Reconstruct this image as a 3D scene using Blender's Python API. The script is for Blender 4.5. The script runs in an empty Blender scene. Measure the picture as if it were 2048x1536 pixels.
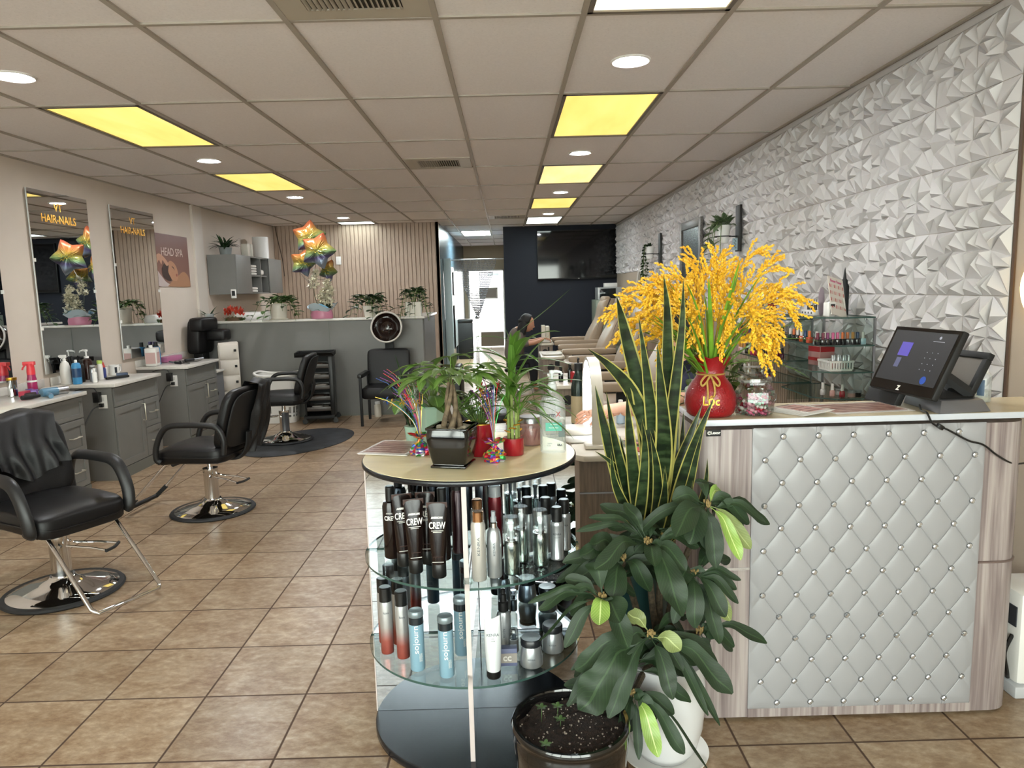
import bpy, math, random
from math import sin, cos, pi, radians as R_, sqrt, atan2, floor
from mathutils import Vector as V, Matrix, Euler
COL = bpy.context.scene.collection
RND = random.Random(11)
U = RND.uniform

WORLD = 7.0; EXPO = 1.22; TROFF = .48; DOWN = 170.
# ---------- materials ----------
def lin(h):
    if isinstance(h, str):
        h = h.lstrip('#'); c = [int(h[i:i+2], 16)/255 for i in (0, 2, 4)]
        return tuple(x/12.92 if x <= .04045 else ((x+.055)/1.055)**2.4 for x in c) + (1,)
    return tuple(h)[:3] + (1,)
MATS = {}
def newmat(name):
    m = bpy.data.materials.new(name); m.use_nodes = True
    return m, m.node_tree, m.node_tree.nodes['Principled BSDF']
def nd(nt, t, **k):
    n = nt.nodes.new(t)
    for a, b in k.items():
        if a in n.inputs.keys() if isinstance(a, str) else False: n.inputs[a].default_value = b
        else: setattr(n, a, b)
    return n
def mat(name, col='#888888', rough=.5, metal=0., noise=0., nscale=20., bump=0., bscale=200., emit=0., coat=0., spec=.5, sss=0., trans=0., alpha=1., stretch=(1, 1, 1), col2=None):
    if name in MATS: return MATS[name]
    m, nt, b = newmat(name); L = nt.links
    c = lin(col)
    b.inputs['Base Color'].default_value = c
    b.inputs['Roughness'].default_value = rough; b.inputs['Metallic'].default_value = metal
    b.inputs['Specular IOR Level'].default_value = spec
    b.inputs['Coat Weight'].default_value = coat; b.inputs['Coat Roughness'].default_value = .08
    if trans: b.inputs['Transmission Weight'].default_value = trans
    if alpha < 1: b.inputs['Alpha'].default_value = alpha
    if emit:
        b.inputs['Emission Color'].default_value = c; b.inputs['Emission Strength'].default_value = emit
    if noise or bump:
        tc = nt.nodes.new('ShaderNodeTexCoord'); mp = nt.nodes.new('ShaderNodeMapping')
        mp.inputs['Scale'].default_value = stretch
        L.new(tc.outputs['Object'], mp.inputs['Vector'])
    if noise:
        n = nt.nodes.new('ShaderNodeTexNoise'); n.inputs['Scale'].default_value = nscale; n.inputs['Detail'].default_value = 5
        L.new(mp.outputs[0], n.inputs['Vector'])
        mx = nt.nodes.new('ShaderNodeMix'); mx.data_type = 'RGBA'
        c2 = lin(col2) if col2 else tuple(x*(1-noise) for x in c[:3])+(1,)
        mx.inputs['A'].default_value = tuple(min(1, x*(1+noise*.5)) for x in c[:3])+(1,) if not col2 else c
        mx.inputs['B'].default_value = c2
        rp = nt.nodes.new('ShaderNodeMapRange'); rp.inputs['From Min'].default_value = .35; rp.inputs['From Max'].default_value = .65
        L.new(n.outputs['Fac'], rp.inputs['Value']); L.new(rp.outputs[0], mx.inputs['Factor'])
        L.new(mx.outputs['Result'], b.inputs['Base Color'])
    if bump:
        n = nt.nodes.new('ShaderNodeTexNoise'); n.inputs['Scale'].default_value = bscale; n.inputs['Detail'].default_value = 3
        L.new(mp.outputs[0], n.inputs['Vector'])
        bp = nt.nodes.new('ShaderNodeBump'); bp.inputs['Strength'].default_value = bump; bp.inputs['Distance'].default_value = .004
        L.new(n.outputs['Fac'], bp.inputs['Height']); L.new(bp.outputs[0], b.inputs['Normal'])
    MATS[name] = m
    return m
def glassy(name, tint='#eef6f4', rough=.03, refl=1.0, base=.04, op=0., opcol='#ffffff'):
    """thin clear sheet or shell: see-through with a Fresnel reflection and a faint body"""
    if name in MATS: return MATS[name]
    m, nt, b = newmat(name); L = nt.links; nt.nodes.remove(b)
    out = nt.nodes['Material Output']
    t = nt.nodes.new('ShaderNodeBsdfTransparent'); t.inputs[0].default_value = lin(tint)
    g = nt.nodes.new('ShaderNodeBsdfGlossy'); g.inputs['Roughness'].default_value = rough
    lw = nt.nodes.new('ShaderNodeLayerWeight'); lw.inputs['Blend'].default_value = .35
    mr = nt.nodes.new('ShaderNodeMapRange'); mr.inputs['To Min'].default_value = base; mr.inputs['To Max'].default_value = .75*refl
    L.new(lw.outputs['Fresnel'], mr.inputs['Value'])
    mx = nt.nodes.new('ShaderNodeMixShader'); L.new(mr.outputs[0], mx.inputs[0]); L.new(t.outputs[0], mx.inputs[1]); L.new(g.outputs[0], mx.inputs[2])
    last = mx
    if op:
        d = nt.nodes.new('ShaderNodeBsdfDiffuse'); d.inputs[0].default_value = lin(opcol)
        m2 = nt.nodes.new('ShaderNodeMixShader'); m2.inputs[0].default_value = op
        L.new(mx.outputs[0], m2.inputs[1]); L.new(d.outputs[0], m2.inputs[2]); last = m2
    L.new(last.outputs[0], out.inputs['Surface'])
    MATS[name] = m
    return m
def ramp(nt, stops):
    r = nt.nodes.new('ShaderNodeValToRGB'); e = r.color_ramp.elements
    while len(e) < len(stops): e.new(.5)
    for i, (p, c) in enumerate(stops): e[i].position = p; e[i].color = lin(c)
    return r

# ---------- mesh builder ----------
class MB:
    def __init__(s): s.v = []; s.f = []; s.mi = []; s.uv = []
    def add(s, vs, fs, M=None, mi=0, uv=None):
        b = len(s.v)
        s.v += [tuple(M @ V(v)) if M is not None else tuple(v) for v in vs]
        for k, f in enumerate(fs):
            s.f.append(tuple(b+i for i in f)); s.mi.append(mi)
            s.uv.append([uv[i] for i in f] if uv else None)
        return s
    def box(s, x0, y0, z0, x1, y1, z1, M=None, mi=0):
        return s.add([(x0,y0,z0),(x1,y0,z0),(x1,y1,z0),(x0,y1,z0),(x0,y0,z1),(x1,y0,z1),(x1,y1,z1),(x0,y1,z1)],
                     [(0,3,2,1),(4,5,6,7),(0,1,5,4),(1,2,6,5),(2,3,7,6),(3,0,4,7)], M, mi)
    def bx(s, cx, cy, cz, sx, sy, sz, rz=0, rx=0, ry=0, mi=0):
        return s.box(-sx/2, -sy/2, -sz/2, sx/2, sy/2, sz/2, Matrix.Translation((cx,cy,cz)) @ Euler((rx,ry,rz)).to_matrix().to_4x4(), mi)
    def lathe(s, prof, n=24, c=(0,0,0), M=None, sx=1, sy=1, mi=0, cap=True, rot=0):
        vs = []; fs = []
        for r, z in prof:
            for i in range(n):
                a = 2*pi*i/n+rot; vs.append((c[0]+r*cos(a)*sx, c[1]+r*sin(a)*sy, c[2]+z))
        for j in range(len(prof)-1):
            for i in range(n):
                k = (i+1) % n; fs.append((j*n+i, j*n+k, (j+1)*n+k, (j+1)*n+i))
        if cap:
            if prof[0][0] > 1e-5: fs.append(tuple(range(n-1, -1, -1)))
            if prof[-1][0] > 1e-5: fs.append(tuple((len(prof)-1)*n+i for i in range(n)))
        return s.add(vs, fs, M, mi)
    def cyl(s, c, r, h, n=20, M=None, mi=0, r2=None):
        return s.lathe([(r, 0), (r if r2 is None else r2, h)], n, c, M, mi=mi)
    def tube(s, pts, r, n=8, closed=False, mi=0, M=None, flat=1., cap=True):
        P = [V(p) for p in pts]; m = len(P)
        if not isinstance(r, (list, tuple)): r = [r]*m
        T = []
        for i in range(m):
            a = P[(i-1) % m] if closed or i > 0 else P[i]; b = P[(i+1) % m] if closed or i < m-1 else P[i]
            t = (b-a); T.append(t.normalized() if t.length > 1e-9 else V((0,0,1)))
        u = T[0].orthogonal().normalized()
        if abs(T[0].z) < .95: u = (V((0,0,1))-T[0]*T[0].z).normalized()
        vs = []
        for i in range(m):
            u = (u-T[i]*u.dot(T[i])); u = u.normalized() if u.length > 1e-6 else T[i].orthogonal().normalized()
            w = T[i].cross(u)
            for k in range(n):
                a = 2*pi*k/n; vs.append(P[i]+(u*cos(a)+w*sin(a)*flat)*r[i])
        fs = []
        for i in range(m if closed else m-1):
            j = (i+1) % m
            for k in range(n):
                l = (k+1) % n; fs.append((i*n+k, i*n+l, j*n+l, j*n+k))
        if not closed and cap: fs += [tuple(range(n-1, -1, -1)), tuple((m-1)*n+k for k in range(n))]
        return s.add(vs, fs, M, mi)
    def prism(s, poly, z0, z1, M=None, mi=0):
        n = len(poly); vs = [(x,y,z0) for x,y in poly]+[(x,y,z1) for x,y in poly]
        fs = [tuple(range(n-1,-1,-1)), tuple(range(n,2*n))]+[(i,(i+1)%n,n+(i+1)%n,n+i) for i in range(n)]
        return s.add(vs, fs, M, mi)
    def grid(s, fn, nu, nv, M=None, mi=0, wrap=False, uv=True):
        vs = []; uvs = []
        for j in range(nv+1):
            for i in range(nu if wrap else nu+1):
                vs.append(fn(i/nu, j/nv)); uvs.append((i/nu, j/nv))
        w = nu if wrap else nu+1
        fs = []
        for j in range(nv):
            for i in range(nu):
                k = (i+1) % w; fs.append((j*w+i, j*w+k, (j+1)*w+k, (j+1)*w+i))
        return s.add(vs, fs, M, mi, uvs if uv else None)
    def sq(s, c, r, e=.35, nu=28, nv=14, M=None, mi=0, fn=None):
        """rounded box / cushion / ellipsoid (e=1)"""
        g = lambda a, e: (1 if a >= 0 else -1)*abs(a)**e
        def F(u, v):
            a = 2*pi*u; b = -pi/2+pi*v
            p = (r[0]*g(cos(b), e)*g(cos(a), e), r[1]*g(cos(b), e)*g(sin(a), e), r[2]*g(sin(b), e))
            if fn: p = fn(*p)
            return (c[0]+p[0], c[1]+p[1], c[2]+p[2])
        return s.grid(F, nu, nv, M, mi, wrap=True, uv=False)
    def leaf(s, base, d, L, W, droop=.5, fold=.25, n=8, shape=0, up=(0,0,1), wave=0., twist=0., mi=0, pet=0.):
        """strip leaf: starts at base along d, bends towards -z by droop radians; u across, v along"""
        p = V(base); d = V(d).normalized(); up = V(up)
        side = d.cross(up); side = side.normalized() if side.length > 1e-3 else d.orthogonal().normalized()
        if twist: side = Matrix.Rotation(twist, 3, d) @ side
        vs = []; uvs = []; st = L/n; ph = U(0, 6)
        for i in range(n+1):
            t = i/n
            if shape == 0: w = W*sin(pi*min(1, t**.8*.97+.03))**.8          # lance
            elif shape == 1: w = W*(sin(pi*min(1, t**1.5*.96+.03))**.75)      # obovate, broad beyond the middle
            elif shape == 2: w = W*(1-t)**.55*(.75+.5*t) if t < .999 else 0     # sword
            else: w = W*sqrt(max(0, sin(pi*min(1, t*.98+.015))))                # oval
            if t < pet: w = W*.06
            nrm = side.cross(d).normalized(); wv = wave*W*sin(9*t+ph)
            vs += [p-side*w/2+nrm*(fold*w/2+wv), p-side*w/4+nrm*(fold*w/8+wv*.4), p, p+side*w/4+nrm*(fold*w/8-wv*.4), p+side*w/2+nrm*(fold*w/2-wv)]
            uvs += [(0, t), (.25, t), (.5, t), (.75, t), (1, t)]
            p = p+d*st
            ax = d.cross(V((0,0,-1)))
            if ax.length > 1e-3: d = Matrix.Rotation(droop/n, 3, ax.normalized()) @ d
        fs = [(i*5+k, i*5+k+1, i*5+k+6, i*5+k+5) for i in range(n) for k in range(4)]
        s.add(vs, fs, None, mi, uvs)
        return p
    def warp(s, fn): s.v = [tuple(fn(*v)) for v in s.v]; return s
    def mesh(s, name, mats, smooth=40, bevel=0, bseg=2):
        me = bpy.data.meshes.new(name); me.from_pydata(s.v, [], s.f)
        for m in (mats if isinstance(mats, (list, tuple)) else [mats]): me.materials.append(m)
        if any(s.mi): me.polygons.foreach_set('material_index', s.mi)
        if any(u is not None for u in s.uv):
            lay = me.uv_layers.new(name='UVMap'); d = []
            for f, u in zip(s.f, s.uv):
                for k in range(len(f)): d += (u[k] if u else (.5, .5))
            lay.data.foreach_set('uv', d)
        if bevel:
            import bmesh
            bm = bmesh.new(); bm.from_mesh(me)
            bmesh.ops.remove_doubles(bm, verts=bm.verts, dist=1e-6)
            es = [e for e in bm.edges if len(e.link_faces) == 2 and e.calc_face_angle(0) > .6]
            bmesh.ops.bevel(bm, geom=es, offset=bevel, segments=bseg, affect='EDGES', profile=.5, clamp_overlap=True)
            bm.to_mesh(me); bm.free()
        if smooth:
            me.shade_smooth()
            if smooth < 180: me.set_sharp_from_angle(angle=R_(smooth))
        return me

# ---------- objects ----------
def setp(o, label=None, cat=None, group=None, kind=None):
    if label: o['label'] = label
    if cat: o['category'] = cat
    if group: o['group'] = group
    if kind: o['kind'] = kind
    return o
def thing(name, label, cat, loc=(0,0,0), rz=0, group=None):
    o = bpy.data.objects.new(name, None); o.empty_display_size = .1; COL.objects.link(o)
    o.location = loc; o.rotation_euler = (0,0,rz)
    return setp(o, label, cat, group)
def part(parent, name, mb, m, label=None, smooth=40, bevel=0, loc=None, kind=None, bseg=2):
    me = mb if isinstance(mb, bpy.types.Mesh) else mb.mesh(name, m, smooth, bevel, bseg)
    o = bpy.data.objects.new(name, me); COL.objects.link(o); o.parent = parent
    if loc: o.location = loc
    return setp(o, label, kind=kind)
def solo(name, mb, m, label, cat, loc=(0,0,0), rz=0, group=None, smooth=40, bevel=0, kind=None, bseg=2):
    me = mb if isinstance(mb, bpy.types.Mesh) else mb.mesh(name, m, smooth, bevel, bseg)
    o = bpy.data.objects.new(name, me); COL.objects.link(o); o.location = loc; o.rotation_euler = (0,0,rz)
    return setp(o, label, cat, group, kind)
def struct(name, mb, m, parent=None, smooth=40, bevel=0):
    me = mb.mesh(name, m, smooth, bevel); o = bpy.data.objects.new(name, me); COL.objects.link(o); o.parent = parent
    if not parent: o['kind'] = 'structure'
    return o
def dup(root, loc, rz=0, label=None, group=None):
    kids = {}
    for o in bpy.data.objects:
        if o.parent: kids.setdefault(o.parent.name, []).append(o)
    def cp(o, par):
        c = o.copy(); COL.objects.link(c)
        if par: c.parent = par
        for ch in kids.get(o.name, []): cp(ch, c)
        return c
    r = cp(root, None); r.location = loc; r.rotation_euler = (0,0,rz)
    return setp(r, label, None, group)
def text_mesh(body, size, m, name, M, ext=.0006, align='CENTER', sx=1., shear=0., bold=0.):
    cu = bpy.data.curves.new(name, 'FONT'); cu.body = body; cu.size = size; cu.align_x = align; cu.align_y = 'CENTER'
    cu.extrude = ext; cu.shear = shear; cu.offset = bold; cu.resolution_u = 3
    t = bpy.data.objects.new('t', cu); COL.objects.link(t)
    dg = bpy.context.evaluated_depsgraph_get(); dg.update()
    me = bpy.data.meshes.new_from_object(t.evaluated_get(dg)); me.name = name
    bpy.data.objects.remove(t); bpy.data.curves.remove(cu)
    me.transform(M @ Matrix.Diagonal((sx, 1, 1, 1)))
    me.materials.clear(); me.materials.append(m)
    return me
def frame_mat(o, x, z):
    """matrix whose X axis is x and whose Z (facing) axis is z, origin at o"""
    x = V(x).normalized(); z = V(z).normalized(); y = z.cross(x)
    return Matrix(((x.x,y.x,z.x,o[0]),(x.y,y.y,z.y,o[1]),(x.z,y.z,z.z,o[2]),(0,0,0,1)))
def cylwrap(me, r, zc=None):
    """bend a mesh that lies in the local XZ plane (front towards -y) round a vertical cylinder of radius r"""
    for v in me.vertices:
        a = v.co.x/r; rr = r-v.co.y*0+.0006-v.co.y
        v.co = V((rr*sin(a), -rr*cos(a), v.co.z))
    return me
def catmull(pts, k=6):
    P = [V(p) for p in pts]; P = [P[0]*2-P[1]]+P+[P[-1]*2-P[-2]]; o = []
    for i in range(1, len(P)-2):
        for j in range(k):
            t = j/k; a, b, c, d = P[i-1:i+3]
            o.append(.5*((2*b)+(c-a)*t+(2*a-5*b+4*c-d)*t*t+(3*b-a-3*c+d)*t**3))
    o.append(P[-2]); return o

# shared materials
WHITE = mat('white_plastic', '#e9e7e2', .35)
BLACK = mat('black_plastic', '#121212', .35)
MATTE = mat('matte_black', '#0d0d0e', .6)
CHROME = mat('chrome', '#dcdcdc', .06, 1.)
STEEL = mat('brushed_steel', '#a9aaac', .3, 1.)
GOLD = mat('gold_leaf', '#d9a441', .3, 1.)
LEATHER = mat('black_vinyl', '#0f0e0f', .42, spec=.35, bump=.15, bscale=350)
CLEAR = glassy('clear_plastic')
SOIL = mat('potting_soil', '#2a1a12', .95, noise=.6, nscale=60, bump=.9, bscale=120)
STEM = mat('green_stem', '#5f7a38', .6, noise=.3, nscale=30)
WOODSTEM = mat('brown_stem', '#6a5a45', .8, noise=.4, nscale=60)
# ---------- camera ----------
H = 1.625; CZ = 2.80; XL = -4.04; XR = 2.163; YB = 12.8; YN = 14.13
sc = bpy.context.scene
cd = bpy.data.cameras.new('camera'); cam = bpy.data.objects.new('camera', cd); COL.objects.link(cam); sc.camera = cam
cd.sensor_width = 36; cd.lens = 1435.7/2048*36; cd.clip_start = .02; cd.clip_end = 300
def cam_rows(pitch, yaw, roll):
    A = Matrix(((cos(yaw), -sin(yaw), 0), (sin(yaw), cos(yaw), 0), (0, 0, 1)))
    B = Matrix(((1,0,0),(0,cos(pitch),-sin(pitch)),(0,sin(pitch),cos(pitch))))
    Cc = Matrix(((1,0,0),(0,0,-1),(0,1,0)))
    D = Matrix(((cos(roll),-sin(roll),0),(sin(roll),cos(roll),0),(0,0,1)))
    return D @ Cc @ B @ A
Rm = cam_rows(.1329, .0047, -.0261)
cam.matrix_world = Matrix(((Rm[0][0], -Rm[1][0], -Rm[2][0], 0), (Rm[0][1], -Rm[1][1], -Rm[2][1], 0), (Rm[0][2], -Rm[1][2], -Rm[2][2], H), (0,0,0,1)))

# ---------- setting: materials ----------
def floor_material():
    m, nt, b = newmat('floor_tile'); L = nt.links
    tc = nt.nodes.new('ShaderNodeTexCoord'); sp = nt.nodes.new('ShaderNodeSeparateXYZ'); L.new(tc.outputs['Object'], sp.inputs[0])
    T = .41033; ox = -2.0935; oy = 2.3413; g = .0035
    def math_(op, a, b_=None):
        n = nt.nodes.new('ShaderNodeMath'); n.operation = op
        for i, q in enumerate((a, b_)):
            if q is None: continue
            if isinstance(q, (int, float)): n.inputs[i].default_value = q
            else: L.new(q, n.inputs[i])
        return n.outputs[0]
    cells = []; dist = []
    for ax, o in ((0, ox), (1, oy)):
        t = math_('DIVIDE', math_('SUBTRACT', sp.outputs[ax], o), T)
        cells.append(math_('FLOOR', t)); fr = math_('FRACT', t)
        dist.append(math_('MINIMUM', fr, math_('SUBTRACT', 1., fr)))
    d = math_('MINIMUM', dist[0], dist[1])
    grout = nt.nodes.new('ShaderNodeMapRange'); grout.inputs['From Min'].default_value = g/T*.8; grout.inputs['From Max'].default_value = g/T*1.6
    L.new(d, grout.inputs['Value'])
    cb = nt.nodes.new('ShaderNodeCombineXYZ'); L.new(cells[0], cb.inputs[0]); L.new(cells[1], cb.inputs[1])
    wn = nt.nodes.new('ShaderNodeTexWhiteNoise'); wn.noise_dimensions = '2D'; L.new(cb.outputs[0], wn.inputs['Vector'])
    va = nt.nodes.new('ShaderNodeVectorMath'); va.operation = 'SCALE'; va.inputs['Scale'].default_value = 7.; L.new(wn.outputs['Color'], va.inputs[0])
    vb = nt.nodes.new('ShaderNodeVectorMath'); vb.operation = 'ADD'; L.new(tc.outputs['Object'], vb.inputs[0]); L.new(va.outputs[0], vb.inputs[1])
    mp = nt.nodes.new('ShaderNodeMapping'); mp.inputs['Scale'].default_value = (1, 1.7, 1); mp.inputs['Rotation'].default_value = (0, 0, .5); L.new(vb.outputs[0], mp.inputs[0])
    n1 = nt.nodes.new('ShaderNodeTexNoise'); n1.inputs['Scale'].default_value = 4.5; n1.inputs['Detail'].default_value = 9; n1.inputs['Roughness'].default_value = .68; n1.inputs['Distortion'].default_value = .5; L.new(mp.outputs[0], n1.inputs[0])
    r1 = ramp(nt, [(.3, '#7a5e44'), (.43, '#907659'), (.55, '#a48e73'), (.68, '#b6a48b')]); L.new(n1.outputs['Fac'], r1.inputs[0])
    n2 = nt.nodes.new('ShaderNodeTexNoise'); n2.inputs['Scale'].default_value = 22; n2.inputs['Detail'].default_value = 8; n2.inputs['Roughness'].default_value = .7; L.new(mp.outputs[0], n2.inputs[0])
    r2 = ramp(nt, [(.40, '#6a4f38'), (.52, '#9a8268'), (.66, '#c4b39b')]); L.new(n2.outputs['Fac'], r2.inputs[0])
    mx = nt.nodes.new('ShaderNodeMix'); mx.data_type = 'RGBA'; mx.inputs['Factor'].default_value = .38
    L.new(r1.outputs[0], mx.inputs['A']); L.new(r2.outputs[0], mx.inputs['B'])
    hv = nt.nodes.new('ShaderNodeHueSaturation'); L.new(mx.outputs['Result'], hv.inputs['Color'])
    vr = nt.nodes.new('ShaderNodeMapRange'); vr.inputs['To Min'].default_value = .9; vr.inputs['To Max'].default_value = 1.08; L.new(wn.outputs['Value'], vr.inputs[0]); L.new(vr.outputs[0], hv.inputs['Value'])
    m2 = nt.nodes.new('ShaderNodeMix'); m2.data_type = 'RGBA'; m2.inputs['A'].default_value = lin('#4a3628'); L.new(grout.outputs[0], m2.inputs['Factor']); L.new(hv.outputs[0], m2.inputs['B'])
    L.new(m2.outputs['Result'], b.inputs['Base Color'])
    rr = nt.nodes.new('ShaderNodeMapRange'); rr.inputs['To Min'].default_value = .8; rr.inputs['To Max'].default_value = .33; L.new(grout.outputs[0], rr.inputs[0]); L.new(rr.outputs[0], b.inputs['Roughness'])
    bp = nt.nodes.new('ShaderNodeBump'); bp.inputs['Strength'].default_value = .25; bp.inputs['Distance'].default_value = .0012
    ad = math_('ADD', grout.outputs[0], math_('MULTIPLY', n2.outputs['Fac'], .25)); L.new(ad, bp.inputs['Height']); L.new(bp.outputs[0], b.inputs['Normal'])
    return m
def speckle_material():
    m, nt, b = newmat('ceiling_tile'); L = nt.links
    tc = nt.nodes.new('ShaderNodeTexCoord')
    v = nt.nodes.new('ShaderNodeTexVoronoi'); v.inputs['Scale'].default_value = 75; L.new(tc.outputs['Object'], v.inputs['Vector'])
    n = nt.nodes.new('ShaderNodeTexNoise'); n.inputs['Scale'].default_value = 160; L.new(tc.outputs['Object'], n.inputs['Vector'])
    r = ramp(nt, [(.03, '#a59c98'), (.10, '#e8e1de'), (1., '#eee7e4')]); L.new(v.outputs['Distance'], r.inputs[0])
    L.new(r.outputs[0], b.inputs['Base Color']); b.inputs['Roughness'].default_value = .9
    bp = nt.nodes.new('ShaderNodeBump'); bp.inputs['Strength'].default_value = .25; bp.inputs['Distance'].default_value = .002; L.new(n.outputs['Fac'], bp.inputs['Height']); L.new(bp.outputs[0], b.inputs['Normal'])
    return m
WALLP = mat('cream_wall_paint', '#d6c9bb', .7, noise=.04, nscale=2, bump=.06, bscale=60)
BEIGE = mat('beige_wall_paint', '#b9a88f', .75, noise=.05, nscale=2)
NAVY = mat('navy_wall_paint', '#161b27', .75, noise=.06, nscale=2)
PANELW = mat('white_relief_panel', '#cfcccb', .42)
GREYP = mat('grey_cabinet_paint', '#757470', .45, noise=.03, nscale=8)
SLATW = mat('tan_slat_wood', '#b6a18e', .5, noise=.12, nscale=14, stretch=(6, 6, .5))
SLATD = mat('slat_backing', '#8a7462', .8)
QUARTZ = mat('white_quartz', '#d9d5cd', .18, noise=.05, nscale=30)

# floor, ceiling
struct('floor', MB().box(XL-.1, -1.75, -.06, XR+.1, 20.4, 0), floor_material())
struct('ceiling', MB().box(XL-.1, -1.75, CZ, XR+.1, 20.4, CZ+.06), speckle_material())
GX, GY, GW, GD = -1.5607, 3.298, .6431, 1.2863
TB = mat('ceiling_rail', '#a79d90', .55)
g = MB()
for c in range(-4, 7):
    x = GX+c*GW
    if XL < x < XR: g.box(x-.013, -1.7, CZ-.010, x+.013, 20.2, CZ+.001)
for r in range(-4, 14):
    y = GY+r*GD
    if -1.7 < y < 20.2: g.box(XL, y-.012, CZ-.009, XR, y+.012, CZ+.001)
g.box(XL, -1.7, CZ-.012, XL+.022, YB, CZ+.001); g.box(XR-.03, -1.7, CZ-.012, XR-.012, YN, CZ+.001)
struct('trim_1', g, TB, smooth=0)
# left wall and its pilaster
struct('wall_left', MB().box(XL-.1, -1.75, 0, XL, YB+.1, CZ), WALLP)
struct('trim_2', MB().box(XL-.01, 9.47, 0, XL+.03, 9.53, CZ).box(XL-.01, 9.53, 0, XL+.018, 9.78, CZ), mat('white_trim_paint', '#d8cfc4', .5))
struct('baseboard_left', MB().box(XL, -1.7, 0, XL+.012, 9.4, .09), mat('baseboard_vinyl', '#5d5347', .6))
# back wall of vertical slats
g = MB().box(XL, YB, 0, -1.16, YB+.1, CZ)
x = XL+.01
k = 0
while x < -1.2:
    g.box(x, YB-.011, 0, x+.059, YB+.001, CZ, mi=1); x += .0705
g.box(-1.215, YB-.011, 0, -1.158, YB+.1, CZ, mi=1)
struct('wall_back', g, [SLATD, SLATW], smooth=0)
# passage on the left of the navy wall
SIDE = mat('slate_blue_gloss', '#3d4c57', .22, noise=.05, nscale=2)
struct('wall_passage', MB().box(-1.26, YB+.1, 0, -1.16, 20.2, CZ), SIDE)
struct('window_1', MB().box(-1.16, 14.6, .35, -1.145, 17.2, 1.28).box(-1.16, 14.6, 1.5, -1.145, 17.2, 2.0), mat('pale_panel', '#dfe6ea', .3))
struct('wall_far', MB().box(-1.26, 20.2, 0, -1.02, 20.3, CZ).box(-.085, 20.2, 0, XR, 20.3, CZ).box(-1.02, 20.2, 2.11, -.085, 20.3, CZ), BEIGE)
struct('trim_3', MB().box(-1.06, 20.14, 0, -1.02, 20.2, 2.15).box(-.085, 20.14, 0, -.045, 20.2, 2.15).box(-1.06, 20.14, 2.11, -.045, 20.2, 2.15), mat('door_trim', '#d9d4cb', .5))
DW, nt, b = newmat('translucent_white_door'); nt.nodes.remove(b)  # plain white door; translucency added so daylight from behind brightens it
_d = nt.nodes.new('ShaderNodeBsdfDiffuse'); _t = nt.nodes.new('ShaderNodeBsdfTranslucent'); _m = nt.nodes.new('ShaderNodeMixShader'); _m.inputs[0].default_value = .22
_d.inputs[0].default_value = lin('#e8e8ea'); _t.inputs[0].default_value = lin('#dfe2ea')
nt.links.new(_d.outputs[0], _m.inputs[1]); nt.links.new(_t.outputs[0], _m.inputs[2]); nt.links.new(_m.outputs[0], nt.nodes['Material Output'].inputs['Surface'])
d = struct('door_1', MB().add([(-.74,20.18,.02),(-.09,20.18,.02),(-.09,20.18,2.10),(-.74,20.18,2.10)], [(0,1,2,3)]), DW)
part(d, 'window_pane', MB().box(-.72, 20.145, 1.38, -.27, 20.162, 1.62), mat('brown_pane', '#7c6656', .3))
part(d, 'window_frame', MB().box(-.75, 20.14, 1.35, -.24, 20.165, 1.38).box(-.75, 20.14, 1.62, -.24, 20.165, 1.65).box(-.75, 20.14, 1.35, -.72, 20.165, 1.65).box(-.27, 20.14, 1.35, -.24, 20.165, 1.65), mat('cream_frame', '#cfc6b4', .4))
part(d, 'door_closer', MB().box(-.5, 20.1, 1.98, -.2, 20.16, 2.04).tube([(-.35,20.13,2.05),(-.5,20.05,2.07),(-.7,20.1,2.07)], .008), STEEL)
part(d, 'kick_plate', MB().box(-.74, 20.15, .02, -.09, 20.163, .42), mat('brown_plate', '#7a6a5a', .5))
# navy wall and the right wall
struct('wall_navy', MB().box(-.03, YN, 0, XR+.05, 20.2, CZ), NAVY, smooth=0)
struct('wall_right', MB().box(XR, -1.75, 0, XR+.1, YN+.1, CZ), mat('tan_wall_paint', '#b7a896', .7, noise=.04, nscale=2))
# white relief panels: 30 cm squares of leaning facets
prr = random.Random(5)
def panel_tris():
    n = 3; P = {}
    for i in range(n+1):
        for j in range(n+1):
            e = i in (0, n) or j in (0, n)
            P[i, j] = (i/n+(0 if i in (0, n) else prr.uniform(-.11, .11)), j/n+(0 if j in (0, n) else prr.uniform(-.11, .11)))
    T = []
    for i in range(n):
        for j in range(n):
            a, b, c, d = P[i,j], P[i+1,j], P[i+1,j+1], P[i,j+1]
            T += [(a,b,c),(a,c,d)] if prr.random() < .5 else [(a,b,d),(b,c,d)]
    out = []
    for t in T:
        w = [prr.random()**1.6+.08 for _ in range(3)]; s_ = sum(w)
        ap = (sum(w[k]*t[k][0] for k in range(3))/s_, sum(w[k]*t[k][1] for k in range(3))/s_, prr.uniform(.022, .046))
        out.append((t, ap))
    return out
PT = [panel_tris() for _ in range(2)]
g = MB(); S = .305
for ci in range(37):
    y0 = 3.09+ci*S
    for ri in range(6):
        z1 = 2.755-ri*S; z0 = z1-S
        if y0 >= YN-S*.5: continue
        if y0 > 5.45 and ri > 4: continue
        if y0 > 10.9 and ri > 2: continue
        rot = (ci % 2)+2*(ri % 2)
        def tf(p):
            u, v = p[0], p[1]
            if rot in (1, 3): u = 1-u
            if rot in (2, 3): v = 1-v
            return (XR-.004-(p[2] if len(p) > 2 else 0), min(y0+.001+u*(S-.002), YN), z0+.001+v*(S-.002))
        for t, ap in PT[(ci//2+ri//2) % 2]:
            vs = [tf(p) for p in t]+[tf(ap)]
            fl = [(0,1,3),(1,2,3),(2,0,3)]
            if rot in (0, 3): fl = [f[::-1] for f in fl]
            g.add(vs, fl)
g.box(XR-.006, 3.09, 2.755, XR, YN, CZ-.012)
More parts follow.
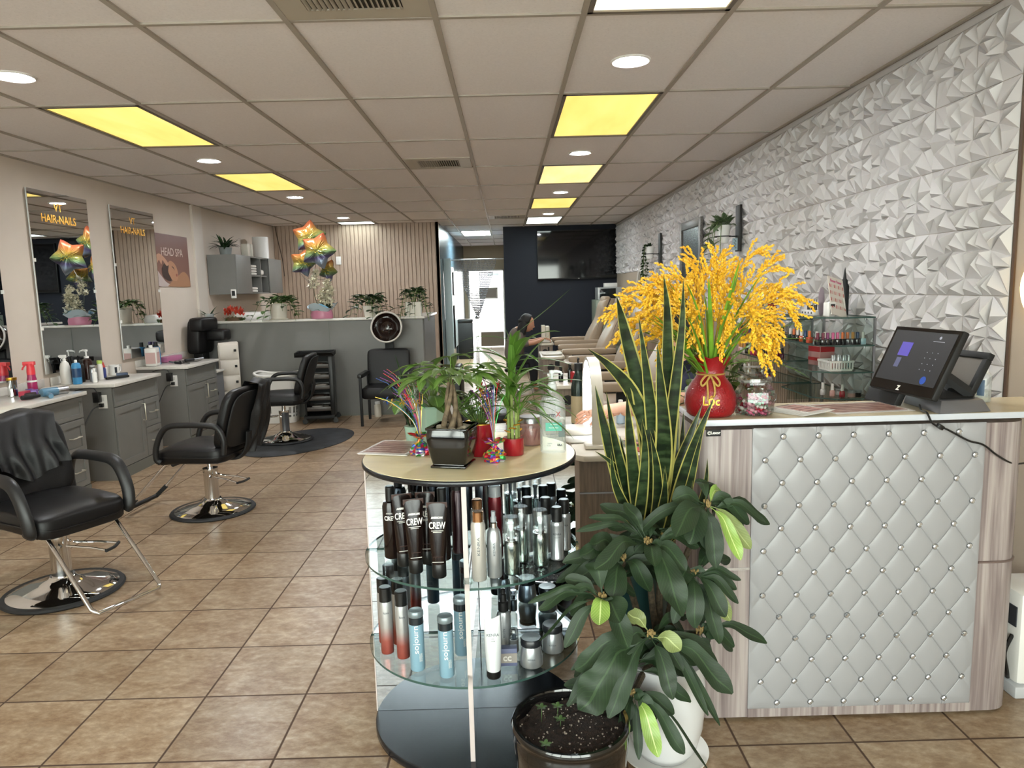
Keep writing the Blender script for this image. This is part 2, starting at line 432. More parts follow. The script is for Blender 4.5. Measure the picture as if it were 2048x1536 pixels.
struct('wall_panelling', g, PANELW, smooth=0)
struct('trim_4', MB().box(XR-.008, 3.065, .0, XR, 3.080, CZ), mat('brown_edge_trim', '#5a4536', .6))
# tan slat wainscot below the panels
g = MB().box(XR-.012, 3.1, 0, XR-.002, 5.45, .925).box(XR-.012, 5.45, 0, XR-.002, 10.9, 1.23).box(XR-.012, 10.9, 0, XR-.002, YN, .9)
y = 3.1
while y < 10.9:
    g.box(XR-.03, y, 0, XR-.011, y+.032, .92 if y < 5.43 else 1.225, mi=1); y += .045
struct('trim_5', g, [SLATD, SLATW], smooth=0)
# front wall: shop window behind the viewer
FW = mat('bulkhead_paint', '#4b5767', .6)
FY = -1.6
g = MB().box(XL-.1, FY-.1, 0, XR+.1, FY, .3).box(XL-.1, FY-.1, 2.55, XR+.1, FY, CZ)
struct('wall_front', g, FW, smooth=0)
xs = [XL-.05, -2.6, -1.3, -.1, .9, XR+.05]
AL = mat('window_aluminium', '#8b9098', .4, .7)
PANE = glassy('window_pane', '#f4faf8', .01, .6, .03)
for i in range(5):
    w = struct('window_%d' % (i+2), MB().box(xs[i], FY-.055, .3, xs[i+1], FY-.045, 2.55), PANE)
    a, b_ = xs[i], xs[i+1]
    part(w, 'window_frame', MB().box(a-.03, FY-.09, .3, a+.03, FY-.01, 2.55).box(b_-.03, FY-.09, .3, b_+.03, FY-.01, 2.55).box(a, FY-.09, .3, b_, FY-.01, .36).box(a, FY-.09, 2.49, b_, FY-.01, 2.55), AL, smooth=0)
struct('pavement_1', MB().box(-40, -60, -.12, 40, FY-.1, -.06), mat('pale_pavement', '#dedad4', .8, noise=.1, nscale=1))
struct('pavement_2', MB().box(-30, 20.4, -.12, 30, 50, -.06), MATS['pale_pavement'])

# ---------- world + exposure ----------
w = bpy.data.worlds.new('daylight'); sc.world = w; w.use_nodes = True; nt = w.node_tree
bg = nt.nodes['Background']
tc = nt.nodes.new('ShaderNodeTexCoord'); sx = nt.nodes.new('ShaderNodeSeparateXYZ'); nt.links.new(tc.outputs['Generated'], sx.inputs[0])
r = ramp(nt, [(0., '#c9c5bf'), (.5, '#f3f0ea'), (.62, '#ece9e4'), (1., '#d3dae6')])
mr = nt.nodes.new('ShaderNodeMapRange'); mr.inputs['From Min'].default_value = -1; nt.links.new(sx.outputs[2], mr.inputs['Value']); nt.links.new(mr.outputs[0], r.inputs[0])
nt.links.new(r.outputs[0], bg.inputs['Color']); bg.inputs['Strength'].default_value = WORLD
for nm, loc, rot, sx_, sy_ in (('window_daylight', (-.94, FY+.02, 1.425), (-pi/2, 0, 0), 6.2, 2.25), ('door_daylight', (-.88, 20.25, 1.05), (pi/2, 0, 0), .28, 2.1)):
    l = bpy.data.lights.new(nm, 'AREA'); l.shape = 'RECTANGLE'; l.size = sx_; l.size_y = sy_; l.cycles.is_portal = True
    o = bpy.data.objects.new(nm, l); COL.objects.link(o); o.location = loc; o.rotation_euler = (rot[0]+pi if False else rot[0], rot[1], rot[2])
    o.rotation_euler = (pi/2, 0, 0) if nm == 'window_daylight' else (-pi/2, 0, 0)
sc.view_settings.view_transform = 'Standard'; sc.view_settings.look = 'None'; sc.view_settings.gamma = 1; sc.view_settings.use_curve_mapping = False
sc.view_settings.exposure = EXPO
sc.cycles.use_denoising = True; sc.cycles.use_adaptive_sampling = True; sc.cycles.adaptive_threshold = .02
sc.cycles.max_bounces = 9; sc.cycles.diffuse_bounces = 4; sc.cycles.glossy_bounces = 5; sc.cycles.transparent_max_bounces = 24; sc.cycles.transmission_bounces = 6
sc.cycles.caustics_reflective = False; sc.cycles.caustics_refractive = False
sc.cycles.sample_clamp_indirect = 6

# ---------- ceiling fittings ----------
def emitter(name, c1, c2, st):
    m, nt, b = newmat(name); L = nt.links
    tc = nt.nodes.new('ShaderNodeTexCoord'); mp = nt.nodes.new('ShaderNodeMapping'); mp.inputs['Scale'].default_value = (3.5, .8, 1); L.new(tc.outputs['Object'], mp.inputs[0])
    n = nt.nodes.new('ShaderNodeTexNoise'); n.inputs['Scale'].default_value = 1.6; L.new(mp.outputs[0], n.inputs[0])
    r = ramp(nt, [(.3, c1), (.7, c2)]); L.new(n.outputs['Fac'], r.inputs[0])
    L.new(r.outputs[0], b.inputs['Base Color']); L.new(r.outputs[0], b.inputs['Emission Color']); b.inputs['Emission Strength'].default_value = st
    b.inputs['Roughness'].default_value = .6
    return m
YEL = emitter('yellowed_diffuser', '#e6c968', '#f0d87c', TROFF*1.1); PALE = emitter('pale_yellow_diffuser', '#f8ecbc', '#fff6da', TROFF*1.7)
CREAM = emitter('amber_diffuser', '#ead28a', '#f5e2a4', TROFF*1.1); COOL = emitter('cool_white_diffuser', '#dff2ee', '#f2fffb', TROFF*7)
HALL = emitter('bright_passage_diffuser', '#dff6f4', '#f2fffb', 50.)
FRM = mat('light_frame', '#6f665b', .5)
def troffer(c, r, m, label, group=None, depth=1.):
    x0 = GX+c*GW; y0 = GY+r*GD; x1 = x0+GW; y1 = y0+GD*depth
    t = thing('troffer_light', label, 'ceiling light', ((x0+x1)/2, (y0+y1)/2, CZ), 0, 'lit troffer panels in the ceiling grid')
    hx = GW/2-.014; hy = GD*depth/2-.014
    part(t, 'frame', MB().box(-hx, -hy, -.012, -hx+.022, hy, .002).box(hx-.022, -hy, -.012, hx, hy, .002).box(-hx, -hy, -.012, hx, -hy+.022, .002).box(-hx, hy-.022, -.012, hx, hy, .002), FRM, smooth=0)
    part(t, 'diffuser', MB().box(-hx+.02, -hy+.02, -.004, hx-.02, hy-.02, .001), m, smooth=0)
troffer(3, -1, PALE, 'brightest creamy lit panel, nearest of the right row, cut by the top edge')
troffer(3, 1, YEL, 'large yellow lit panel second in the right row, behind the first round spot')
troffer(3, 3, CREAM, 'amber lit panel third in the right row of ceiling lights')
troffer(3, 5, YEL, 'small yellow lit panel fourth in the right row of ceiling lights')
troffer(3, 7, COOL, 'cool white lit panel last in the right row, before the navy wall')
troffer(-2, 1, YEL, 'long yellow lit panel above the hair stations, nearest in the left row')
troffer(-2, 3, YEL, 'second yellow lit panel of the left row, between two round spots')
troffer(-2, 7, COOL, 'cool white lit panel against the slatted wall above the star balloons', depth=.36)
troffer(1, 9, HALL, 'cool white lit panel in the passage beyond the slatted wall')
LED = mat('led_disc', '#f4f9ff', .5, emit=DOWN)
def downlight(x, y, label):
    t = thing('recessed_spotlight', label, 'ceiling light', (x, y, CZ), 0, 'round recessed spotlights')
    part(t, 'trim_ring', MB().lathe([(.082, .001), (.105, .001), (.105, -.004), (.098, -.010), (.082, -.006)], 32, cap=False), mat('spot_ring', '#e6e2dc', .4))
    part(t, 'led_disc', MB().lathe([(.084, -.003), (.084, -.006)], 32), LED)
for (x, y), s in zip([(.69, 3.98), (.69, 6.58), (.715, 9.22), (.716, 11.83), (-2.565, 3.985), (-2.57, 6.51), (-2.558, 9.05), (-2.55, 11.63)],
    ['round spotlight between the two nearest lit panels of the right row', 'round spotlight between the second and third lit panels of the right row', 'round spotlight between the third and fourth lit panels of the right row', 'round spotlight between the last two lit panels of the right row',
     'round spotlight at the left edge of the photo above the near chair', 'round spotlight between the two yellow panels of the left row', 'round spotlight past the second yellow panel of the left row', 'farthest round spotlight of the left row, above the star balloons']): downlight(x, y, s)
VM = mat('vent_paint', '#b5ab9a', .5); VD = mat('vent_dark', '#3a352e', .8)
def vent(x, y, w, h, iw, ih, label):
    t = thing('ceiling_vent', label, 'vent', (x, y, CZ))
    part(t, 'face_plate', MB().box(-w/2, -h/2, -.008, w/2, -ih/2, 0).box(-w/2, ih/2, -.008, w/2, h/2, 0).box(-w/2, -ih/2, -.008, -iw/2, ih/2, 0).box(iw/2, -ih/2, -.008, w/2, ih/2, 0), VM, smooth=0)
    part(t, 'backing', MB().box(-iw/2, -ih/2, -.002, iw/2, ih/2, 0), VD, smooth=0)
    g = MB(); n = 18
    for i in range(n): g.bx(-iw/2+iw*(i+.5)/n, 0, -.006, .004, ih, .016, ry=.7 if i < n/2 else -.7)
    part(t, 'louvre', g, VM, smooth=0)
vent(GX+1.5*GW, 2.98, .62, .60, .40, .40, 'large square air vent at the top edge, nearest of the vents')
vent(GX+1.5*GW, 6.93, .60, .56, .38, .34, 'air vent in the middle of the ceiling between the two light rows')
vent(GX+2.5*GW, 12.2, .60, .60, .42, .40, 'farthest air vent beside the last lit panel of the right row')
# ---------- helpers for furniture ----------
def bottle(name, label, cat, loc, parts, group=None, rz=0):
    t = thing(name, label, cat, loc, rz, group)
    for p in parts:
        nm, prof, m = p[:3]; kw = dict(p[3]) if len(p) > 3 else {}
        if isinstance(prof, MB): part(t, nm, prof, m)
        else: part(t, nm, MB().lathe(prof, kw.pop('n', 20), **kw), m)
    return t
def cap(r, z0, z1, b=.003): return [(r, z0), (r, z1-b), (r-b, z1), (0, z1)]
def body(r, z1, neck=.4, sh=.02, b=.004): return [(0, 0), (r-b, 0), (r, b), (r, z1-sh), (r*.85, z1-sh*.4), (r*neck, z1)]
def pump(t, z, s=1., m=None, d=-1):
    part(t, 'pump', MB().lathe([(.014*s, 0), (.014*s, .012*s), (.005*s, .014*s), (.005*s, .04*s), (.010*s, .041*s), (.010*s, .052*s), (0, .054*s)], 16, (0, 0, z)).tube([(0, 0, z+.047*s), (d*.018*s, 0, z+.048*s), (d*.036*s, 0, z+.044*s), (d*.040*s, 0, z+.036*s)], [.006*s, .006*s, .0045*s, .004*s], 8), m or WHITE)
def trigger(t, z, s=1., m=None, d=-1):
    part(t, 'trigger_head', MB().lathe([(.013*s, 0), (.013*s, .018*s), (.008*s, .022*s)], 14, (0, 0, z)).bx(d*.008*s, 0, z+.034*s, .05*s, .018*s, .024*s).bx(d*.036*s, 0, z+.036*s, .012*s, .012*s, .014*s).tube([(d*.014*s, 0, z+.024*s), (d*.026*s, 0, z+.010*s), (d*.024*s, 0, z-.008*s)], .004*s, 6), m or WHITE, bevel=.002)

# ---------- hair stations along the left wall ----------
HANDLE = mat('pale_brass_handle', '#d6d0c0', .3, .9)
def shaker(w, h, fr=.05, d=.014):
    g = MB().box(0, 0, 0, d*.4, w, h)
    for a in ((0, 0, w, fr), (0, h-fr, w, h), (0, fr, fr, h-fr), (w-fr, fr, w, h-fr)):
        y0, z0, y1, z1 = a[0], a[1], a[2], a[3]
        g.box(d*.3, y0, z0, d, y1, z1)
    return g
def pull(L, vert):
    return MB().tube([(0,0,0), (.03,0,0), (.03,0,L), (0,0,L)] if vert else [(0,0,0), (.03,0,0), (.03,L,0), (0,L,0)], .0055, 8)
XF = -3.50
def cabinet(y0, y1, label, top_label, bs_to):
    L = y1-y0
    t = thing('station_cabinet', label, 'cabinet', (XF, y0, 0), 0, 'grey hair station cabinets')
    part(t, 'body', MB().box(XL+.004-XF, 0, .0, -.016, L, .845), GREYP, smooth=0)
    part(t, 'toe_kick', MB().box(-.02, .002, 0, -.004, L-.002, .098), mat('dark_grey_kick', '#6b6c66', .5), smooth=0)
    def face(nm, a, z0, b, z1, fr=.05):
        o = part(t, nm, shaker(b-a, z1-z0, fr), GREYP, loc=(-.016, a, z0), smooth=0, bevel=.0015, bseg=1); return o
    dv = L*.62
    face('drawer', .012, .665, L-.012, .835, .035)
    d = face('door', .012, .105, dv-.004, .655, .06); part(d, 'handle', pull(.16, True), HANDLE, loc=(.012, dv-.05, .36))
    for z0, z1 in ((.385, .655), (.105, .378)):
        d = face('drawer', dv+.004, z0, L-.012, z1, .05); part(d, 'handle', pull(.12, False), HANDLE, loc=(.012, (L-.016-dv)/2-.06, (z1-z0)/2-.0))
    w = thing('station_worktop', top_label, 'worktop', (XF, y0, .848), 0, 'pale stone worktops of the hair stations')
    part(w, 'slab', MB().prism([(XL+.004-XF, -.02), (.035, -.03), (.035, L+.005), (XL+.004-XF, L+.02)], 0, .030), QUARTZ, bevel=.003)
    part(w, 'backsplash', MB().box(XL+.003-XF, -.02, .031, XL+.022-XF, bs_to-y0, .10), QUARTZ, bevel=.002)
cabinet(4.99, 5.86, 'grey shaker cabinet behind the nearest styling chair, at the left edge', 'pale worktop holding the pink spray bottle and hair dryer', 6.20)
cabinet(6.32, 7.14, 'middle grey shaker cabinet below the taller lettered mirror', 'pale worktop holding the blue bottle and white mug', 7.46)
cabinet(7.78, 8.60, 'grey shaker cabinet farthest along the left wall, by the white drawer tower', 'pale worktop holding the pink case and black cords', 9.0)

# mirrors
MIRROR = mat('mirror_silver', '#e6e9ea', .008, 1.)
for y0, y1, z0, z1, lab in ((6.23, 7.10, .985, 2.57, 'tall frameless wall mirror with gold letters, nearest fully visible one'), (7.51, 8.41, .985, 2.57, 'tall frameless wall mirror with gold letters, next to the head spa poster'), (4.95, 5.80, .985, 2.57, 'wall mirror cut off by the left edge of the photo')):
    t = thing('wall_mirror', lab, 'mirror', (XL+.03, y0, z0), 0, 'station mirrors on the left wall')
    w = y1-y0; h = z1-z0
    part(t, 'glass', MB().box(-.006, 0, 0, 0, w, h), MIRROR, smooth=0)
    part(t, 'edge', MB().box(-.012, -.002, -.002, -.0055, w+.002, h+.002), mat('mirror_edge', '#dcdfe0', .3), smooth=0)
    for zz in (.25, .62): part(t, 'clip', MB().bx(.002, .004, h*zz, .012, .02, .03), CLEAR if False else WHITE)
    part(t, 'clip', MB().bx(.002, w-.004, h*.45, .012, .02, .03), WHITE)
    for s_, zz, sz in (('VT', h-.13, .10), ('HAIR-NAILS', h-.235, .10)):
        part(t, 'gold_lettering', text_mesh(s_, sz, GOLD, 'gold_lettering', frame_mat((.0012, w*.47, zz), (0, 1, 0), (1, 0, 0)), 0.0004, sx=.98, bold=.0018), GOLD)

# head spa poster
def poster():
    t = thing('wall_poster', 'dusty pink head spa poster beside the second mirror', 'poster', (XL+.006, 8.41, 1.745))
    w, h = .885, .62
    m, nt, b = newmat('poster_print'); L = nt.links
    tc = nt.nodes.new('ShaderNodeTexCoord'); sp = nt.nodes.new('ShaderNodeSeparateXYZ'); L.new(tc.outputs['Object'], sp.inputs[0])
    r = ramp(nt, [(0., '#8d6a5c'), (.5, '#7d5549'), (1., '#6e473f')]); mr = nt.nodes.new('ShaderNodeMapRange'); mr.inputs['From Max'].default_value = h; L.new(sp.outputs[2], mr.inputs[0]); L.new(mr.outputs[0], r.inputs[0]); L.new(r.outputs[0], b.inputs['Base Color']); b.inputs['Roughness'].default_value = .35
    part(t, 'sheet', MB().box(0, 0, 0, .004, w, h), m, smooth=0)
    def blob(nm, pts, c, k):
        P = catmull(pts+[pts[0]], 5)[:-1]
        part(t, nm, MB().add([(.0045+.0004*k, p.x*w, p.y*h) for p in P], [tuple(range(len(P)))]), mat('print_'+nm, c, .4), smooth=0)
    blob('printed_towel', [(.02, .02), (.02, .3), (.12, .22), (.25, .1), (.4, .02), (.2, .0)], '#c7b8b4', 1)
    blob('printed_shoulder', [(.3, .01), (.45, .12), (.6, .2), (.8, .3), (.95, .2), (.97, .01), (.6, .0)], '#a87b5c', 2)
    blob('printed_face', [(.3, .42), (.42, .5), (.55, .44), (.62, .3), (.6, .14), (.48, .12), (.36, .2)], '#b88768', 3)
    blob('printed_hair', [(.16, .34), (.24, .44), (.36, .42), (.34, .28), (.42, .13), (.3, .12), (.18, .2)], '#3a2620', 4)
    blob('printed_hand', [(.02, .58), (.12, .62), (.26, .55), (.36, .44), (.30, .40), (.20, .50), (.16, .42), (.10, .50), (.04, .44)], '#c39478', 5)
    blob('printed_eyebrow', [(.44, .40), (.50, .38), (.53, .32), (.50, .35)], '#4a3028', 6)
    blob('printed_lips', [(.555, .25), (.60, .25), (.59, .20), (.56, .21)], '#9a4f45', 6)
    part(t, 'lettering', text_mesh('HEAD SPA', .135, mat('poster_letters', '#d9c6ba', .5), 'lettering', frame_mat((.0055, w*.5, h*.66), (0, 1, 0), (1, 0, 0)), .0003, sx=.93), mat('poster_letters'))
poster()

# sockets, adapters and leads between the cabinets
for (x, y, z, lab) in ((-3.60, 6.318, .72, 'wall socket plate on the side of the middle grey cabinet'), (-3.64, 7.778, .72, 'wall socket plate on the side of the farthest grey cabinet')):
    t = thing('socket_plate', lab, 'socket', (x, y, z))
    part(t, 'plate', MB().box(-.04, -.008, -.06, .04, 0, .06), WHITE, bevel=.002)
    for zz in (-.025, .025): part(t, 'outlet', MB().box(-.016, -.010, zz-.016, .016, -.0075, zz+.016), mat('outlet_face', '#cfccc6', .4), bevel=.001)
    a = thing('socket_adapter', 'black plug adapter in the ' + ('nearer' if y < 7 else 'farther') + ' cabinet socket', 'adapter', (x, y-.011, z))
    part(a, 'adapter_block', MB().box(-.055, -.05, .0, .0, 0, .09), BLACK, bevel=.004)
    part(a, 'plug', MB().box(-.02, -.03, -.045, .015, 0, -.012), BLACK, bevel=.004)
    part(a, 'lead', MB().tube(catmull([(-.005, -.03, -.03), (-.06, -.06, -.06), (-.10, -.10, -.16), (-.13, -.14, -.26)]), .005, 6).tube(catmull([(-.03, -.02, .09), (-.05, -.03, .125), (-.10, -.06, .13), (-.16, -.12, .12)]), .004, 6), BLACK)

# things on the nearest worktop
ZC = .880
def sp_(nm, c, **k): return mat(nm, c, **k)
t = thing('spray_bottle', 'pink and purple mist spray bottle with red trigger head', 'spray bottle', (-3.90, 5.86, ZC), .2)
part(t, 'flask', MB().lathe([(0, 0), (.033, 0), (.036, .01), (.036, .10), (.030, .13), (.030, .145)], 22), mat('magenta_plastic', '#a8285f', .3), label='purple-pink flask')
part(t, 'collar', MB().lathe([(.030, .145), (.031, .17), (.027, .215), (.030, .235)], 22), mat('coral_plastic', '#e8434a', .35))
part(t, 'trigger_head', MB().box(-.050, -.02, .222, .034, .02, .252).tube([(-.04, 0, .225), (-.058, 0, .20), (-.062, 0, .185)], .007, 8), mat('coral_plastic'), bevel=.006)
part(t, 'label_band', MB().lathe([(.0365, .085), (.0365, .10)], 22, cap=False), WHITE)
t = thing('hair_dryer', 'blue and silver hair dryer lying on the nearest worktop', 'hair dryer', (-3.62, 5.53, ZC+.034), 1.1)
part(t, 'barrel', MB().lathe([(0, 0), (.03, .0), (.034, .02), (.033, .12)], 20, M=Matrix.Rotation(pi/2, 4, 'Y')), mat('steel_blue_plastic', '#5a8098', .35))
part(t, 'nozzle', MB().lathe([(.033, .12), (.031, .15), (.033, .20), (.028, .20), (.02, .16)], 20, M=Matrix.Rotation(pi/2, 4, 'Y'), cap=False), STEEL)
part(t, 'handle', MB().tube(catmull([(.03, -.02, -.01), (.02, -.08, -.016), (-.01, -.14, -.018)]), [.017]*7+[.018]*6, 10), mat('steel_blue_plastic'))
solo('folded_towel', MB().sq((0, 0, 0), (.08, .13, .016), .4, fn=lambda x, y, z: (x, y, z+.006*sin(y*30)+.004*sin(x*40))), mat('white_terry', '#dcd8d0', .95, bump=.6, bscale=300), 'folded white towel on the nearest worktop', 'towel', (-3.72, 5.80, ZC+.020), .3)
solo('flat_iron_case', MB().box(-.03, -.12, 0, .03, .12, .03), mat('dark_brown_vinyl', '#2a1a1a', .5), 'dark flat case between the pink spray bottle and the towel', 'case', (-3.76, 5.66, ZC+.002), .25, bevel=.006)
t = thing('brush_can', 'chrome and gold can at the left edge of the nearest worktop', 'can', (-3.9, 5.62, ZC)); part(t, 'can_body', MB().lathe([(0, 0), (.035, 0), (.035, .13)], 20), CHROME); part(t, 'rim', MB().lathe([(.035, .13), (.037, .135), (.037, .15), (.03, .15)], 20), GOLD)
for i, (c, dx, dy, s_) in enumerate((('#b0334a', 0, 0, .05), ('#6b3f9a', .03, .07, .045), ('#4a3f8f', -.03, .11, .05))):
    solo('hair_clip_box', MB().box(-s_/2, -s_*.8, 0, s_/2, s_*.8, .045), mat('clip_box_%d' % i, c, .3), ['red', 'violet', 'indigo'][i]+' clip box beside the chrome can on the nearest worktop', 'box', (-3.78+dx, 5.58+dy, ZC+.002), .4*i, bevel=.004)
solo('round_brush', MB().tube([(0, 0, .0), (.03, .06, 0), (.06, .12, .0)], [.018, .02, .012], 10), MATTE, 'black round hair brush in front of the clip boxes', 'brush', (-3.66, 5.36, ZC+.021))

# things on the middle worktop
CH = mat('pearl_white_plastic', '#dedad3', .35)
t = bottle('spray_bottle', 'tall white trigger bottle in front of the nearest lettered mirror', 'spray bottle', (-3.93, 6.36, ZC), [('flask', [(0,0),(.04,0),(.042,.01),(.042,.15),(.03,.19),(.013,.21)], CH)]); trigger(t, .21, 1.1)
t = bottle('detangler_bottle', 'bright blue bottle beside the white trigger bottle', 'bottle', (-3.83, 6.36, ZC), [('flask', [(0,0),(.036,0),(.038,.01),(.038,.165),(.03,.185),(.012,.19)], mat('azure_plastic', '#3d86b5', .25)), ('cap', cap(.012, .19, .215), WHITE), ('printed_label', [(.0385, .06), (.0385, .14)], mat('navy_label', '#1d3f63', .4), dict(cap=False))])
bottle('styling_can', 'slim black aerosol behind the blue bottle', 'bottle', (-3.88, 6.52, ZC), [('can', body(.024, .17), MATTE), ('cap', cap(.018, .17, .20), MATTE)])
bottle('shine_spray', 'short silver bottle in front of the amber pump bottle', 'bottle', (-3.78, 6.52, ZC), [('can', body(.03, .13), STEEL), ('cap', cap(.024, .13, .15), mat('grey_cap', '#8e8d8a', .4))])
t = bottle('pump_bottle', 'dark amber bottle with white pump before the lettered mirror', 'bottle', (-3.93, 6.70, ZC), [('flask', body(.042, .20, .35, .03), mat('amber_plastic', '#2e1712', .2))]); pump(t, .20, 1.5)
bottle('gel_tube', 'white tube with lime cap beside the dark amber bottle', 'tube', (-3.78, 6.64, ZC), [('tube_body', body(.024, .15, .8), CH), ('cap', cap(.023, .15, .18), mat('lime_plastic', '#a9c25a', .35))])
bottle('serum_tube', 'blue tube with red tip behind the white mug', 'tube', (-3.84, 6.80, ZC), [('tube_body', body(.022, .10, .8), mat('cobalt_plastic', '#34407f', .35)), ('cap', [(.02, .10), (.014, .12), (.006, .15)], mat('red_tip', '#b8392f', .4))])
bottle('tint_jar', 'slim white bottle between the black aerosol and the silver bottle', 'bottle', (-3.71, 6.42, ZC), [('flask', body(.02, .10), WHITE), ('cap', cap(.012, .10, .13), WHITE)])
t = thing('brush_holder', 'black holder with combs before the lettered mirror', 'holder', (-3.96, 6.56, ZC)); part(t, 'cup', MB().lathe([(0,0),(.035,0),(.038,.12),(.034,.12),(.03,.02)], 16), MATTE)
for i in range(5): part(t, 'comb', MB().tube([(0, 0, .03), (.03*cos(i*1.3), .03*sin(i*1.3), .16), (.05*cos(i*1.3), .05*sin(i*1.3), .23)], [.006, .006, .012], 6), MATTE)
t = thing('mug', 'white mug with dark square print on the middle worktop', 'mug', (-3.86, 7.02, ZC), 0); part(t, 'cup', MB().lathe([(0,0),(.04,0),(.042,.005),(.044,.10),(.040,.10),(.038,.01),(0,.01)], 24), WHITE); part(t, 'handle', MB().tube(catmull([(.02,.04,.08),(.02,.07,.075),(.02,.075,.04),(.02,.04,.02)]), .006, 8), WHITE); part(t, 'print', MB().grid(lambda u, v: (.0448*cos(-.95+u*.5), .0448*sin(-.95+u*.5), .025+.055*v), 6, 1), mat('navy_print', '#20242c', .5))
solo('tissue_cube', MB().box(-.04, -.04, 0, .04, .04, .085), WHITE, 'small white box beside the white mug', 'box', (-3.92, 6.92, ZC+.002), .3, bevel=.006)
solo('clip_tin', MB().box(-.05, -.03, 0, .05, .03, .035), mat('slate_box', '#33415a', .4), 'small dark blue tin in front of the white mug', 'tin', (-3.70, 6.86, ZC+.002), .5, bevel=.004)
solo('straightener', MB().box(-.016, -.11, 0, .016, .11, .022), MATTE, 'black hair straightener in front of the blue tube', 'hair straightener', (-3.66, 6.70, ZC+.002), -.5, bevel=.004)

# things on the farthest worktop
t = thing('solution_jug', 'white rectangular jug with printed label on the farthest worktop', 'jug', (-3.90, 7.88, ZC), .2); part(t, 'jug_body', MB().box(-.06, -.08, 0, .06, .08, .20), CH, bevel=.015); part(t, 'printed_label', MB().box(.0605, -.06, .03, .0615, .06, .15).box(-.05, -.082, .03, .05, -.0805, .15), mat('rose_label', '#c4a29c', .5)); part(t, 'cap', MB().cyl((0, -.04, .20), .02, .03), WHITE)
bottle('shampoo_bottle', 'blue bottle behind the white rectangular jug', 'bottle', (-3.93, 8.04, ZC), [('flask', body(.04, .20), mat('azure_plastic')), ('cap', cap(.02, .20, .25), MATTE)])
bottle('shampoo_bottle', 'dark bottle with violet cap at the mirror behind the white jug', 'bottle', (-3.985, 8.13, ZC), [('flask', body(.04, .22), MATTE), ('cap', cap(.02, .22, .25), mat('violet_cap', '#4a3a6a', .4))])
solo('roller_case', MB().box(-.05, -.14, 0, .05, .24, .06), mat('rose_pink_plastic', '#b06a8e', .4), 'long pink case on the farthest worktop', 'case', (-3.94, 8.34, ZC+.002), 0, bevel=.008)
for k, (x, y, rz, lab) in enumerate(((-3.72, 8.02, .9, 'black curling iron nearest the white jug'), (-3.66, 8.36, -.5, 'black curling iron in front of the pink case'))):
    t = thing('curling_iron', lab, 'curling iron', (x, y, ZC+.016), rz); part(t, 'grip', MB().tube([(0, -.12, 0), (0, 0, 0)], .015, 10), MATTE); part(t, 'rod', MB().tube([(0, 0, 0), (0, .13, .004)], .010, 10), STEEL); part(t, 'lead', MB().tube(catmull([(0, -.12, 0), (.03, -.17, -.010), (.10, -.13, -.011), (.12, -.04, -.011), (.06, .05, -.011)]), .004, 6), BLACK)
solo('coiled_lead', MB().tube(catmull([(.03*cos(a*.9)+.02*a*.1, .02*a, .006+.004*sin(a*2)) for a in range(22)], 3), .005, 6), BLACK, 'coiled black lead beside the pink case', 'cable', (-3.80, 8.10, ZC+.001))
# lower tool shelf at the far end, drawer tower, black chair behind
t = thing('tool_holder', 'low grey tool cabinet with round holes beside the farthest station', 'cabinet', (-3.60, 8.66, 0)); part(t, 'body', MB().box(-.35, 0, 0, 0.06, .22, .70), mat('mid_grey_laminate', '#6d6e72', .45), smooth=0); part(t, 'top', MB().box(-.36, -.01, .70, .08, .23, .725), QUARTZ, bevel=.002); part(t, 'hole_ring', MB().lathe([(.05, 0), (.058, 0), (.058, .008), (.05, .008)], 24, M=Matrix.Translation((.02, -.002, .45)) @ Matrix.Rotation(pi/2, 4, 'X')), MATTE); part(t, 'hole', MB().cyl((0, 0, 0), .051, .006, 24, Matrix.Translation((.02, .0, .45)) @ Matrix.Rotation(pi/2, 4, 'X')), MATTE)
t = thing('drawer_tower', 'white plastic drawer tower with square black knobs', 'drawer unit', (-3.60, 9.22, 0), -1.15)
part(t, 'carcass', MB().box(-.08, -.11, 0, .12, .13, 1.035), mat('white_tower_plastic', '#d3cbc0', .4), bevel=.01)
for i in range(5):
    d = part(t, 'drawer', MB().box(.115, -.10, .02+i*.2, .132, .12, .205+i*.2), mat('white_tower_plastic'), bevel=.008)
    part(d, 'knob', MB().box(.131, .07, .115+i*.2, .145, .10, .145+i*.2), MATTE, bevel=.002)
    part(d, 'front_edge', MB().box(-.06, -.116, .02+i*.2, .10, -.109, .205+i*.2), mat('white_tower_plastic'), bevel=.004)
t = thing('shampoo_chair', 'black reclining chair back standing behind the farthest worktop', 'chair', (-3.90, 9.17, 0), -.1)
part(t, 'backrest', MB().sq((0, 0, 1.12), (.09, .20, .22), .3).warp(lambda x, y, z: (x+.08*(z-1.1), y, z)), LEATHER)
part(t, 'headrest', MB().sq((.06, -.02, 1.27), (.10, .21, .09), .35), LEATHER)
part(t, 'armrest', MB().sq((.20, .06, 1.13), (.14, .10, .075), .4), LEATHER)
part(t, 'seat', MB().box(-.09, -.16, .42, .08, .16, .56), LEATHER, bevel=.03)
part(t, 'frame', MB().box(-.07, -.08, .0, .05, .08, .95), MATTE, bevel=.005)

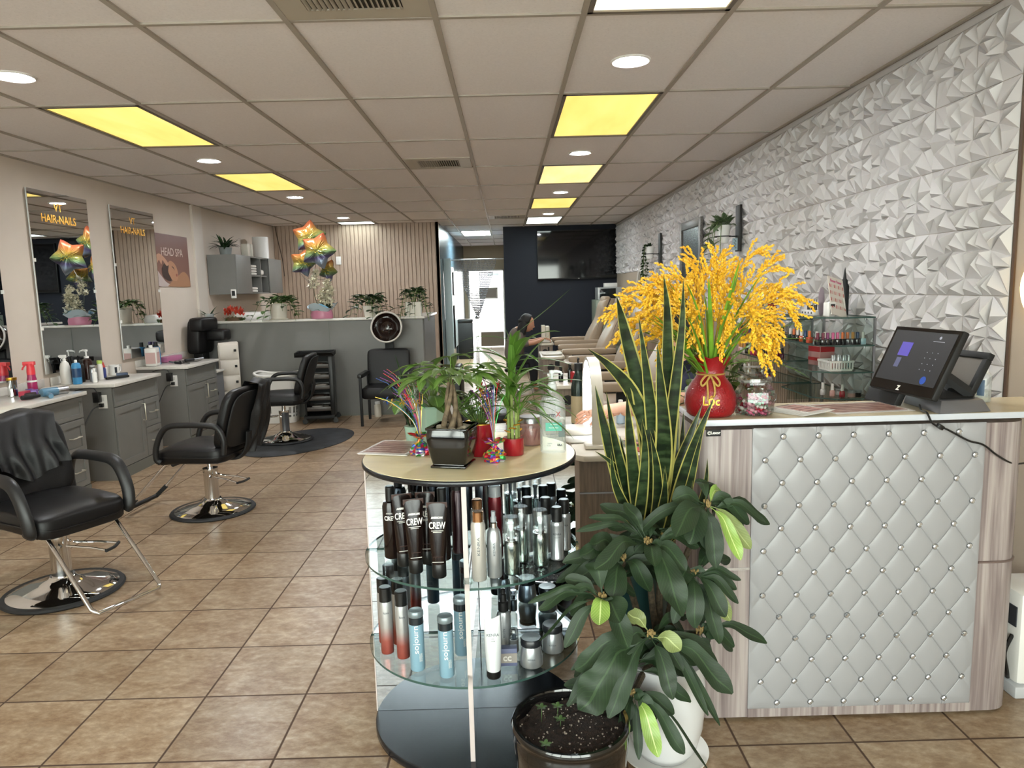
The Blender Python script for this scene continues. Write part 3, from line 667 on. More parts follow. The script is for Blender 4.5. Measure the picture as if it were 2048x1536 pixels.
# ---------- half wall and what stands on it ----------
PY = 9.42; PXR = -1.10; PZ = 1.262
GP = mat('half_wall_laminate', '#757470', .4, noise=.03, nscale=5)
g = MB().box(XL, PY, 0, PXR, PY+.12, PZ).box(PXR-.12, PY+.12, 0, PXR, 11.0, PZ)
struct('wall_partition', g, GP, smooth=0, bevel=.004)
struct('trim_6', MB().box(-2.335, PY-.005, 0, -2.325, PY+.01, PZ).box(-3.66, PY-.005, 0, -3.65, PY+.01, PZ).box(XL, PY-.006, 0, PXR+.006, PY, .03), mat('panel_joint', '#6f726b', .5), smooth=0)
struct('trim_7', MB().prism([(XL, PY-.03), (PXR+.03, PY-.03), (PXR+.03, 11.02), (PXR-.15, 11.02), (PXR-.15, PY+.18), (XL, PY+.18)], PZ, PZ+.03), QUARTZ, bevel=.004)
ZP = PZ+.031
PLANT = mat('leaf_green', '#3f5a2a', .45, noise=.35, nscale=18)
PLANTD = mat('leaf_dark_green', '#2c4426', .4, noise=.35, nscale=18)
PLANTY = mat('leaf_yellow_green', '#6f8a3a', .45, noise=.3, nscale=15)
POTW = mat('cream_ceramic', '#d8d2c4', .35)
def trailing(n, r0, Lr, down, W, mats_, seed, up=.12, shape=3):
    """foliage: arching stems with leaves along them"""
    rr = random.Random(seed); g = MB(); st = MB()
    for i in range(n):
        a = rr.uniform(0, 2*pi); L = rr.uniform(*Lr); dn = rr.uniform(*down)
        pts = [(r0*.3*cos(a), r0*.3*sin(a), 0)]
        for k in range(1, 7):
            q = k/6; pts.append((cos(a)*(r0*.3+L*q), sin(a)*(r0*.3+L*q), up*sin(pi*min(1, q*1.1))-dn*q*q))
        C_ = catmull(pts, 3); st.tube(C_, .0025, 5)
        for k in range(2, len(C_)-1, 2):
            p = C_[k]; b = a+rr.uniform(-1.4, 1.4)
            g.leaf(p, (cos(b), sin(b), rr.uniform(-.2, .7)), W*rr.uniform(.9, 1.6), W*rr.uniform(.5, .8), rr.uniform(.2, .9), .3, 5, shape)
    return g, st
def potted(name, label, cat, loc, pot, potm, soil_r, soil_z, fol, fm, group=None, rz=0, extra=None):
    t = thing(name, label, cat, loc, rz, group)
    part(t, 'pot', pot if isinstance(pot, MB) else MB().lathe(pot, 28), potm)
    if soil_r: part(t, 'soil', MB().lathe([(0, soil_z+.004), (soil_r*.6, soil_z+.003), (soil_r, soil_z-.002)], 20), SOIL)
    g, st = fol
    part(t, 'foliage', g.warp(lambda x, y, z: (x, y, z+soil_z)), fm)
    if st and st.v: part(t, 'stem', st.warp(lambda x, y, z: (x, y, z+soil_z)), STEM)
    return t
# glass pot with dark pointed leaves
g = MB(); rr = random.Random(3)
for i in range(7): g.leaf((0,0,0), (cos(i*.95+.4), .3*sin(i*.95+.4), .75), rr.uniform(.16, .24), .035, .5, .2, 6, 0)
t = potted('potted_plant', 'dark pointed-leaf plant in a glass pot at the wall end of the half wall', 'plant', (-3.90, PY+.06, ZP), [(0,0),(.05,0),(.055,.01),(.06,.10),(.057,.10),(.05,.012)], glassy('pale_glass', '#e4ebe8', .05, .8, .06, .25), .045, .04, (g, MB()), PLANTD)
# red-orange flower cluster
g = MB(); gl = MB(); rr = random.Random(4)
for i in range(46):
    x = rr.uniform(-.13, .13); y = rr.uniform(-.05, .05); h = rr.uniform(.13, .27)*(1-abs(x)*2)
    for k in range(3): g.leaf((x, y, h*.6), (rr.uniform(-.5, .5), rr.uniform(-.5, .5), 1), rr.uniform(.04, .07), .022, .3, .2, 4, 3)
    gl.leaf((x, y, 0), (rr.uniform(-.8, .8), rr.uniform(-.8, .8), .8), .07, .025, .7, .2, 4, 3)
t = thing('flower_pot', 'cluster of red-orange flowers next to the glass-potted plant', 'flowers', (-3.58, PY+.06, ZP)); part(t, 'blossom', g, mat('red_orange_petal', '#d2472c', .5, noise=.3, nscale=30, col2='#a8301f')); part(t, 'foliage', gl, PLANT); part(t, 'pot', MB().lathe([(0,0),(.07,0),(.08,.04),(.07,.045)], 20, sx=1.4), mat('brown_pot', '#5b4630', .6))
potted('potted_plant', 'pothos trailing from a ribbed cream pot under the wall cabinet', 'plant', (-2.99, PY+.07, ZP), [(0,0),(.11,0),(.115,.012),(.098,.016),(.105,.10),(.108,.19),(.115,.195),(.115,.21),(.10,.21),(.095,.18)], POTW, .095, .185, trailing(14, .1, (.16, .38), (.06, .24), .085, None, 21), PLANT)
potted('potted_plant', 'leafy plant in a cream pot left of the hood dryer', 'plant', (-1.79, PY+.07, ZP), [(0,0),(.075,0),(.095,.13),(.10,.15),(.09,.15),(.085,.13)], POTW, .085, .135, trailing(15, .08, (.12, .28), (.03, .20), .085, None, 22, .16), PLANTD)
potted('potted_plant', 'plant in a square cream pot at the end of the half wall', 'plant', (-1.22, PY+.07, ZP), MB().prism([(-.10,-.07),(.10,-.07),(.10,.07),(-.10,.07)], 0, .185), POTW, .065, .186, trailing(20, .08, (.08, .22), (.02, .26), .065, None, 23, .19), PLANTD)
solo('white_basin_rim', MB().sq((0, 0, 0), (.30, .22, .07), .35), WHITE, 'white shampoo basin rim behind the half wall', 'basin', (-3.40, PY+.52, ZP+.03))
# gift basket with flowers
t = thing('flower_basket', 'white flower arrangement in blue and pink wrapping on the half wall', 'flower basket', (-2.42, PY+.06, ZP))
part(t, 'pink_wrap', MB().lathe([(0,0),(.13,0),(.14,.05),(.12,.12),(.10,.125)], 24, sx=1.05, sy=.8).warp(lambda x, y, z: (x+.008*sin(z*80), y, z)), mat('pink_foil', '#cf86a0', .35))
g = MB()
for k, (mi, r0, h0) in enumerate(((0, .15, .16), (1, .19, .17))):
    g.grid(lambda u, v: ((.10+(r0-.10)*v+.02*sin(u*2*pi*5)*v)*cos(2*pi*u), .8*(.10+(r0-.10)*v)*sin(2*pi*u), .07+(h0-.07)*v+.035*sin(u*2*pi*3+k)*v), 40, 4, wrap=True, mi=mi)
part(t, 'tissue_wrap', g, [mat('sky_blue_tissue', '#7fb4cf', .4), mat('pearl_cellophane', '#c6d5dc', .25)])
g = MB(); gl = MB(); rr = random.Random(9)
for (cx, h0, h1, n) in ((-.09, .38, .62, 60), (.05, .22, .50, 80), (.09, .14, .40, 70), (-.03, .12, .34, 60)):
    st = [(cx*.3, 0, .1), (cx*.8, 0, (h0+.1)/2), (cx, 0, h0), (cx+.04, .01, h1)]
    gl.tube(catmull(st, 4), .004, 5)
    for i in range(n):
        q = rr.random(); z = h0+(h1-h0)*q; w = .075*(1-q*.6)
        x = cx+.04*q+rr.uniform(-w, w); y = rr.uniform(-w, w)*.7
        for k in range(3): g.leaf((x, y, z), (rr.uniform(-1, 1), rr.uniform(-1, .4), rr.uniform(-.2, 1)), .046, .026, .4, .2, 3, 3)
for i in range(60): gl.leaf((rr.uniform(-.1, .1), rr.uniform(-.07, .05), .12), (rr.uniform(-1, 1), rr.uniform(-.8, .4), rr.uniform(.1, 1)), rr.uniform(.07, .13), .03, .6, .2, 4, 0)
part(t, 'blossom', g, mat('ivory_petal', '#e8e2cc', .55)); part(t, 'foliage', gl, PLANTD)
# star balloons: things of their own, tied above the basket
def rainbow():
    m, nt, b = newmat('rainbow_foil'); L = nt.links
    tc = nt.nodes.new('ShaderNodeTexCoord'); sp = nt.nodes.new('ShaderNodeSeparateXYZ'); L.new(tc.outputs['Object'], sp.inputs[0])
    a = nt.nodes.new('ShaderNodeMath'); a.operation = 'SUBTRACT'; L.new(sp.outputs[2], a.inputs[0])
    k = nt.nodes.new('ShaderNodeMath'); k.operation = 'MULTIPLY'; k.inputs[1].default_value = .55; L.new(sp.outputs[0], k.inputs[0]); L.new(k.outputs[0], a.inputs[1])
    mr = nt.nodes.new('ShaderNodeMapRange'); mr.inputs['From Min'].default_value = -.26; mr.inputs['From Max'].default_value = .24; L.new(a.outputs[0], mr.inputs[0])
    r = ramp(nt, [(.0, '#9298a4'), (.2, '#7c8795'), (.32, '#574a72'), (.43, '#6f8a5c'), (.55, '#98924c'), (.68, '#b98d48'), (.82, '#b56a40'), (1., '#a04a3a')]); L.new(mr.outputs[0], r.inputs[0])
    L.new(r.outputs[0], b.inputs['Base Color']); b.inputs['Metallic'].default_value = .45; b.inputs['Roughness'].default_value = .28
    return m
RB = rainbow(); GSCR = mat('gold_script', '#d8b94a', .3, .8)
def star(R, th=.075):
    g = MB()
    def rad(a):
        q = (a/(2*pi/5)) % 1; q = abs(q-.5)*2      # 1 at the tips
        return R*(.66+.34*q**1.6)
    for s_ in (1, -1):
        def F(u, v):
            a = 2*pi*u; r = rad(a)*v
            h = th*sqrt(max(0, 1-v**2.2))*(.75+.25*cos(a*5)*v) + .004*sin(a*45)*v*(1-v)*4
            return (r*sin(a), -s_*h if True else 0, r*cos(a))
        g.grid(F, 80, 8, wrap=True, uv=False)
    return g
for (x, z, R, rz, tilt, dy, lab) in ((-2.57, 2.36, .225, .3, .10, .16, 'rainbow foil star balloon, topmost of the bunch'), (-2.41, 2.165, .245, -.1, .35, -.06, 'rainbow foil star balloon, largest and front of the bunch'), (-2.66, 2.02, .19, .7, .3, .10, 'rainbow foil star balloon, lowest of the bunch'), (-2.36, 1.92, .16, -.5, .5, .20, 'silvery foil star balloon hanging lowest behind the front star')):
    t = thing('star_balloon', lab, 'balloon', (x, PY+.06+dy, z), rz, 'star balloons above the flower basket'); t.rotation_euler = (0, tilt, rz)
    part(t, 'foil', star(R), RB)
    g = MB()
    for k in range(2):
        zz = .035-k*.05; g.tube(catmull([(-.09+.018*i, -.078+.2*abs(-.09+.018*i)**2*8, zz+.015*sin(i*2.1+k)) for i in range(11)], 3), .0028, 5)
    part(t, 'gold_scribble', g, GSCR)
    part(t, 'ribbon', MB().tube(catmull([(0, .0, -R*.55), (.02, 0, -R*.8), ((-2.42-x)*.6, -dy*.5, -(z-1.75)*.9)]), .0025, 5), mat('silver_ribbon', '#bfc3c8', .25, .8))

# wall cabinet with open cubbies
t = thing('wall_cabinet', 'grey wall cabinet with open towel cubbies over the half wall', 'cabinet', (-4.03, 9.87, 1.64))
CX = .37; CL = 1.98; CHh = .535
part(t, 'carcass', MB().box(0, 0, 0, CX, .02, CHh).box(0, CL-.02, 0, CX, CL, CHh).box(.015, .02, 0, CX-.001, CL-.02, .02).box(.015, .02, CHh-.02, CX-.001, CL-.02, CHh).box(0, .02, 0, .015, CL-.02, CHh).box(.015, .56, .02, CX-.002, .58, CHh-.02).box(.015, 1.02, .02, CX-.002, 1.04, CHh-.02).box(.015, 1.34, .02, CX-.002, 1.36, CHh-.02), GREYP, smooth=0)
part(t, 'shelf', MB().box(.01, .58, .25, CX-.01, 1.02, .27).box(.01, 1.04, .25, CX-.02, 1.34, .27), GREYP, smooth=0)
part(t, 'door', MB().box(CX, .004, .004, CX+.018, .565, CHh-.004), GREYP, bevel=.002)
part(t, 'door', MB().box(CX, 1.355, .004, CX+.018, CL-.004, CHh-.004), GREYP, bevel=.002)
TW = mat('white_terry')
for (y, z, n, lab) in ((10.67, 1.91, 4, 'stack of folded white towels in the upper cubby'), (10.67, 1.66, 2, 'folded white towels in the lower cubby')):
    for k in range(n):
        solo('folded_towel', MB().sq((0, 0, 0), (.12, .15, .018), .35), TW, 'folded white towel in the '+('upper' if n == 4 else 'lower')+' cubby, '+['bottom one', 'second from the bottom', 'third from the bottom', 'topmost'][k] + (' of two' if n == 2 else ' of four'), 'towel', (-3.80, y, z+.019+k*.037))
solo('rolled_towel', MB().sq((0, 0, 0), (.11, .10, .045), .5), TW, 'rolled white towel in the dark narrow cubby', 'towel', (-3.80, 11.06, 1.957))
potted('potted_plant', 'spiky green plant in a grey pot on the wall cabinet', 'plant', (-3.84, 10.05, 2.177), [(0,0),(.07,0),(.085,.09),(.09,.10),(.08,.10)], mat('grey_pot', '#7e8482', .5), .07, .09, ((lambda g, rr: ([g.leaf((rr.uniform(-.04,.04), rr.uniform(-.04,.04), 0), (rr.uniform(-1,1), rr.uniform(-1,1), rr.uniform(.3,1.1)), rr.uniform(.16,.27), .035, rr.uniform(.4,1.2), .2, 6, 0) for _ in range(46)], g)[1])(MB(), random.Random(5)), MB()), PLANTD)
for k, y in enumerate((10.72, 10.84)): solo('tissue_carton', MB().box(-.05, -.05, 0, .05, .05, .19), POTW, ('nearer' if k == 0 else 'farther')+' small white carton on the wall cabinet beside the paper roll', 'carton', (-3.80, y+.02*k, 2.177), .2*k, bevel=.004)
t = thing('paper_roll', 'large white paper roll at the far end of the wall cabinet', 'paper roll', (-3.80, 11.38, 2.177)); part(t, 'roll', MB().lathe([(.02, 0), (.12, 0), (.12, .33), (.02, .33)], 28), WHITE); part(t, 'core', MB().lathe([(.02, .0), (.02, .33)], 14, cap=False), mat('card_core', '#9b7b58', .8))
t = thing('cabinet_side_thermostat', 'small white thermostat with dark screen at the cabinet corner', 'thermostat', (-3.70, 9.866, 1.645)); part(t, 'case', MB().box(-.035, -.02, -.06, .035, 0, .06), WHITE, bevel=.006); part(t, 'screen', MB().box(-.022, -.0215, -.028, .022, -.0195, .04), MATTE)  # thermostat fixed to the side face of the wall cabinet
t = thing('light_switch', 'white double light switch on the slatted wall', 'light switch', (-2.92, YB-.024, 2.18)); part(t, 'plate', MB().box(-.045, -.008, -.07, .045, 0, .07), WHITE, bevel=.002); part(t, 'rocker', MB().box(-.03, -.011, -.04, -.004, -.007, .04).box(.004, -.011, -.04, .03, -.007, .04), WHITE, bevel=.001)
solo('wall_cable', MB().tube(catmull([(0, 0, .36), (.02, 0, .20), (.06, -.02, .0), (.10, -.02, -.25), (.11, -.01, -.5)]), .008, 6), mat('brown_cord', '#4a3a30', .6), 'thin brown cable running down the corner by the slatted wall', 'cable', (-3.98, YB-.06, 2.43))
# ---------- styling chairs ----------
def cushion(c, r, e=.3, fn=None): return MB().sq(c, r, e, 32, 16, fn=fn)
RUB = mat('black_rubber_rim', '#17181a', .6)
def styling_chair(label, loc, rz, flat, lever_a):
    t = thing('styling_chair', label, 'styling chair', loc, rz, 'black hydraulic styling chairs')
    part(t, 'base', MB().lathe([(.285, .012), (.275, .022), (.20, .040), (.12, .062), (.07, .085), (.062, .10), (0, .10)], 56), CHROME, smooth=60, label='polished chrome base')
    part(t, 'base_rim', MB().lathe([(0, 0), (.300, 0), (.308, .008), (.300, .018), (.280, .022)], 56), RUB)
    part(t, 'column', MB().lathe([(.052, .085), (.052, .30), (.055, .305), (.055, .335), (.03, .335)], 28), CHROME)
    part(t, 'piston', MB().lathe([(.02, .33), (.02, .43)], 18), CHROME)
    p = part(t, 'pump_lever', MB().tube([(.035, .06, .275), (.05, .20, .265), (.06, .29, .25)], .006, 8).tube([(-.035, .06, .275), (-.05, .20, .265), (-.06, .29, .25)], .006, 8).tube([(-.055, .03, .275), (.055, .03, .275)], .008, 8), CHROME)
    p.rotation_euler = (0, 0, lever_a)
    q = part(p, 'pedal', MB().tube(catmull([(-.07, .29, .25), (0, .30, .248), (.07, .29, .25)]), .009, 8), RUB)
    part(t, 'seat', cushion((.02, 0, .475), (.265, .255, .062), .32, lambda x, y, z: (x, y, z+(.018*(1-(y/.26)**2) if z > 0 else 0)-.03*max(0, x/.26)**3)), LEATHER)
    part(t, 'seat_piping', MB().tube([(.02+.268*(abs(cos(a))**.4)*(1 if cos(a) > 0 else -1), .258*(abs(sin(a))**.4)*(1 if sin(a) > 0 else -1), .470-.03*max(0, cos(a))**3) for a in [2*pi*k/48 for k in range(48)]], .006, 6, closed=True), LEATHER)
    part(t, 'seat_plate', MB().box(-.16, -.16, .405, .18, .16, .425).box(-.05, -.05, .425, .05, .05, .44), MATTE, smooth=0)
    bk = lambda x, y, z: (x+.55*y*y-.30*z, y, z)
    part(t, 'backrest', cushion((-.285, 0, .735), (.045, .245, .225), .42, bk), LEATHER)
    part(t, 'back_shell', MB().sq((-.335, 0, .725), (.012, .225, .205), .5, 28, 12, fn=bk), MATTE)
    part(t, 'back_bracket', MB().tube(catmull([(-.10, .0, .415), (-.24, 0, .42), (-.315, 0, .50), (-.335, 0, .62)]), .016, 10, flat=2.2), MATTE)
    for s in (1, -1):
        part(t, 'hinge_bolt', MB().lathe([(.012, 0), (.012, .012), (0, .014)], 14, M=Matrix.Translation((-.27, s*.235, .545)) @ Matrix.Rotation(-s*pi/2, 4, 'X')), CHROME)
        P = catmull([(-.27, s*.265, .50), (-.285, s*.272, .60), (-.25, s*.278, .690), (-.17, s*.280, .712), (0, s*.280, .715), (.12, s*.280, .705), (.185, s*.280, .655), (.235, s*.278, .55), (.245, s*.270, .46), (.22, s*.262, .435)], 5)
        part(t, 'armrest', MB().tube(P, .021 if not flat else .019, 12, flat=1.0 if not flat else 1.75), mat('black_urethane', '#151516', .45))
    fx = [(.16, .175, .425), (.235, .185, .40), (.56, .19, .075), (.585, .17, .055), (.585, -.17, .055), (.56, -.19, .075), (.235, -.185, .40), (.16, -.175, .425)]
    part(t, 'footrest', MB().tube([V(a)*(1-u)+V(b)*u for a, b in zip(fx[:-1], fx[1:]) for u in (0, .5)]+[V(fx[-1])], .0115, 10), CHROME)
    if not flat: part(t, 'footrest_pad', MB().tube([(.50, .188, .135), (.58, .17, .058), (.58, -.17, .058), (.50, -.188, .135)], .017, 10), RUB)
    part(t, 'footrest_clamp', MB().tube([(.17, -.20, .405), (.17, .20, .405)], .016, 10), RUB)
    return t
styling_chair('black styling chair nearest the viewer, with a cape over its back', (-2.53, 3.87, 0), R_(-28), True, R_(-60))
styling_chair('middle black styling chair, seen from the side, facing the farthest cabinet', (-2.28, 5.33, 0), R_(172), False, R_(80))
styling_chair('farthest black styling chair, standing on an oval dark mat', (-2.50, 7.87, 0), R_(183), False, R_(-80))
def cape_mesh(fn, nu=34, nv=34):
    rr = random.Random(8)
    return MB().grid(fn, nu, nv, uv=False)
CAPE = mat('black_cape_cloth', '#0f0f11', .55, bump=.2, bscale=120)
def drape(loc, rz, w, front, back, ztop, bx_, seed, spread, label, yo=0.):
    """cloth hung over the top of a chair back: v runs from the front hem over the top to the back hem"""
    ph = seed*1.7
    def F(u, v):
        y = (u-.5)*w; L = front+back; s = v*L-front
        fold = .022*sin(u*17+ph+v*3)+.014*sin(u*31+ph*2-v*5)
        if s < 0: x = .06+.045*min(1, -s*6)+fold*min(1, -s*5)-.06*s*.0; z = ztop+s*(1.0-.12*sin(u*pi*2+ph))
        else: x = -.055-.03*min(1, s*6)-fold*min(1, s*5); z = ztop-s
        q = .03*(1-min(1, abs(s)*9)); z += q
        yy = y*(1-.25*min(1, abs(s)*spread))+.02*sin(v*9+ph)
        return (bx_+x*1.0-.30*(z-.735)+.5*(yy+yo)**2, yy+yo, z+.012*sin(u*9+ph))
    g = MB().grid(F, 40, 36, uv=False)
    n = len(g.v)
    return solo('salon_cape', g, CAPE, label, 'cape', loc, rz, smooth=180)
drape((-2.53, 3.87, 0), R_(-28), .40, .30, .22, .968, -.29, 1, .6, 'black cape crumpled over the back of the nearest styling chair')
c2 = drape((-2.28, 5.33, 0), R_(172), .30, .10, .50, .962, -.31, 2.3, .5, 'black cape hanging behind the back of the middle styling chair', -.14)
t = thing('floor_mat', 'dark oval floor mat under the farthest styling chair', 'mat', (-2.33, 7.82, 0))
part(t, 'mat_body', MB().lathe([(0, 0), (.50, 0), (.505, .005), (.48, .012), (0, .013)], 56, sx=1., sy=1.52), mat('black_mat_vinyl', '#1d1e20', .6, noise=.5, nscale=7, bump=.3, bscale=90, col2='#33363a'))
bpy.data.objects[t.name].rotation_euler = (0, 0, -.35)
for o in bpy.data.objects:
    if o.name == 'styling_chair.002': o.location.z = .0135

# laundry basket, trolley, dryer chair
t = thing('laundry_basket', 'white perforated laundry basket against the grey half wall', 'basket', (-2.94, 9.13, 0), 0)
def ov(u, r, k=.55): a = 2*pi*u; g = lambda q: (1 if q >= 0 else -1)*abs(q)**k; return r[0]*g(cos(a)), r[1]*g(sin(a))
g = MB()
def wall(u, v):
    x, y = ov(u, (.215+.055*v, .15+.045*v)); return (x, y, .62*v)
n = 64; rows = 24
for j in range(rows):
    for i in range(n):
        hole = 3 <= j <= 16 and (i % 4 in (1, 2)) and (j % 4 != 0) and ((i//4+j//4) % 1 == 0)
        if hole: continue
        q = [wall(i/n, j/rows), wall((i+1)/n, j/rows), wall((i+1)/n, (j+1)/rows), wall(i/n, (j+1)/rows)]
        g.add(q, [(0, 1, 2, 3)]); 
g.add([wall(i/n, 0) for i in range(n)], [tuple(range(n))])
part(t, 'basket_body', g, WHITE, smooth=30)
part(t, 'rim', MB().tube([(*ov(k/56, (.278, .202)), .625+.018*cos(4*pi*k/56)) for k in range(56)], .016, 8, closed=True), WHITE)
part(t, 'laundry', MB().sq((0, 0, .30), (.21, .15, .22), .5), mat('grey_towel', '#b9b4ac', .95))
t = thing('salon_trolley', 'tall black salon trolley with open trays by the half wall', 'trolley', (-2.40, 9.08, 0), .15)
part(t, 'top_tray', MB().box(-.27, -.20, .84, .20, .20, .87).box(-.27, -.20, .87, -.255, .20, .895).box(.185, -.20, .87, .20, .20, .895).box(-.27, -.20, .87, .20, -.185, .895).box(-.27, .185, .87, .20, .20, .895), MATTE, bevel=.004)
for sx_ in (-.17, .17):
    part(t, 'side_frame', MB().box(sx_-.012 if sx_ < 0 else sx_-.04, -.17, .08, sx_+.012, .17, .85), BLACK, bevel=.004)
for i in range(5):
    z = .16+i*.135
    d = part(t, 'tray', MB().box(-.155, -.185, z, .135, .16, z+.012).box(-.155, -.19, z, .135, -.178, z+.05).box(-.155, .15, z, .135, .16, z+.05), mat('smoked_tray', '#4a443f', .3), bevel=.002)
    part(d, 'tray_contents', MB().sq((-.04+.03*(i % 3), -.05, z+.035), (.07, .08, .022), .5).sq((.06, .0, z+.03), (.04, .06, .018), .6), mat('tray_stuff_%d' % (i % 3), ['#8f8a80', '#4a3a30', '#b5aca0'][i % 3], .6))
part(t, 'back_panel', MB().box(-.16, .165, .10, .14, .175, .84), MATTE, smooth=0)
part(t, 'base_tray', MB().box(-.2, -.2, .06, .18, .19, .10), MATTE, bevel=.004)
for x, y in ((-.17, -.17), (.17, -.17), (-.17, .17), (.17, .17)):
    part(t, 'caster', MB().lathe([(.03, -.012), (.034, 0), (.03, .012)], 16, M=Matrix.Translation((x*1.1, y*1.1, .034)) @ Matrix.Rotation(pi/2, 4, 'X')).bx(x*1.1, y*1.1, .066, .03, .03, .02), BLACK)
t = thing('hood_dryer_chair', 'black padded chair with a round hood dryer in front of the half wall', 'dryer chair', (-1.52, 8.86, 0), -pi/2)
part(t, 'seat', cushion((.0, 0, .40), (.27, .27, .075), .25), LEATHER)
part(t, 'backrest', cushion((-.27, 0, .66), (.055, .27, .24), .22, lambda x, y, z: (x-.15*z, y, z)), LEATHER)
for s in (1, -1):
    part(t, 'leg', MB().box(.22, s*.275-.016, 0, .252, s*.275+.016, .60), MATTE, bevel=.004)
    part(t, 'leg', MB().box(-.28, s*.275-.016, 0, -.248, s*.275+.016, .60), MATTE, bevel=.004)
    part(t, 'armrest', MB().sq((-.01, s*.275, .615), (.28, .034, .026), .35), BLACK)
part(t, 'dryer_post', MB().box(-.40, -.055, .35, -.36, .055, 1.02), MATTE, bevel=.006)
part(t, 'dryer_hood', MB().lathe([(.02, -.17), (.10, -.15), (.165, -.08), (.19, .0), (.192, .06), (.185, .06), (.175, .0), (.15, -.07), (.09, -.13), (.02, -.145)], 36, M=Matrix.Translation((-.26, 0, 1.165)) @ Matrix.Rotation(pi/2-.22, 4, 'Y'), cap=False), mat('smoked_brown_hood', '#2a1c18', .15, coat=.5))
part(t, 'hood_ring', MB().tube([(cos(a)*.19, sin(a)*.19, .06) for a in [2*pi*k/44 for k in range(44)]], .011, 8, closed=True, M=Matrix.Translation((-.26, 0, 1.165)) @ Matrix.Rotation(pi/2-.22, 4, 'Y')), mat('pale_ring', '#cfcac2', .35))
part(t, 'hood_vent', MB().tube([(-.05, 0, -.12), (.05, 0, -.12)], .012, 6, M=Matrix.Translation((-.26, 0, 1.165)) @ Matrix.Rotation(pi/2-.22, 4, 'Y')).tube([(0, -.05, -.12), (0, .05, -.12)], .012, 6, M=Matrix.Translation((-.26, 0, 1.165)) @ Matrix.Rotation(pi/2-.22, 4, 'Y')), CHROME)
bottle('spray_can', 'white cylinder on the floor behind the dryer chair legs', 'can', (-1.72, 9.28, 0), [('can', body(.045, .17), mat('cream_can', '#cfc7b6', .4)), ('cap', cap(.035, .17, .20), WHITE)])

# ---------- passage: frame post, bead curtain, bin ----------
struct('trim_8', MB().box(-1.155, 13.55, 0, -1.02, 13.64, 2.20), mat('pale_blue_frame', '#b9cdd0', .3), bevel=.006)
struct('trim_9', MB().box(-1.155, 15.4, 0, -1.145, 16.0, 2.1), mat('white_trim_paint'), bevel=.004)
solo('curtain_rod', MB().tube([(-1.09, 14.08, 2.19), (-.035, 14.08, 2.19)], .014, 10), STEEL, 'thin metal rod across the passage holding the bead curtain', 'rod')
g = MB(); rr = random.Random(12)
for s_ in range(30):
    f = s_/29; x0 = -.985+.80*f
    n = 34
    for k in range(n):
        q = k/(n-1); z = 2.17-1.10*q
        x = x0+(-.565-x0)*(q**1.15)*.97
        yy = 14.05-.03*sin(f*9)*(1-q)
        b = .0085; z += rr.uniform(-.004, .004)
        g.add([(x,yy,z+b*2.2),(x+b,yy,z),(x,yy-b,z),(x-b,yy,z),(x,yy+b,z),(x,yy,z-b*2.2)], [(0,2,1),(0,3,2),(0,4,3),(0,1,4),(5,1,2),(5,2,3),(5,3,4),(5,4,1)])
for k in range(60):
    for s_ in range(5):
        z = 1.07-.9*k/60; x = -.585+.014*(s_-2); b = .009; yy = 14.05+.008*((s_*7+k) % 3-1)
        g.add([(x,yy,z+b*1.4),(x+b,yy,z),(x,yy-b,z),(x-b,yy,z),(x,yy+b,z),(x,yy,z-b*1.4)], [(0,2,1),(0,3,2),(0,4,3),(0,1,4),(5,1,2),(5,2,3),(5,3,4),(5,4,1)])
g.lathe([(.035, 1.05), (.045, 1.08), (.035, 1.11)], 12, (-.572, 14.05, 0), cap=False)
solo('bead_curtain', g, mat('crystal_beads', '#a9a9ad', .25, .5), 'crystal bead curtain gathered and tied in the passage', 'bead curtain', smooth=0, kind='stuff')
t = thing('trash_bin', 'tall black bin in the passage behind the bead curtain', 'bin', (-.98, 16.9, 0)); part(t, 'bin_body', MB().prism([(-.17,-.17),(.17,-.17),(.17,.17),(-.17,.17)], 0, .85), MATTE, bevel=.02); part(t, 'lid', MB().box(-.18, -.18, .85, .18, .18, .93), BLACK, bevel=.03)
# ---------- television, counter and things at the navy wall ----------
t = thing('television', 'large black television high on the navy wall', 'television', (1.385, YN-.01, 2.235))
part(t, 'cabinet', MB().box(-.77, -.06, -.47, .77, 0, .47), MATTE, bevel=.006)
part(t, 'screen', MB().box(-.757, -.0625, -.445, .757, -.059, .457), mat('tv_glass', '#050609', .05, coat=.2), smooth=0)
part(t, 'standby_light', MB().bx(.03, -.062, -.457, .03, .002, .006), WHITE, smooth=0)
t = thing('supply_cabinet', 'pale green-grey cabinet against the navy wall right of the spa chairs', 'cabinet', (1.90, 13.55, 0))
part(t, 'body', MB().box(-.26, -.35, 0, .25, .35, 1.365), mat('sage_cabinet', '#8f988a', .5), bevel=.006)
for z in (.15, .55, .95): part(t, 'drawer', MB().box(-.24, -.365, z, .23, -.35, z+.36), mat('sage_cabinet'), bevel=.004)
t = thing('microwave_oven', 'silver-framed microwave on the pale cabinet', 'microwave', (1.92, 13.52, 1.368))
part(t, 'case', MB().box(-.23, -.20, 0, .22, .25, .225), mat('silver_case', '#b9bcbc', .35, .3), bevel=.006); part(t, 'door_glass', MB().box(-.20, -.206, .02, .10, -.199, .205), mat('dark_glass', '#12181a', .1), bevel=.002)
solo('white_carton', MB().box(-.12, -.08, 0, .12, .08, .075), WHITE, 'white carton on top of the microwave', 'box', (1.95, 13.55, 1.596), 0, bevel=.004)

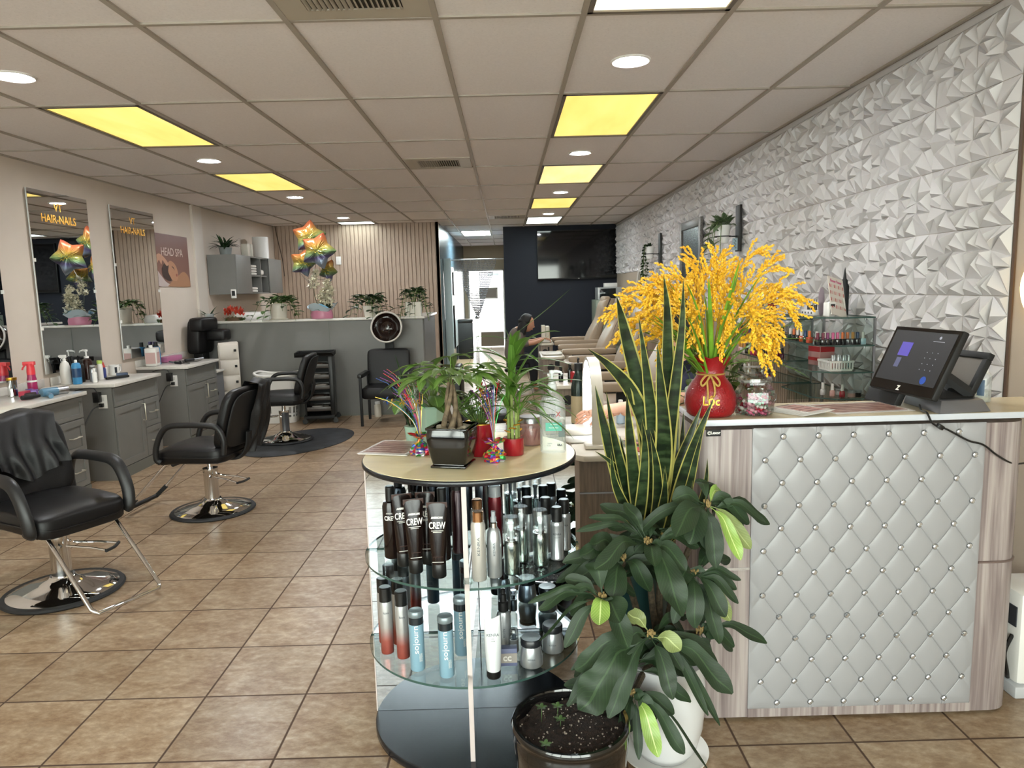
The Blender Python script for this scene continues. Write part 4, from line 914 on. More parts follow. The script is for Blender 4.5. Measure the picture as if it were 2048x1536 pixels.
# ---------- spa pedicure chairs ----------
SPA = mat('taupe_vinyl', '#a3907a', .42, bump=.1, bscale=300); SPAP = mat('dark_piping', '#4a3b2e', .5)
SPAB = mat('beige_shell', '#b3a794', .4)
def spa_chair(y, label):
    t = thing('spa_chair', label, 'pedicure chair', (1.10, y, 0), 0, 'taupe spa pedicure chairs')
    part(t, 'base', MB().box(-.30, -.33, .0, .62, .33, .40), SPAB, bevel=.03)
    for s in (1, -1):
        part(t, 'side_panel', MB().box(-.20, s*.372-.028, .18, .40, s*.372+.028, .60), SPAB, bevel=.02)
        part(t, 'recess', MB().box(-.18, s*.37-.02, .60, .36, s*.37+.02, .735), MATTE, smooth=0)
    part(t, 'seat', MB().sq((.0, 0, .52), (.33, .30, .10), .35), SPA)
    for s in (1, -1): part(t, 'armrest', MB().sq((-.02, s*.385, .765), (.36, .055, .040), .3), SPA)
    prof = [(.14, .56), (.20, .80), (.27, 1.0), (.34, 1.15), (.40, 1.30), (.46, 1.42)]
    C_ = catmull([(a, 0, b) for a, b in prof], 5)
    g = MB()
    def F(u, v):
        k = min(len(C_)-1, int(round(v*(len(C_)-1)))); p = C_[k]; a = 2*pi*u
        gx = lambda q, e: (1 if q >= 0 else -1)*abs(q)**e
        w = .31*(1-.25*max(0, v-.75)/.25) ; th = .085*(1.0+.25*sin(v*9)) * (1 if 0 < v < 1 else .7)
        return (p.x+.06+th*gx(cos(a), .45), w*gx(sin(a), .35), p.z+.0)
    g.grid(F, 32, len(C_)-1, wrap=True, uv=False)
    n = 32; L0 = len(g.v)-n
    g.f.append(tuple(L0+i for i in range(n))); g.mi.append(0); g.uv.append(None)
    part(t, 'backrest', g, SPA, smooth=60)
    for s in (1, -1):
        part(t, 'piping', MB().tube([(p.x+.045+.01*sin(k*.35), s*(.300-.07*max(0, k/len(C_)-.75)/.25*1.0), p.z) for k, p in enumerate(C_)], .010, 6), SPAP)
    part(t, 'headrest', MB().sq((.47, 0, 1.36), (.07, .22, .10), .5), SPA)
    return t
for y, lab in ((11.45, 'taupe spa chair farthest from the viewer, below the television'), (9.90, 'taupe spa chair second from the far end of the row'), (8.15, 'taupe spa chair third from the far end, behind the snake plant'), (6.45, 'taupe spa chair nearest the viewer, mostly hidden by yellow flowers')): spa_chair(y, lab)

# ---------- nail desks ----------
NDW = mat('taupe_wood_laminate', '#86786a', .5, noise=.25, nscale=9, stretch=(8, 8, .7)); NDT = mat('cream_desk_top', '#d9d2c2', .3)
def nail_desk(x0, x1, y0, y1, label):
    t = thing('nail_desk', label, 'nail desk', ((x0+x1)/2, y0, 0), 0, 'taupe manicure desks')
    w = (x1-x0)/2; L = y1-y0
    part(t, 'top', MB().prism([(-w-.01+.04, -.03), (w-.03, -.03), (w+.01, .01), (w+.01, L), (-w-.01, L), (-w-.01, .01)], .728, .76), NDT, bevel=.006)
    part(t, 'body', MB().box(-w+.01, 0, 0, w-.01, L-.02, .727), NDW, smooth=0)
    part(t, 'edge_strip', MB().box(-w+.008, -.006, .552, w-.008, 0, .560), STEEL, smooth=0)
    part(t, 'vent_slot', MB().box(.02, -.004, .64, w-.06, 0.002, .70), MATTE, smooth=0)
    part(t, 'knob', MB().cyl((0, 0, 0), .045, .008, 28, Matrix.Translation((-.03*w/.3-.12*w, 0, .625)) @ Matrix.Rotation(pi/2, 4, 'X')), MATTE)
    return t
nail_desk(.345, .90, 3.63, 4.75, 'taupe nail desk behind the round display table, with the arched lamp')
nail_desk(.40, .705, 6.30, 7.20, 'taupe nail desk second in the row behind the sanitizer bottle')
nail_desk(.43, .705, 8.95, 9.75, 'taupe nail desk third in the row, with a cleared top')
nail_desk(.50, .71, 11.15, 12.1, 'taupe nail desk where the far woman in grey works')
ZD = .762
t = thing('arch_lamp', 'glowing white arched lamp standing on the nearest nail desk', 'lamp', (.47, 3.78, ZD))
part(t, 'base', MB().box(-.07, -.05, 0, .10, .06, .022).box(-.05, .43, 0, .06, .52, .018), mat('lamp_shell', '#d8d2c4', .35), bevel=.006)
def arch(r0, th, w, x):
    g = MB(); n = 28; vs = []
    pts = [(0.0, 0.0), (.005, .12)]+[(.235-.235*cos(a), .22+.21*sin(a)) for a in [pi*k/n for k in range(n+1)]]+[(.465, .12), (.47, .0)]
    for i, (y, z) in enumerate(pts):
        a = pts[max(0, i-1)]; b = pts[min(len(pts)-1, i+1)]; tx, tz = b[0]-a[0], b[1]-a[1]; l = sqrt(tx*tx+tz*tz); ny, nz = tz/l, -tx/l
        for dx, dn in ((-w, r0), (w, r0), (w, r0+th), (-w, r0+th)): vs.append((x+dx, y+ny*dn, z+nz*dn+.02))
    fs = [(i*4+k, i*4+(k+1) % 4, i*4+4+(k+1) % 4, i*4+4+k) for i in range(len(pts)-1) for k in range(4)]
    g.add(vs, fs); return g
part(t, 'arch_shell', arch(-.018, .018, .030, 0), mat('lamp_shell'), smooth=30)
part(t, 'light_strip', arch(.0005, .004, .024, 0), mat('led_strip', '#f2f8ff', .5, emit=5.), smooth=30)
t = thing('drink_bottle', 'dark green steel bottle behind the arched lamp', 'bottle', (.435, 4.42, ZD)); part(t, 'flask', MB().lathe([(0,0),(.045,0),(.048,.01),(.048,.24),(.036,.30),(.024,.33),(.024,.35)], 26), mat('bottle_green', '#1d2b26', .2, .3)); part(t, 'cap', MB().lathe([(.026,.35),(.026,.39),(0,.392)], 20).tube([(0,.02,.39),(.0,.03,.42),(0,-.03,.42)], .006, 6), MATTE); part(t, 'paper_sleeve', MB().lathe([(.0495,.02),(.0495,.19)], 26, cap=False), mat('kraft_sleeve', '#a89a78', .7))
solo('white_box', MB().box(-.05, -.06, 0, .05, .06, .10), WHITE, 'white box behind the hand on the nearest nail desk', 'box', (.52, 4.42, ZD+.001), .1, bevel=.004)
t = thing('round_container', 'low white oval dryer on the nearest nail desk', 'dryer', (.385, 3.98, ZD)); part(t, 'lower_shell', MB().sq((0, 0, .022), (.085, .09, .022), .35), WHITE); part(t, 'upper_shell', MB().sq((0, 0, .062), (.08, .085, .02), .4), mat('lamp_shell'))
solo('violet_towel', MB().sq((0, 0, .0), (.06, .07, .02), .5, fn=lambda x, y, z: (x, y, z+.004*sin(x*90))), mat('violet_cloth', '#4f2f78', .9), 'violet towel under the hand on the nearest nail desk', 'towel', (.39, 4.20, ZD+.021))
bottle('polish_remover', 'pale blue bottle on the nearest nail desk near the forearm', 'bottle', (.70, 4.45, ZD), [('flask', body(.028, .12), mat('pale_blue_plastic', '#b7cfe0', .3)), ('cap', cap(.015, .12, .15), WHITE)])
t = thing('tool_tray', 'clear tray of tools behind the snake plant on the nearest nail desk', 'tray', (.70, 3.86, ZD)); part(t, 'tray_shell', MB().box(-.10, -.09, 0, .10, .09, .006).box(-.10, -.09, .006, -.094, .09, .035).box(.094, -.09, .006, .10, .09, .035).box(-.10, -.09, .006, .10, -.084, .035), CLEAR); part(t, 'nail_file', MB().bx(-.03, 0, .012, .02, .15, .004, .3).bx(.03, .01, .013, .018, .15, .004, -.2), mat('pink_file', '#c98a86', .7))
solo('red_leaflet', MB().box(-.06, -.045, 0, .06, .045, .004), mat('red_print', '#b6483f', .5), 'red and white leaflet at the front of the nearest nail desk', 'leaflet', (.72, 3.70, ZD+.001), .1)
solo('red_box', MB().box(-.05, -.06, 0, .05, .06, .10), mat('red_carton', '#b02a2e', .4), 'red box on the second nail desk, by the green bottle', 'box', (.62, 6.42, .762), .2, bevel=.004)
for k, (dx, dy, h) in enumerate(((-.10, .1, .10), (-.02, .06, .13))): bottle('polish_bottle', ['squat', 'taller'][k]+' dark bottle beside the red box on the second nail desk', 'bottle', (.58+dx, 6.42+dy, .762), [('flask', body(.022, h), mat('dark_glass')), ('cap', cap(.014, h, h+.04), MATTE)])
solo('white_towel', MB().sq((0, 0, .012), (.13, .16, .012), .4), MATS['white_terry'], 'white towel laid on the third nail desk', 'towel', (.57, 9.25, .763))
for k, (dx, h) in enumerate(((0, .26), (.035, .23))): solo('table_lamp', MB().prism([(-.03,-.10),(.03,-.10),(.03,.10),(-.03,.10)], 0, h).box(-.05, -.12, 0, .05, .12, .015), MATS['lamp_shell'], ['taller', 'shorter'][k]+' white upright lamp on the far nail desk', 'lamp', (.575+dx*2.4, 11.5+k*.3, .762), 0, bevel=.01)
t = thing('wood_caddy', 'small pale wood caddy on the far nail desk', 'caddy', (.65, 11.85, .762)); part(t, 'caddy_box', MB().box(-.05,-.06,0,-.035,.06,.14).box(.035,-.06,0,.05,.06,.14).box(-.05,-.06,.125,.05,.06,.14).box(-.05,-.06,.0,.05,.06,.012), mat('pale_wood', '#b99d66', .6))
solo('white_towel', MB().sq((0, 0, .02), (.10, .13, .02), .5), MATS['white_terry'], 'crumpled pale towel on the far nail desk', 'towel', (.60, 11.30, .763))

# ---------- people ----------
SKIN = mat('skin', '#c08c70', .5, noise=.06, nscale=30); SKINL = mat('skin_light', '#d9a78c', .5, noise=.06, nscale=40); HAIR = mat('black_hair', '#0b0908', .62, noise=.3, nscale=60, stretch=(1, 1, .1))
def skin(verts, edges, rad, sub=2, root=0):
    me = bpy.data.meshes.new('s'); me.from_pydata(verts, edges, [])
    o = bpy.data.objects.new('s', me); COL.objects.link(o)
    o.modifiers.new('k', 'SKIN'); sv = me.skin_vertices[0].data
    for i, r in enumerate(rad): sv[i].radius = (r, r) if not isinstance(r, tuple) else r; sv[i].use_root = (i == root)
    m = o.modifiers.new('u', 'SUBSURF'); m.levels = sub; m.render_levels = sub
    dg = bpy.context.evaluated_depsgraph_get(); dg.update()
    r = bpy.data.meshes.new_from_object(o.evaluated_get(dg)); bpy.data.objects.remove(o); return r
def merge(name, meshes, m):
    import bmesh
    bm = bmesh.new()
    for x in meshes: bm.from_mesh(x if isinstance(x, bpy.types.Mesh) else x.mesh('p', m, 0))
    me = bpy.data.meshes.new(name); bm.to_mesh(me); bm.free(); me.materials.clear(); me.materials.append(m); me.shade_smooth(); 
    me.polygons.foreach_set('material_index', [0]*len(me.polygons)); return me
def chain(pts, rad, sub=2): return skin(pts, [(i, i+1) for i in range(len(pts)-1)], rad, sub)
def head(c, yaw, s=1., pitch=0):
    """one head mesh: skull, jaw, nose, brow, lips, ear; looks along +x before rotation"""
    def sh(x, y, z):
        fx = x/.095; 
        if z < 0: y *= 1-.28*min(1, -z/.11)**1.2; x = x*(1-.10*min(1, -z/.11)) if x < 0 else x*(1+.02)
        if x > 0:
            x += .020*math.exp(-((z+.012)/.020)**2-(y/.013)**2)*1.2       # nose
            x += .006*math.exp(-((z-.022)/.010)**2-(y/.04)**2)             # brow
            x -= .007*math.exp(-((z-.006)/.010)**2-((abs(y)-.03)/.014)**2)  # eye sockets
            x += .008*math.exp(-((z+.050)/.007)**2-(y/.02)**2)+.006*math.exp(-((z+.064)/.007)**2-(y/.018)**2) # lips
            x += .008*math.exp(-((z+.092)/.014)**2-(y/.02)**2)             # chin
        return (x, y, z)
    M_ = Matrix.Translation(c) @ Matrix.Rotation(yaw, 4, 'Z') @ Matrix.Rotation(pitch, 4, 'Y') @ Matrix.Scale(s, 4)
    g = MB().sq((0, 0, 0), (.096, .076, .118), .92, 60, 44, M_, fn=sh)
    for q in (1, -1): g.sq((-.01, q*.076, -.012), (.018, .008, .030), .8, 14, 10, M_)
    return g, M_
def eyes(parent, M_):
    g = MB(); w = MB()
    for q in (1, -1):
        w.sq((.077, q*.030, .006), (.010, .013, .007), .9, 14, 10, M_); g.sq((.0845, q*.029, .006), (.004, .0055, .006), .9, 12, 8, M_)
    part(parent, 'eye', w, mat('eye_white', '#d8d2ca', .3)); part(parent, 'iris', g, mat('dark_iris', '#1a100c', .2))
    part(parent, 'lips', MB().sq((.098, 0, -.057), (.006, .022, .009), .8, 16, 10, M_), mat('lip_tone', '#9c5a4e', .4))
def hand(wrist, d, n, s=1., side=1, curl=.35):
    """palm, four fingers and a thumb; d = towards the fingers, n = back-of-hand normal"""
    d = V(d).normalized(); n = (V(n)-d*V(n).dot(d)).normalized(); l = d.cross(n)*side; w = V(wrist); out = []
    P = lambda a, b, c: tuple(w+(d*a+l*b+n*c)*s)
    out.append(skin([P(0,0,0), P(.03,.0,.002), P(.055,.012,.002), P(.085,.022,.0), P(.055,-.012,.002), P(.085,-.024,0), P(.085,0,.004)], [(0,1),(1,2),(2,3),(1,4),(4,5),(1,6)], [(.027*s,.022*s), (.029*s,.018*s), (.019*s,.013*s), (.012*s,.010*s), (.018*s,.013*s), (.012*s,.010*s), (.018*s,.012*s)], 2))
    for k, (b, L) in enumerate(((.030, .070), (.010, .080), (-.010, .075), (-.028, .058))):
        a = curl*(.8+.25*k); pts = [P(.070, b*.9, .0)]; pos = V((.092, b, .002)); ang = .05
        pts.append(P(*pos))
        for q in (.45, .30, .25):
            ang += a*.7; pos = pos+V((cos(ang)*L*q, b*.10*q, -sin(ang)*L*q)); pts.append(P(*pos))
        out.append(chain(pts, [.0095*s, .0092*s, .0085*s, .0078*s, .0062*s], 2))
    out.append(chain([P(.022, .014, -.004), P(.045, .040, -.012), P(.072, .054, -.022), P(.098, .056, -.030)], [.014*s, .0115*s, .0095*s, .0070*s], 2))
    return out
# seated woman at the far desk, in profile, facing right
t = thing('person', 'woman with long black hair in a grey top, bent over the far nail desk', 'person', (.20, 11.30, 0))
hg, HM = head((.115, -.02, 1.065), -.12, 1.08, .34)
tor = skin([(-.10,0,.50),(-.10,0,.66),(-.055,0,.84),(-.02,0,.955),(.04,-.01,1.0),(.07,-.01,1.06)], [(0,1),(1,2),(2,3),(3,4),(4,5)], [(.17,.13),(.15,.11),(.15,.11),(.12,.09),(.05,.05),(.045,.045)])
armR = chain([(-.02,-.15,.935),(.02,-.21,.76),(.22,-.20,.775),(.37,-.14,.83)], [.055,.046,.036,.026]); armL = chain([(-.02,.15,.935),(.03,.21,.76),(.22,.19,.775),(.36,.12,.82)], [.055,.046,.036,.026])
legs = [chain([(-.10,s*.09,.50),(.18,s*.14,.52),(.20,s*.14,.27),(.20,s*.14,.07),(.27,s*.14,.05)], [.10,.075,.055,.04,.035]) for s in (1, -1)]
part(t, 'body', merge('body', [hg, tor, armR, armL]+legs+hand((.37,-.14,.83), (1, .35, -.15), (.1, -.3, 1), .9, -1, .6)+hand((.36,.12,.82), (1, -.3, -.1), (.1, .3, 1), .9, 1, .6), SKIN), SKIN)
eyes(t, HM)
part(t, 'grey_top', merge('grey_top', [skin([(-.10,0,.47),(-.10,0,.66),(-.055,0,.84),(-.02,0,.945),(.02,-.005,.985)], [(0,1),(1,2),(2,3),(3,4)], [(.185,.145),(.165,.125),(.165,.125),(.135,.105),(.065,.065)]), chain([(-.02,-.13,.94),(.0,-.18,.85),(.025,-.21,.76),(.14,-.205,.768)], [.07,.063,.058,.050]), chain([(-.02,.13,.94),(.0,.18,.85),(.03,.21,.76),(.14,.20,.768)], [.07,.063,.058,.050])], mat('grey_knit', '#6b625c', .9, bump=.3, bscale=150)), MATS['grey_knit'])
hh = MB().sq((-.022, 0, .035), (.098, .100, .108), .9, 40, 28, HM, fn=lambda x, y, z: (x-(.02 if z < 0 else 0), y, z) if x < .045 else (.045+(x-.045)*.35, y, z+.01))
hh.sq((-.055, 0, -.10), (.062, .098, .19), .7, 30, 20, HM).sq((-.040, 0, -.03), (.072, .104, .13), .8, 30, 20, HM).sq((-.02, -.078, -.13), (.045, .03, .16), .8, 20, 16, HM).sq((-.02, .078, -.13), (.045, .03, .16), .8, 20, 16, HM)
part(t, 'hair', merge('hair', [hh], HAIR), HAIR)
part(t, 'trousers', merge('trousers', [chain([(-.12,s*.08,.49),(.18,s*.14,.52),(.20,s*.14,.27),(.20,s*.14,.10)], [.125,.088,.066,.055]) for s in (1, -1)], mat('dark_cloth', '#17181c', .9)), MATS['dark_cloth'])
t = thing('stool', 'black stool under the far woman in grey', 'stool', (.11, 11.30, 0)); part(t, 'seat', MB().sq((0,0,.345), (.17,.17,.035), .5), LEATHER); part(t, 'post', MB().cyl((0,0,.05), .025, .27), CHROME)
for k in range(5): part(t, 'leg', MB().tube([(0,0,.06),(.2*cos(k*1.257),.2*sin(k*1.257),.03)], .014, 6), CHROME)
# technician behind the snake plant, reaching left across the near desk
t = thing('person', 'person in navy behind the snake plant, forearm stretched over the nearest nail desk', 'person', (1.20, 4.25, 0))
hg, HM = head((-.235, -.01, 1.415), pi-.1, 1.05, .15)
tor = skin([(.02,0,.56),(.02,0,.74),(-.05,0,.98),(-.12,0,1.15),(-.18,0,1.24),(-.20,0,1.33)], [(0,1),(1,2),(2,3),(3,4),(4,5)], [(.17,.13),(.15,.11),(.16,.115),(.13,.09),(.055,.055),(.05,.05)])
wr = (-.700, -.20, .918)
armR = chain([(-.12,.17,1.12),(-.17,.23,.92),(-.34,.16,.84),(-.52,.06,.86)], [.056,.048,.038,.027])
armL = chain([(-.12,-.17,1.12),(-.22,-.27,.97),(-.30,-.26,.955),(-.48,-.235,.945),wr], [.056,.048,.044,.036,.026])
hnd = hand((-.685, -.20, .921), (-1, .06, -.40), (-.25, -.75, .55), 1.0, -1, .32)
legs = [chain([(.02,s*.09,.56),(-.18,s*.14,.57),(-.19,s*.14,.30),(-.19,s*.14,.07),(-.25,s*.14,.05)], [.10,.078,.058,.04,.035]) for s in (1, -1)]
part(t, 'body', merge('body', [hg, tor, armR, armL]+hnd+hand((-.52,.06,.86), (-1, -.2, -.1), (0, .2, 1), 1., 1, .5)+legs, SKINL), SKINL)
eyes(t, HM)
part(t, 'navy_top', merge('navy_top', [skin([(.02,0,.53),(.02,0,.74),(-.05,0,.98),(-.12,0,1.14),(-.155,0,1.21)], [(0,1),(1,2),(2,3),(3,4)], [(.19,.15),(.17,.13),(.18,.135),(.145,.11),(.075,.075)]), chain([(-.11,.15,1.13),(-.14,.20,1.03),(-.17,.23,.93)], [.075,.068,.062]), chain([(-.11,-.15,1.13),(-.17,-.22,1.04),(-.215,-.262,.975)], [.075,.068,.060])], mat('navy_cloth', '#15172c', .85, bump=.2, bscale=120)), MATS['navy_cloth'])
part(t, 'hair', merge('hair', [MB().sq((-.022, 0, .03), (.10, .100, .110), .9, 40, 28, HM, fn=lambda x, y, z: (x, y, z) if x < .045 else (.045+(x-.045)*.35, y, z+.012)).sq((-.065, 0, -.05), (.062, .094, .15), .7, 30, 20, HM)], HAIR), HAIR)
part(t, 'trousers', merge('trousers', [chain([(.02,s*.08,.56),(-.18,s*.14,.57),(-.19,s*.14,.30),(-.19,s*.14,.10)], [.13,.09,.068,.056]) for s in (1, -1)], MATS['dark_cloth']), MATS['dark_cloth'])
part(t, 'ring', MB().tube([V(wr)+V((-.115,-.012,-.052))+V((0, .0095*cos(a), .0095*sin(a))) for a in [2*pi*k/16 for k in range(16)]], .0015, 6, closed=True), GOLD)
t = thing('stool', 'black stool under the person in the navy top', 'stool', (1.23, 4.25, 0)); part(t, 'seat', MB().sq((0,0,.405), (.18,.18,.035), .5), LEATHER); part(t, 'post', MB().cyl((0,0,.05), .025, .33), CHROME)
for k in range(5): part(t, 'leg', MB().tube([(0,0,.06),(.22*cos(k*1.257),.22*sin(k*1.257),.03)], .014, 6), CHROME)
# black client chair
t = thing('client_chair', 'black client chair between the bamboo leaves and the far desks', 'chair', (-.22, 6.6, 0)); part(t, 'seat', MB().sq((0,0,.46), (.25,.25,.05), .35), LEATHER); part(t, 'backrest', MB().sq((-.24,0,.74), (.04,.24,.20), .4), LEATHER); part(t, 'post', MB().cyl((0,0,.04), .03, .38), CHROME)
for k in range(5): part(t, 'leg', MB().tube([(0,0,.06),(.26*cos(k*1.257),.26*sin(k*1.257),.025)], .016, 6), BLACK)

# ---------- fittings on the right wall ----------
FR = mat('black_wood', '#16130f', .5, noise=.2, nscale=30)
def holder(y, z0, z1, label, plant_label, fol, fm, sign=False):
    t = thing('wall_plant_holder', label, 'plant holder', (XR-.055, y, (z0+z1)/2), 0, 'black wall plant holders'); h = (z1-z0)/2
    part(t, 'back_board', MB().box(-.010, -.06, -h, .012, .06, h), FR, bevel=.003)
    part(t, 'arm_ring', MB().tube([(-.14+.075*cos(a), .075*sin(a), -.07) for a in [2*pi*k/28 for k in range(28)]], .005, 6, closed=True).tube([(-.01,0,-.07),(-.065,0,-.07)], .006, 6), MATTE)
    p = potted('hanging_plant', plant_label, 'plant', (XR-.195, y, (z0+z1)/2-.13), [(0,0),(.045,0),(.068,.16),(.062,.16),(.042,.012)], WHITE, .055, .14, fol, fm)
    if sign:
        q = thing('hanging_tag', 'small pale blue tag hanging below the nearer wall plant', 'tag', (XR-.075, y-.03, z0+.01)); part(q, 'tag_card', MB().box(-.045, -.012, 0, .0, -.004, .105), mat('pale_blue_card', '#9fb7c0', .5)); part(q, 'tag_script', MB().tube(catmull([(-.0225+.012*sin(k*2.2), -.0135, .015+.01*k) for k in range(9)], 3), .0022, 5), mat('grey_ink', '#4f6068', .6))
    return t
VAR = None
def variegated():
    m, nt, b = newmat('striped_leaf'); L = nt.links
    tc = nt.nodes.new('ShaderNodeTexCoord'); sp = nt.nodes.new('ShaderNodeSeparateXYZ'); L.new(tc.outputs['UV'], sp.inputs[0])
    a = nt.nodes.new('ShaderNodeMath'); a.operation = 'SUBTRACT'; a.inputs[1].default_value = .5; L.new(sp.outputs[0], a.inputs[0])
    c = nt.nodes.new('ShaderNodeMath'); c.operation = 'ABSOLUTE'; L.new(a.outputs[0], c.inputs[0])
    r = ramp(nt, [(.0, '#8a9a70'), (.06, '#33472c'), (.2, '#3b5232'), (.24, '#9aa884'), (.3, '#3b5232'), (.43, '#46603c'), (.5, '#aab592')]); L.new(c.outputs[0], r.inputs[0])
    L.new(r.outputs[0], b.inputs['Base Color']); b.inputs['Roughness'].default_value = .45; return m
VAR = variegated()
g = MB(); rr = random.Random(31)
for i in range(34): g.leaf((rr.uniform(-.03,.03), rr.uniform(-.03,.03), .0), (rr.uniform(-1,1), rr.uniform(-1,1), rr.uniform(.2,1.3)), rr.uniform(.10,.17), .055, rr.uniform(.4,1.3), .25, 6, 3)
st = MB()
for (dx, dy, dz) in ((-.10,-.08,-.10),(-.13,.02,-.18),(-.09,.05,-.26),(-.05,-.1,-.24),(-.10,-.03,-.33)):
    P = catmull([(0,0,0),(dx*.6,dy*.6,.05),(dx,dy,dz*.5),(dx*1.05,dy*1.05,dz)], 4); st.tube(P, .003, 5)
    for k in range(5, len(P), 3): g.leaf(P[k], (rr.uniform(-1,.2), rr.uniform(-1,1), rr.uniform(-.6,.2)), rr.uniform(.09,.13), .055, .5, .25, 6, 3)
holder(6.58, 1.90, 2.31, 'black wall board of the nearer plant holder', 'striped-leaf plant in the nearer wall holder above the yellow flowers', (g, st), VAR, True)
g = MB(); st = MB(); rr = random.Random(32)
for i in range(6):
    x0 = rr.uniform(-.09,-.02); P = catmull([(0,0,0),(x0*.7,rr.uniform(-.05,.05),.04),(x0*1.1,rr.uniform(-.05,.05),-.15),(x0*1.15,rr.uniform(-.04,.04),-.32-.12*rr.random())], 5); st.tube(P, .0025, 5)
    for k in range(3, len(P)): 
        for q in range(2): g.leaf(P[k], (rr.uniform(-1,1), rr.uniform(-1,1), rr.uniform(-.6,.5)), .045, .032, .5, .2, 4, 3)
for i in range(30): g.leaf((0,0,0), (rr.uniform(-1,1), rr.uniform(-1,1), rr.uniform(0,1)), rr.uniform(.05,.09), .03, .6, .2, 4, 3)
holder(9.92, 1.90, 2.31, 'black wall board of the farther plant holder', 'ivy trailing from a white pot in the farther wall holder', (g, st), PLANTD)
t = thing('picture_frame', 'black rectangular wall frame with a beaded border between the two plant holders', 'picture frame', (XR-.055, 8.26, 1.93))
for a in ((-.46, -.40, -.38, .40), (.38, -.40, .46, .40), (-.38, -.40, .38, -.31), (-.38, .31, .38, .40)): part(t, 'frame_rail', MB().box(-.020, a[0], a[1], .012, a[2], a[3]), mat('speckled_black', '#1c1a18', .35, noise=.9, nscale=260, col2='#8b8680'), bevel=.004)
part(t, 'dark_panel', MB().box(-.004, -.39, -.33, .008, .39, .33), mat('dark_panel', '#0b0a0a', .25), smooth=0)
t = thing('oval_mirror', 'small oval mirror in a white frame low on the far right wall', 'mirror', (XR-.02, 11.42, 1.50)); ovp = [(0, .26*cos(a), .36*sin(a)) for a in [2*pi*k/40 for k in range(40)]]
part(t, 'oval_frame', MB().tube(ovp, .045, 8, closed=True), mat('white_frame', '#d7d3cb', .5)); part(t, 'glass', MB().add(ovp, [tuple(range(40))]), mat('dark_panel'), smooth=0)
t = thing('ring_light', 'glowing ring light on the wall at the right edge of the photo', 'ring light', (XR-.03, 2.852, 1.572)); part(t, 'light_tube', MB().tube([(0, .118*cos(a), .118*sin(a)) for a in [2*pi*k/40 for k in range(40)]], .012, 8, closed=True), mat('warm_neon', '#ffe2a0', .5, emit=3.)); part(t, 'mount', MB().box(.005, -.02, -.02, .028, .02, .02).lathe([(.09,0),(.110,0),(.110,.008),(.09,.008)], 40, M=Matrix.Translation((.02,0,0)) @ Matrix.Rotation(pi/2, 4, 'Y'), cap=False), WHITE)
# ---------- round display table ----------
TX, TY, TR = -.150, 2.575, .388; ZT = 1.03
t = thing('display_table', 'round display table with cream top, black edge and mirrored glass shelves', 'display table', (TX, TY, 0))
part(t, 'base_disc', MB().lathe([(0, 0), (TR-.004, 0), (TR, .004), (TR, .026), (TR-.003, .030), (0, .030)], 96), mat('black_laminate', '#14171c', .22), smooth=50)
MIRB = mat('panel_mirror', '#dfe8f2', .012, 1.); MEDGE = mat('mirror_panel_edge', '#c9bcb8', .35)
part(t, 'mirror_panel', MB().box(-TR+.004, -.006, .031, TR-.004, .006, ZT-.021), MIRB, smooth=0)
part(t, 'mirror_panel', MB().box(-.005-.006, -TR+.072, .031, -.005+.006, -.0065, ZT-.021), MIRB, smooth=0)
part(t, 'mirror_panel', MB().box(-.011, .0065, .031, .001, TR-.004, ZT-.021), MIRB, smooth=0)
part(t, 'panel_edge', MB().box(-.013, -TR+.066, .031, .003, -TR+.0715, ZT-.021), MEDGE, smooth=0)
part(t, 'panel_edge', MB().box(-TR-.0005, -.007, .031, -TR+.0035, .007, ZT-.021), MEDGE, smooth=0)
GL = glassy('shelf_glass', '#f2f7f5', .01, .5, .02); GLE = mat('glass_edge_green', '#39524c', .15)
S1, S2 = .680, .345
def quarter(z, q):
    g = MB(); a0 = q*pi/2; n = 26; R = TR+.006; c = ((.010, .010), (-.014, .010), (-.014, -.010), (.010, -.010))[q]
    P = [c]+[(R*cos(a0+pi/2*(k+.35)/(n+.7)), R*sin(a0+pi/2*(k+.35)/(n+.7))) for k in range(n+1)]
    top = [(x, y, z+.008) for x, y in P]; bot = [(x, y, z) for x, y in P]; m = len(P)
    g.add(top, [tuple(range(m))]); g.add(bot, [tuple(range(m-1, -1, -1))])
    for i in range(m): j = (i+1) % m; g.add([bot[i], bot[j], top[j], top[i]], [(0,1,2,3)], mi=1)
    return g
for z in (S1-.008, S2-.008):
    for q in range(4): part(t, 'glass_shelf', quarter(z, q), [GL, GLE], smooth=0)
part(t, 'shelf_clip', MB().bx(.0, -TR+.06, S1-.002, .03, .02, .016), CLEAR)
part(t, 'top_core', MB().lathe([(0, ZT-.020), (TR-.003, ZT-.020), (TR, ZT-.017), (TR, ZT-.004), (TR-.003, ZT-.0012), (0, ZT-.0012)], 96), MATS['black_laminate'], smooth=50)
part(t, 'top_surface', MB().lathe([(TR-.004, ZT-.0012), (TR-.0045, ZT), (0, ZT)], 96), mat('cream_laminate', '#efe0b6', .3, noise=.05, nscale=5, stretch=(1, 8, 1)), smooth=0)

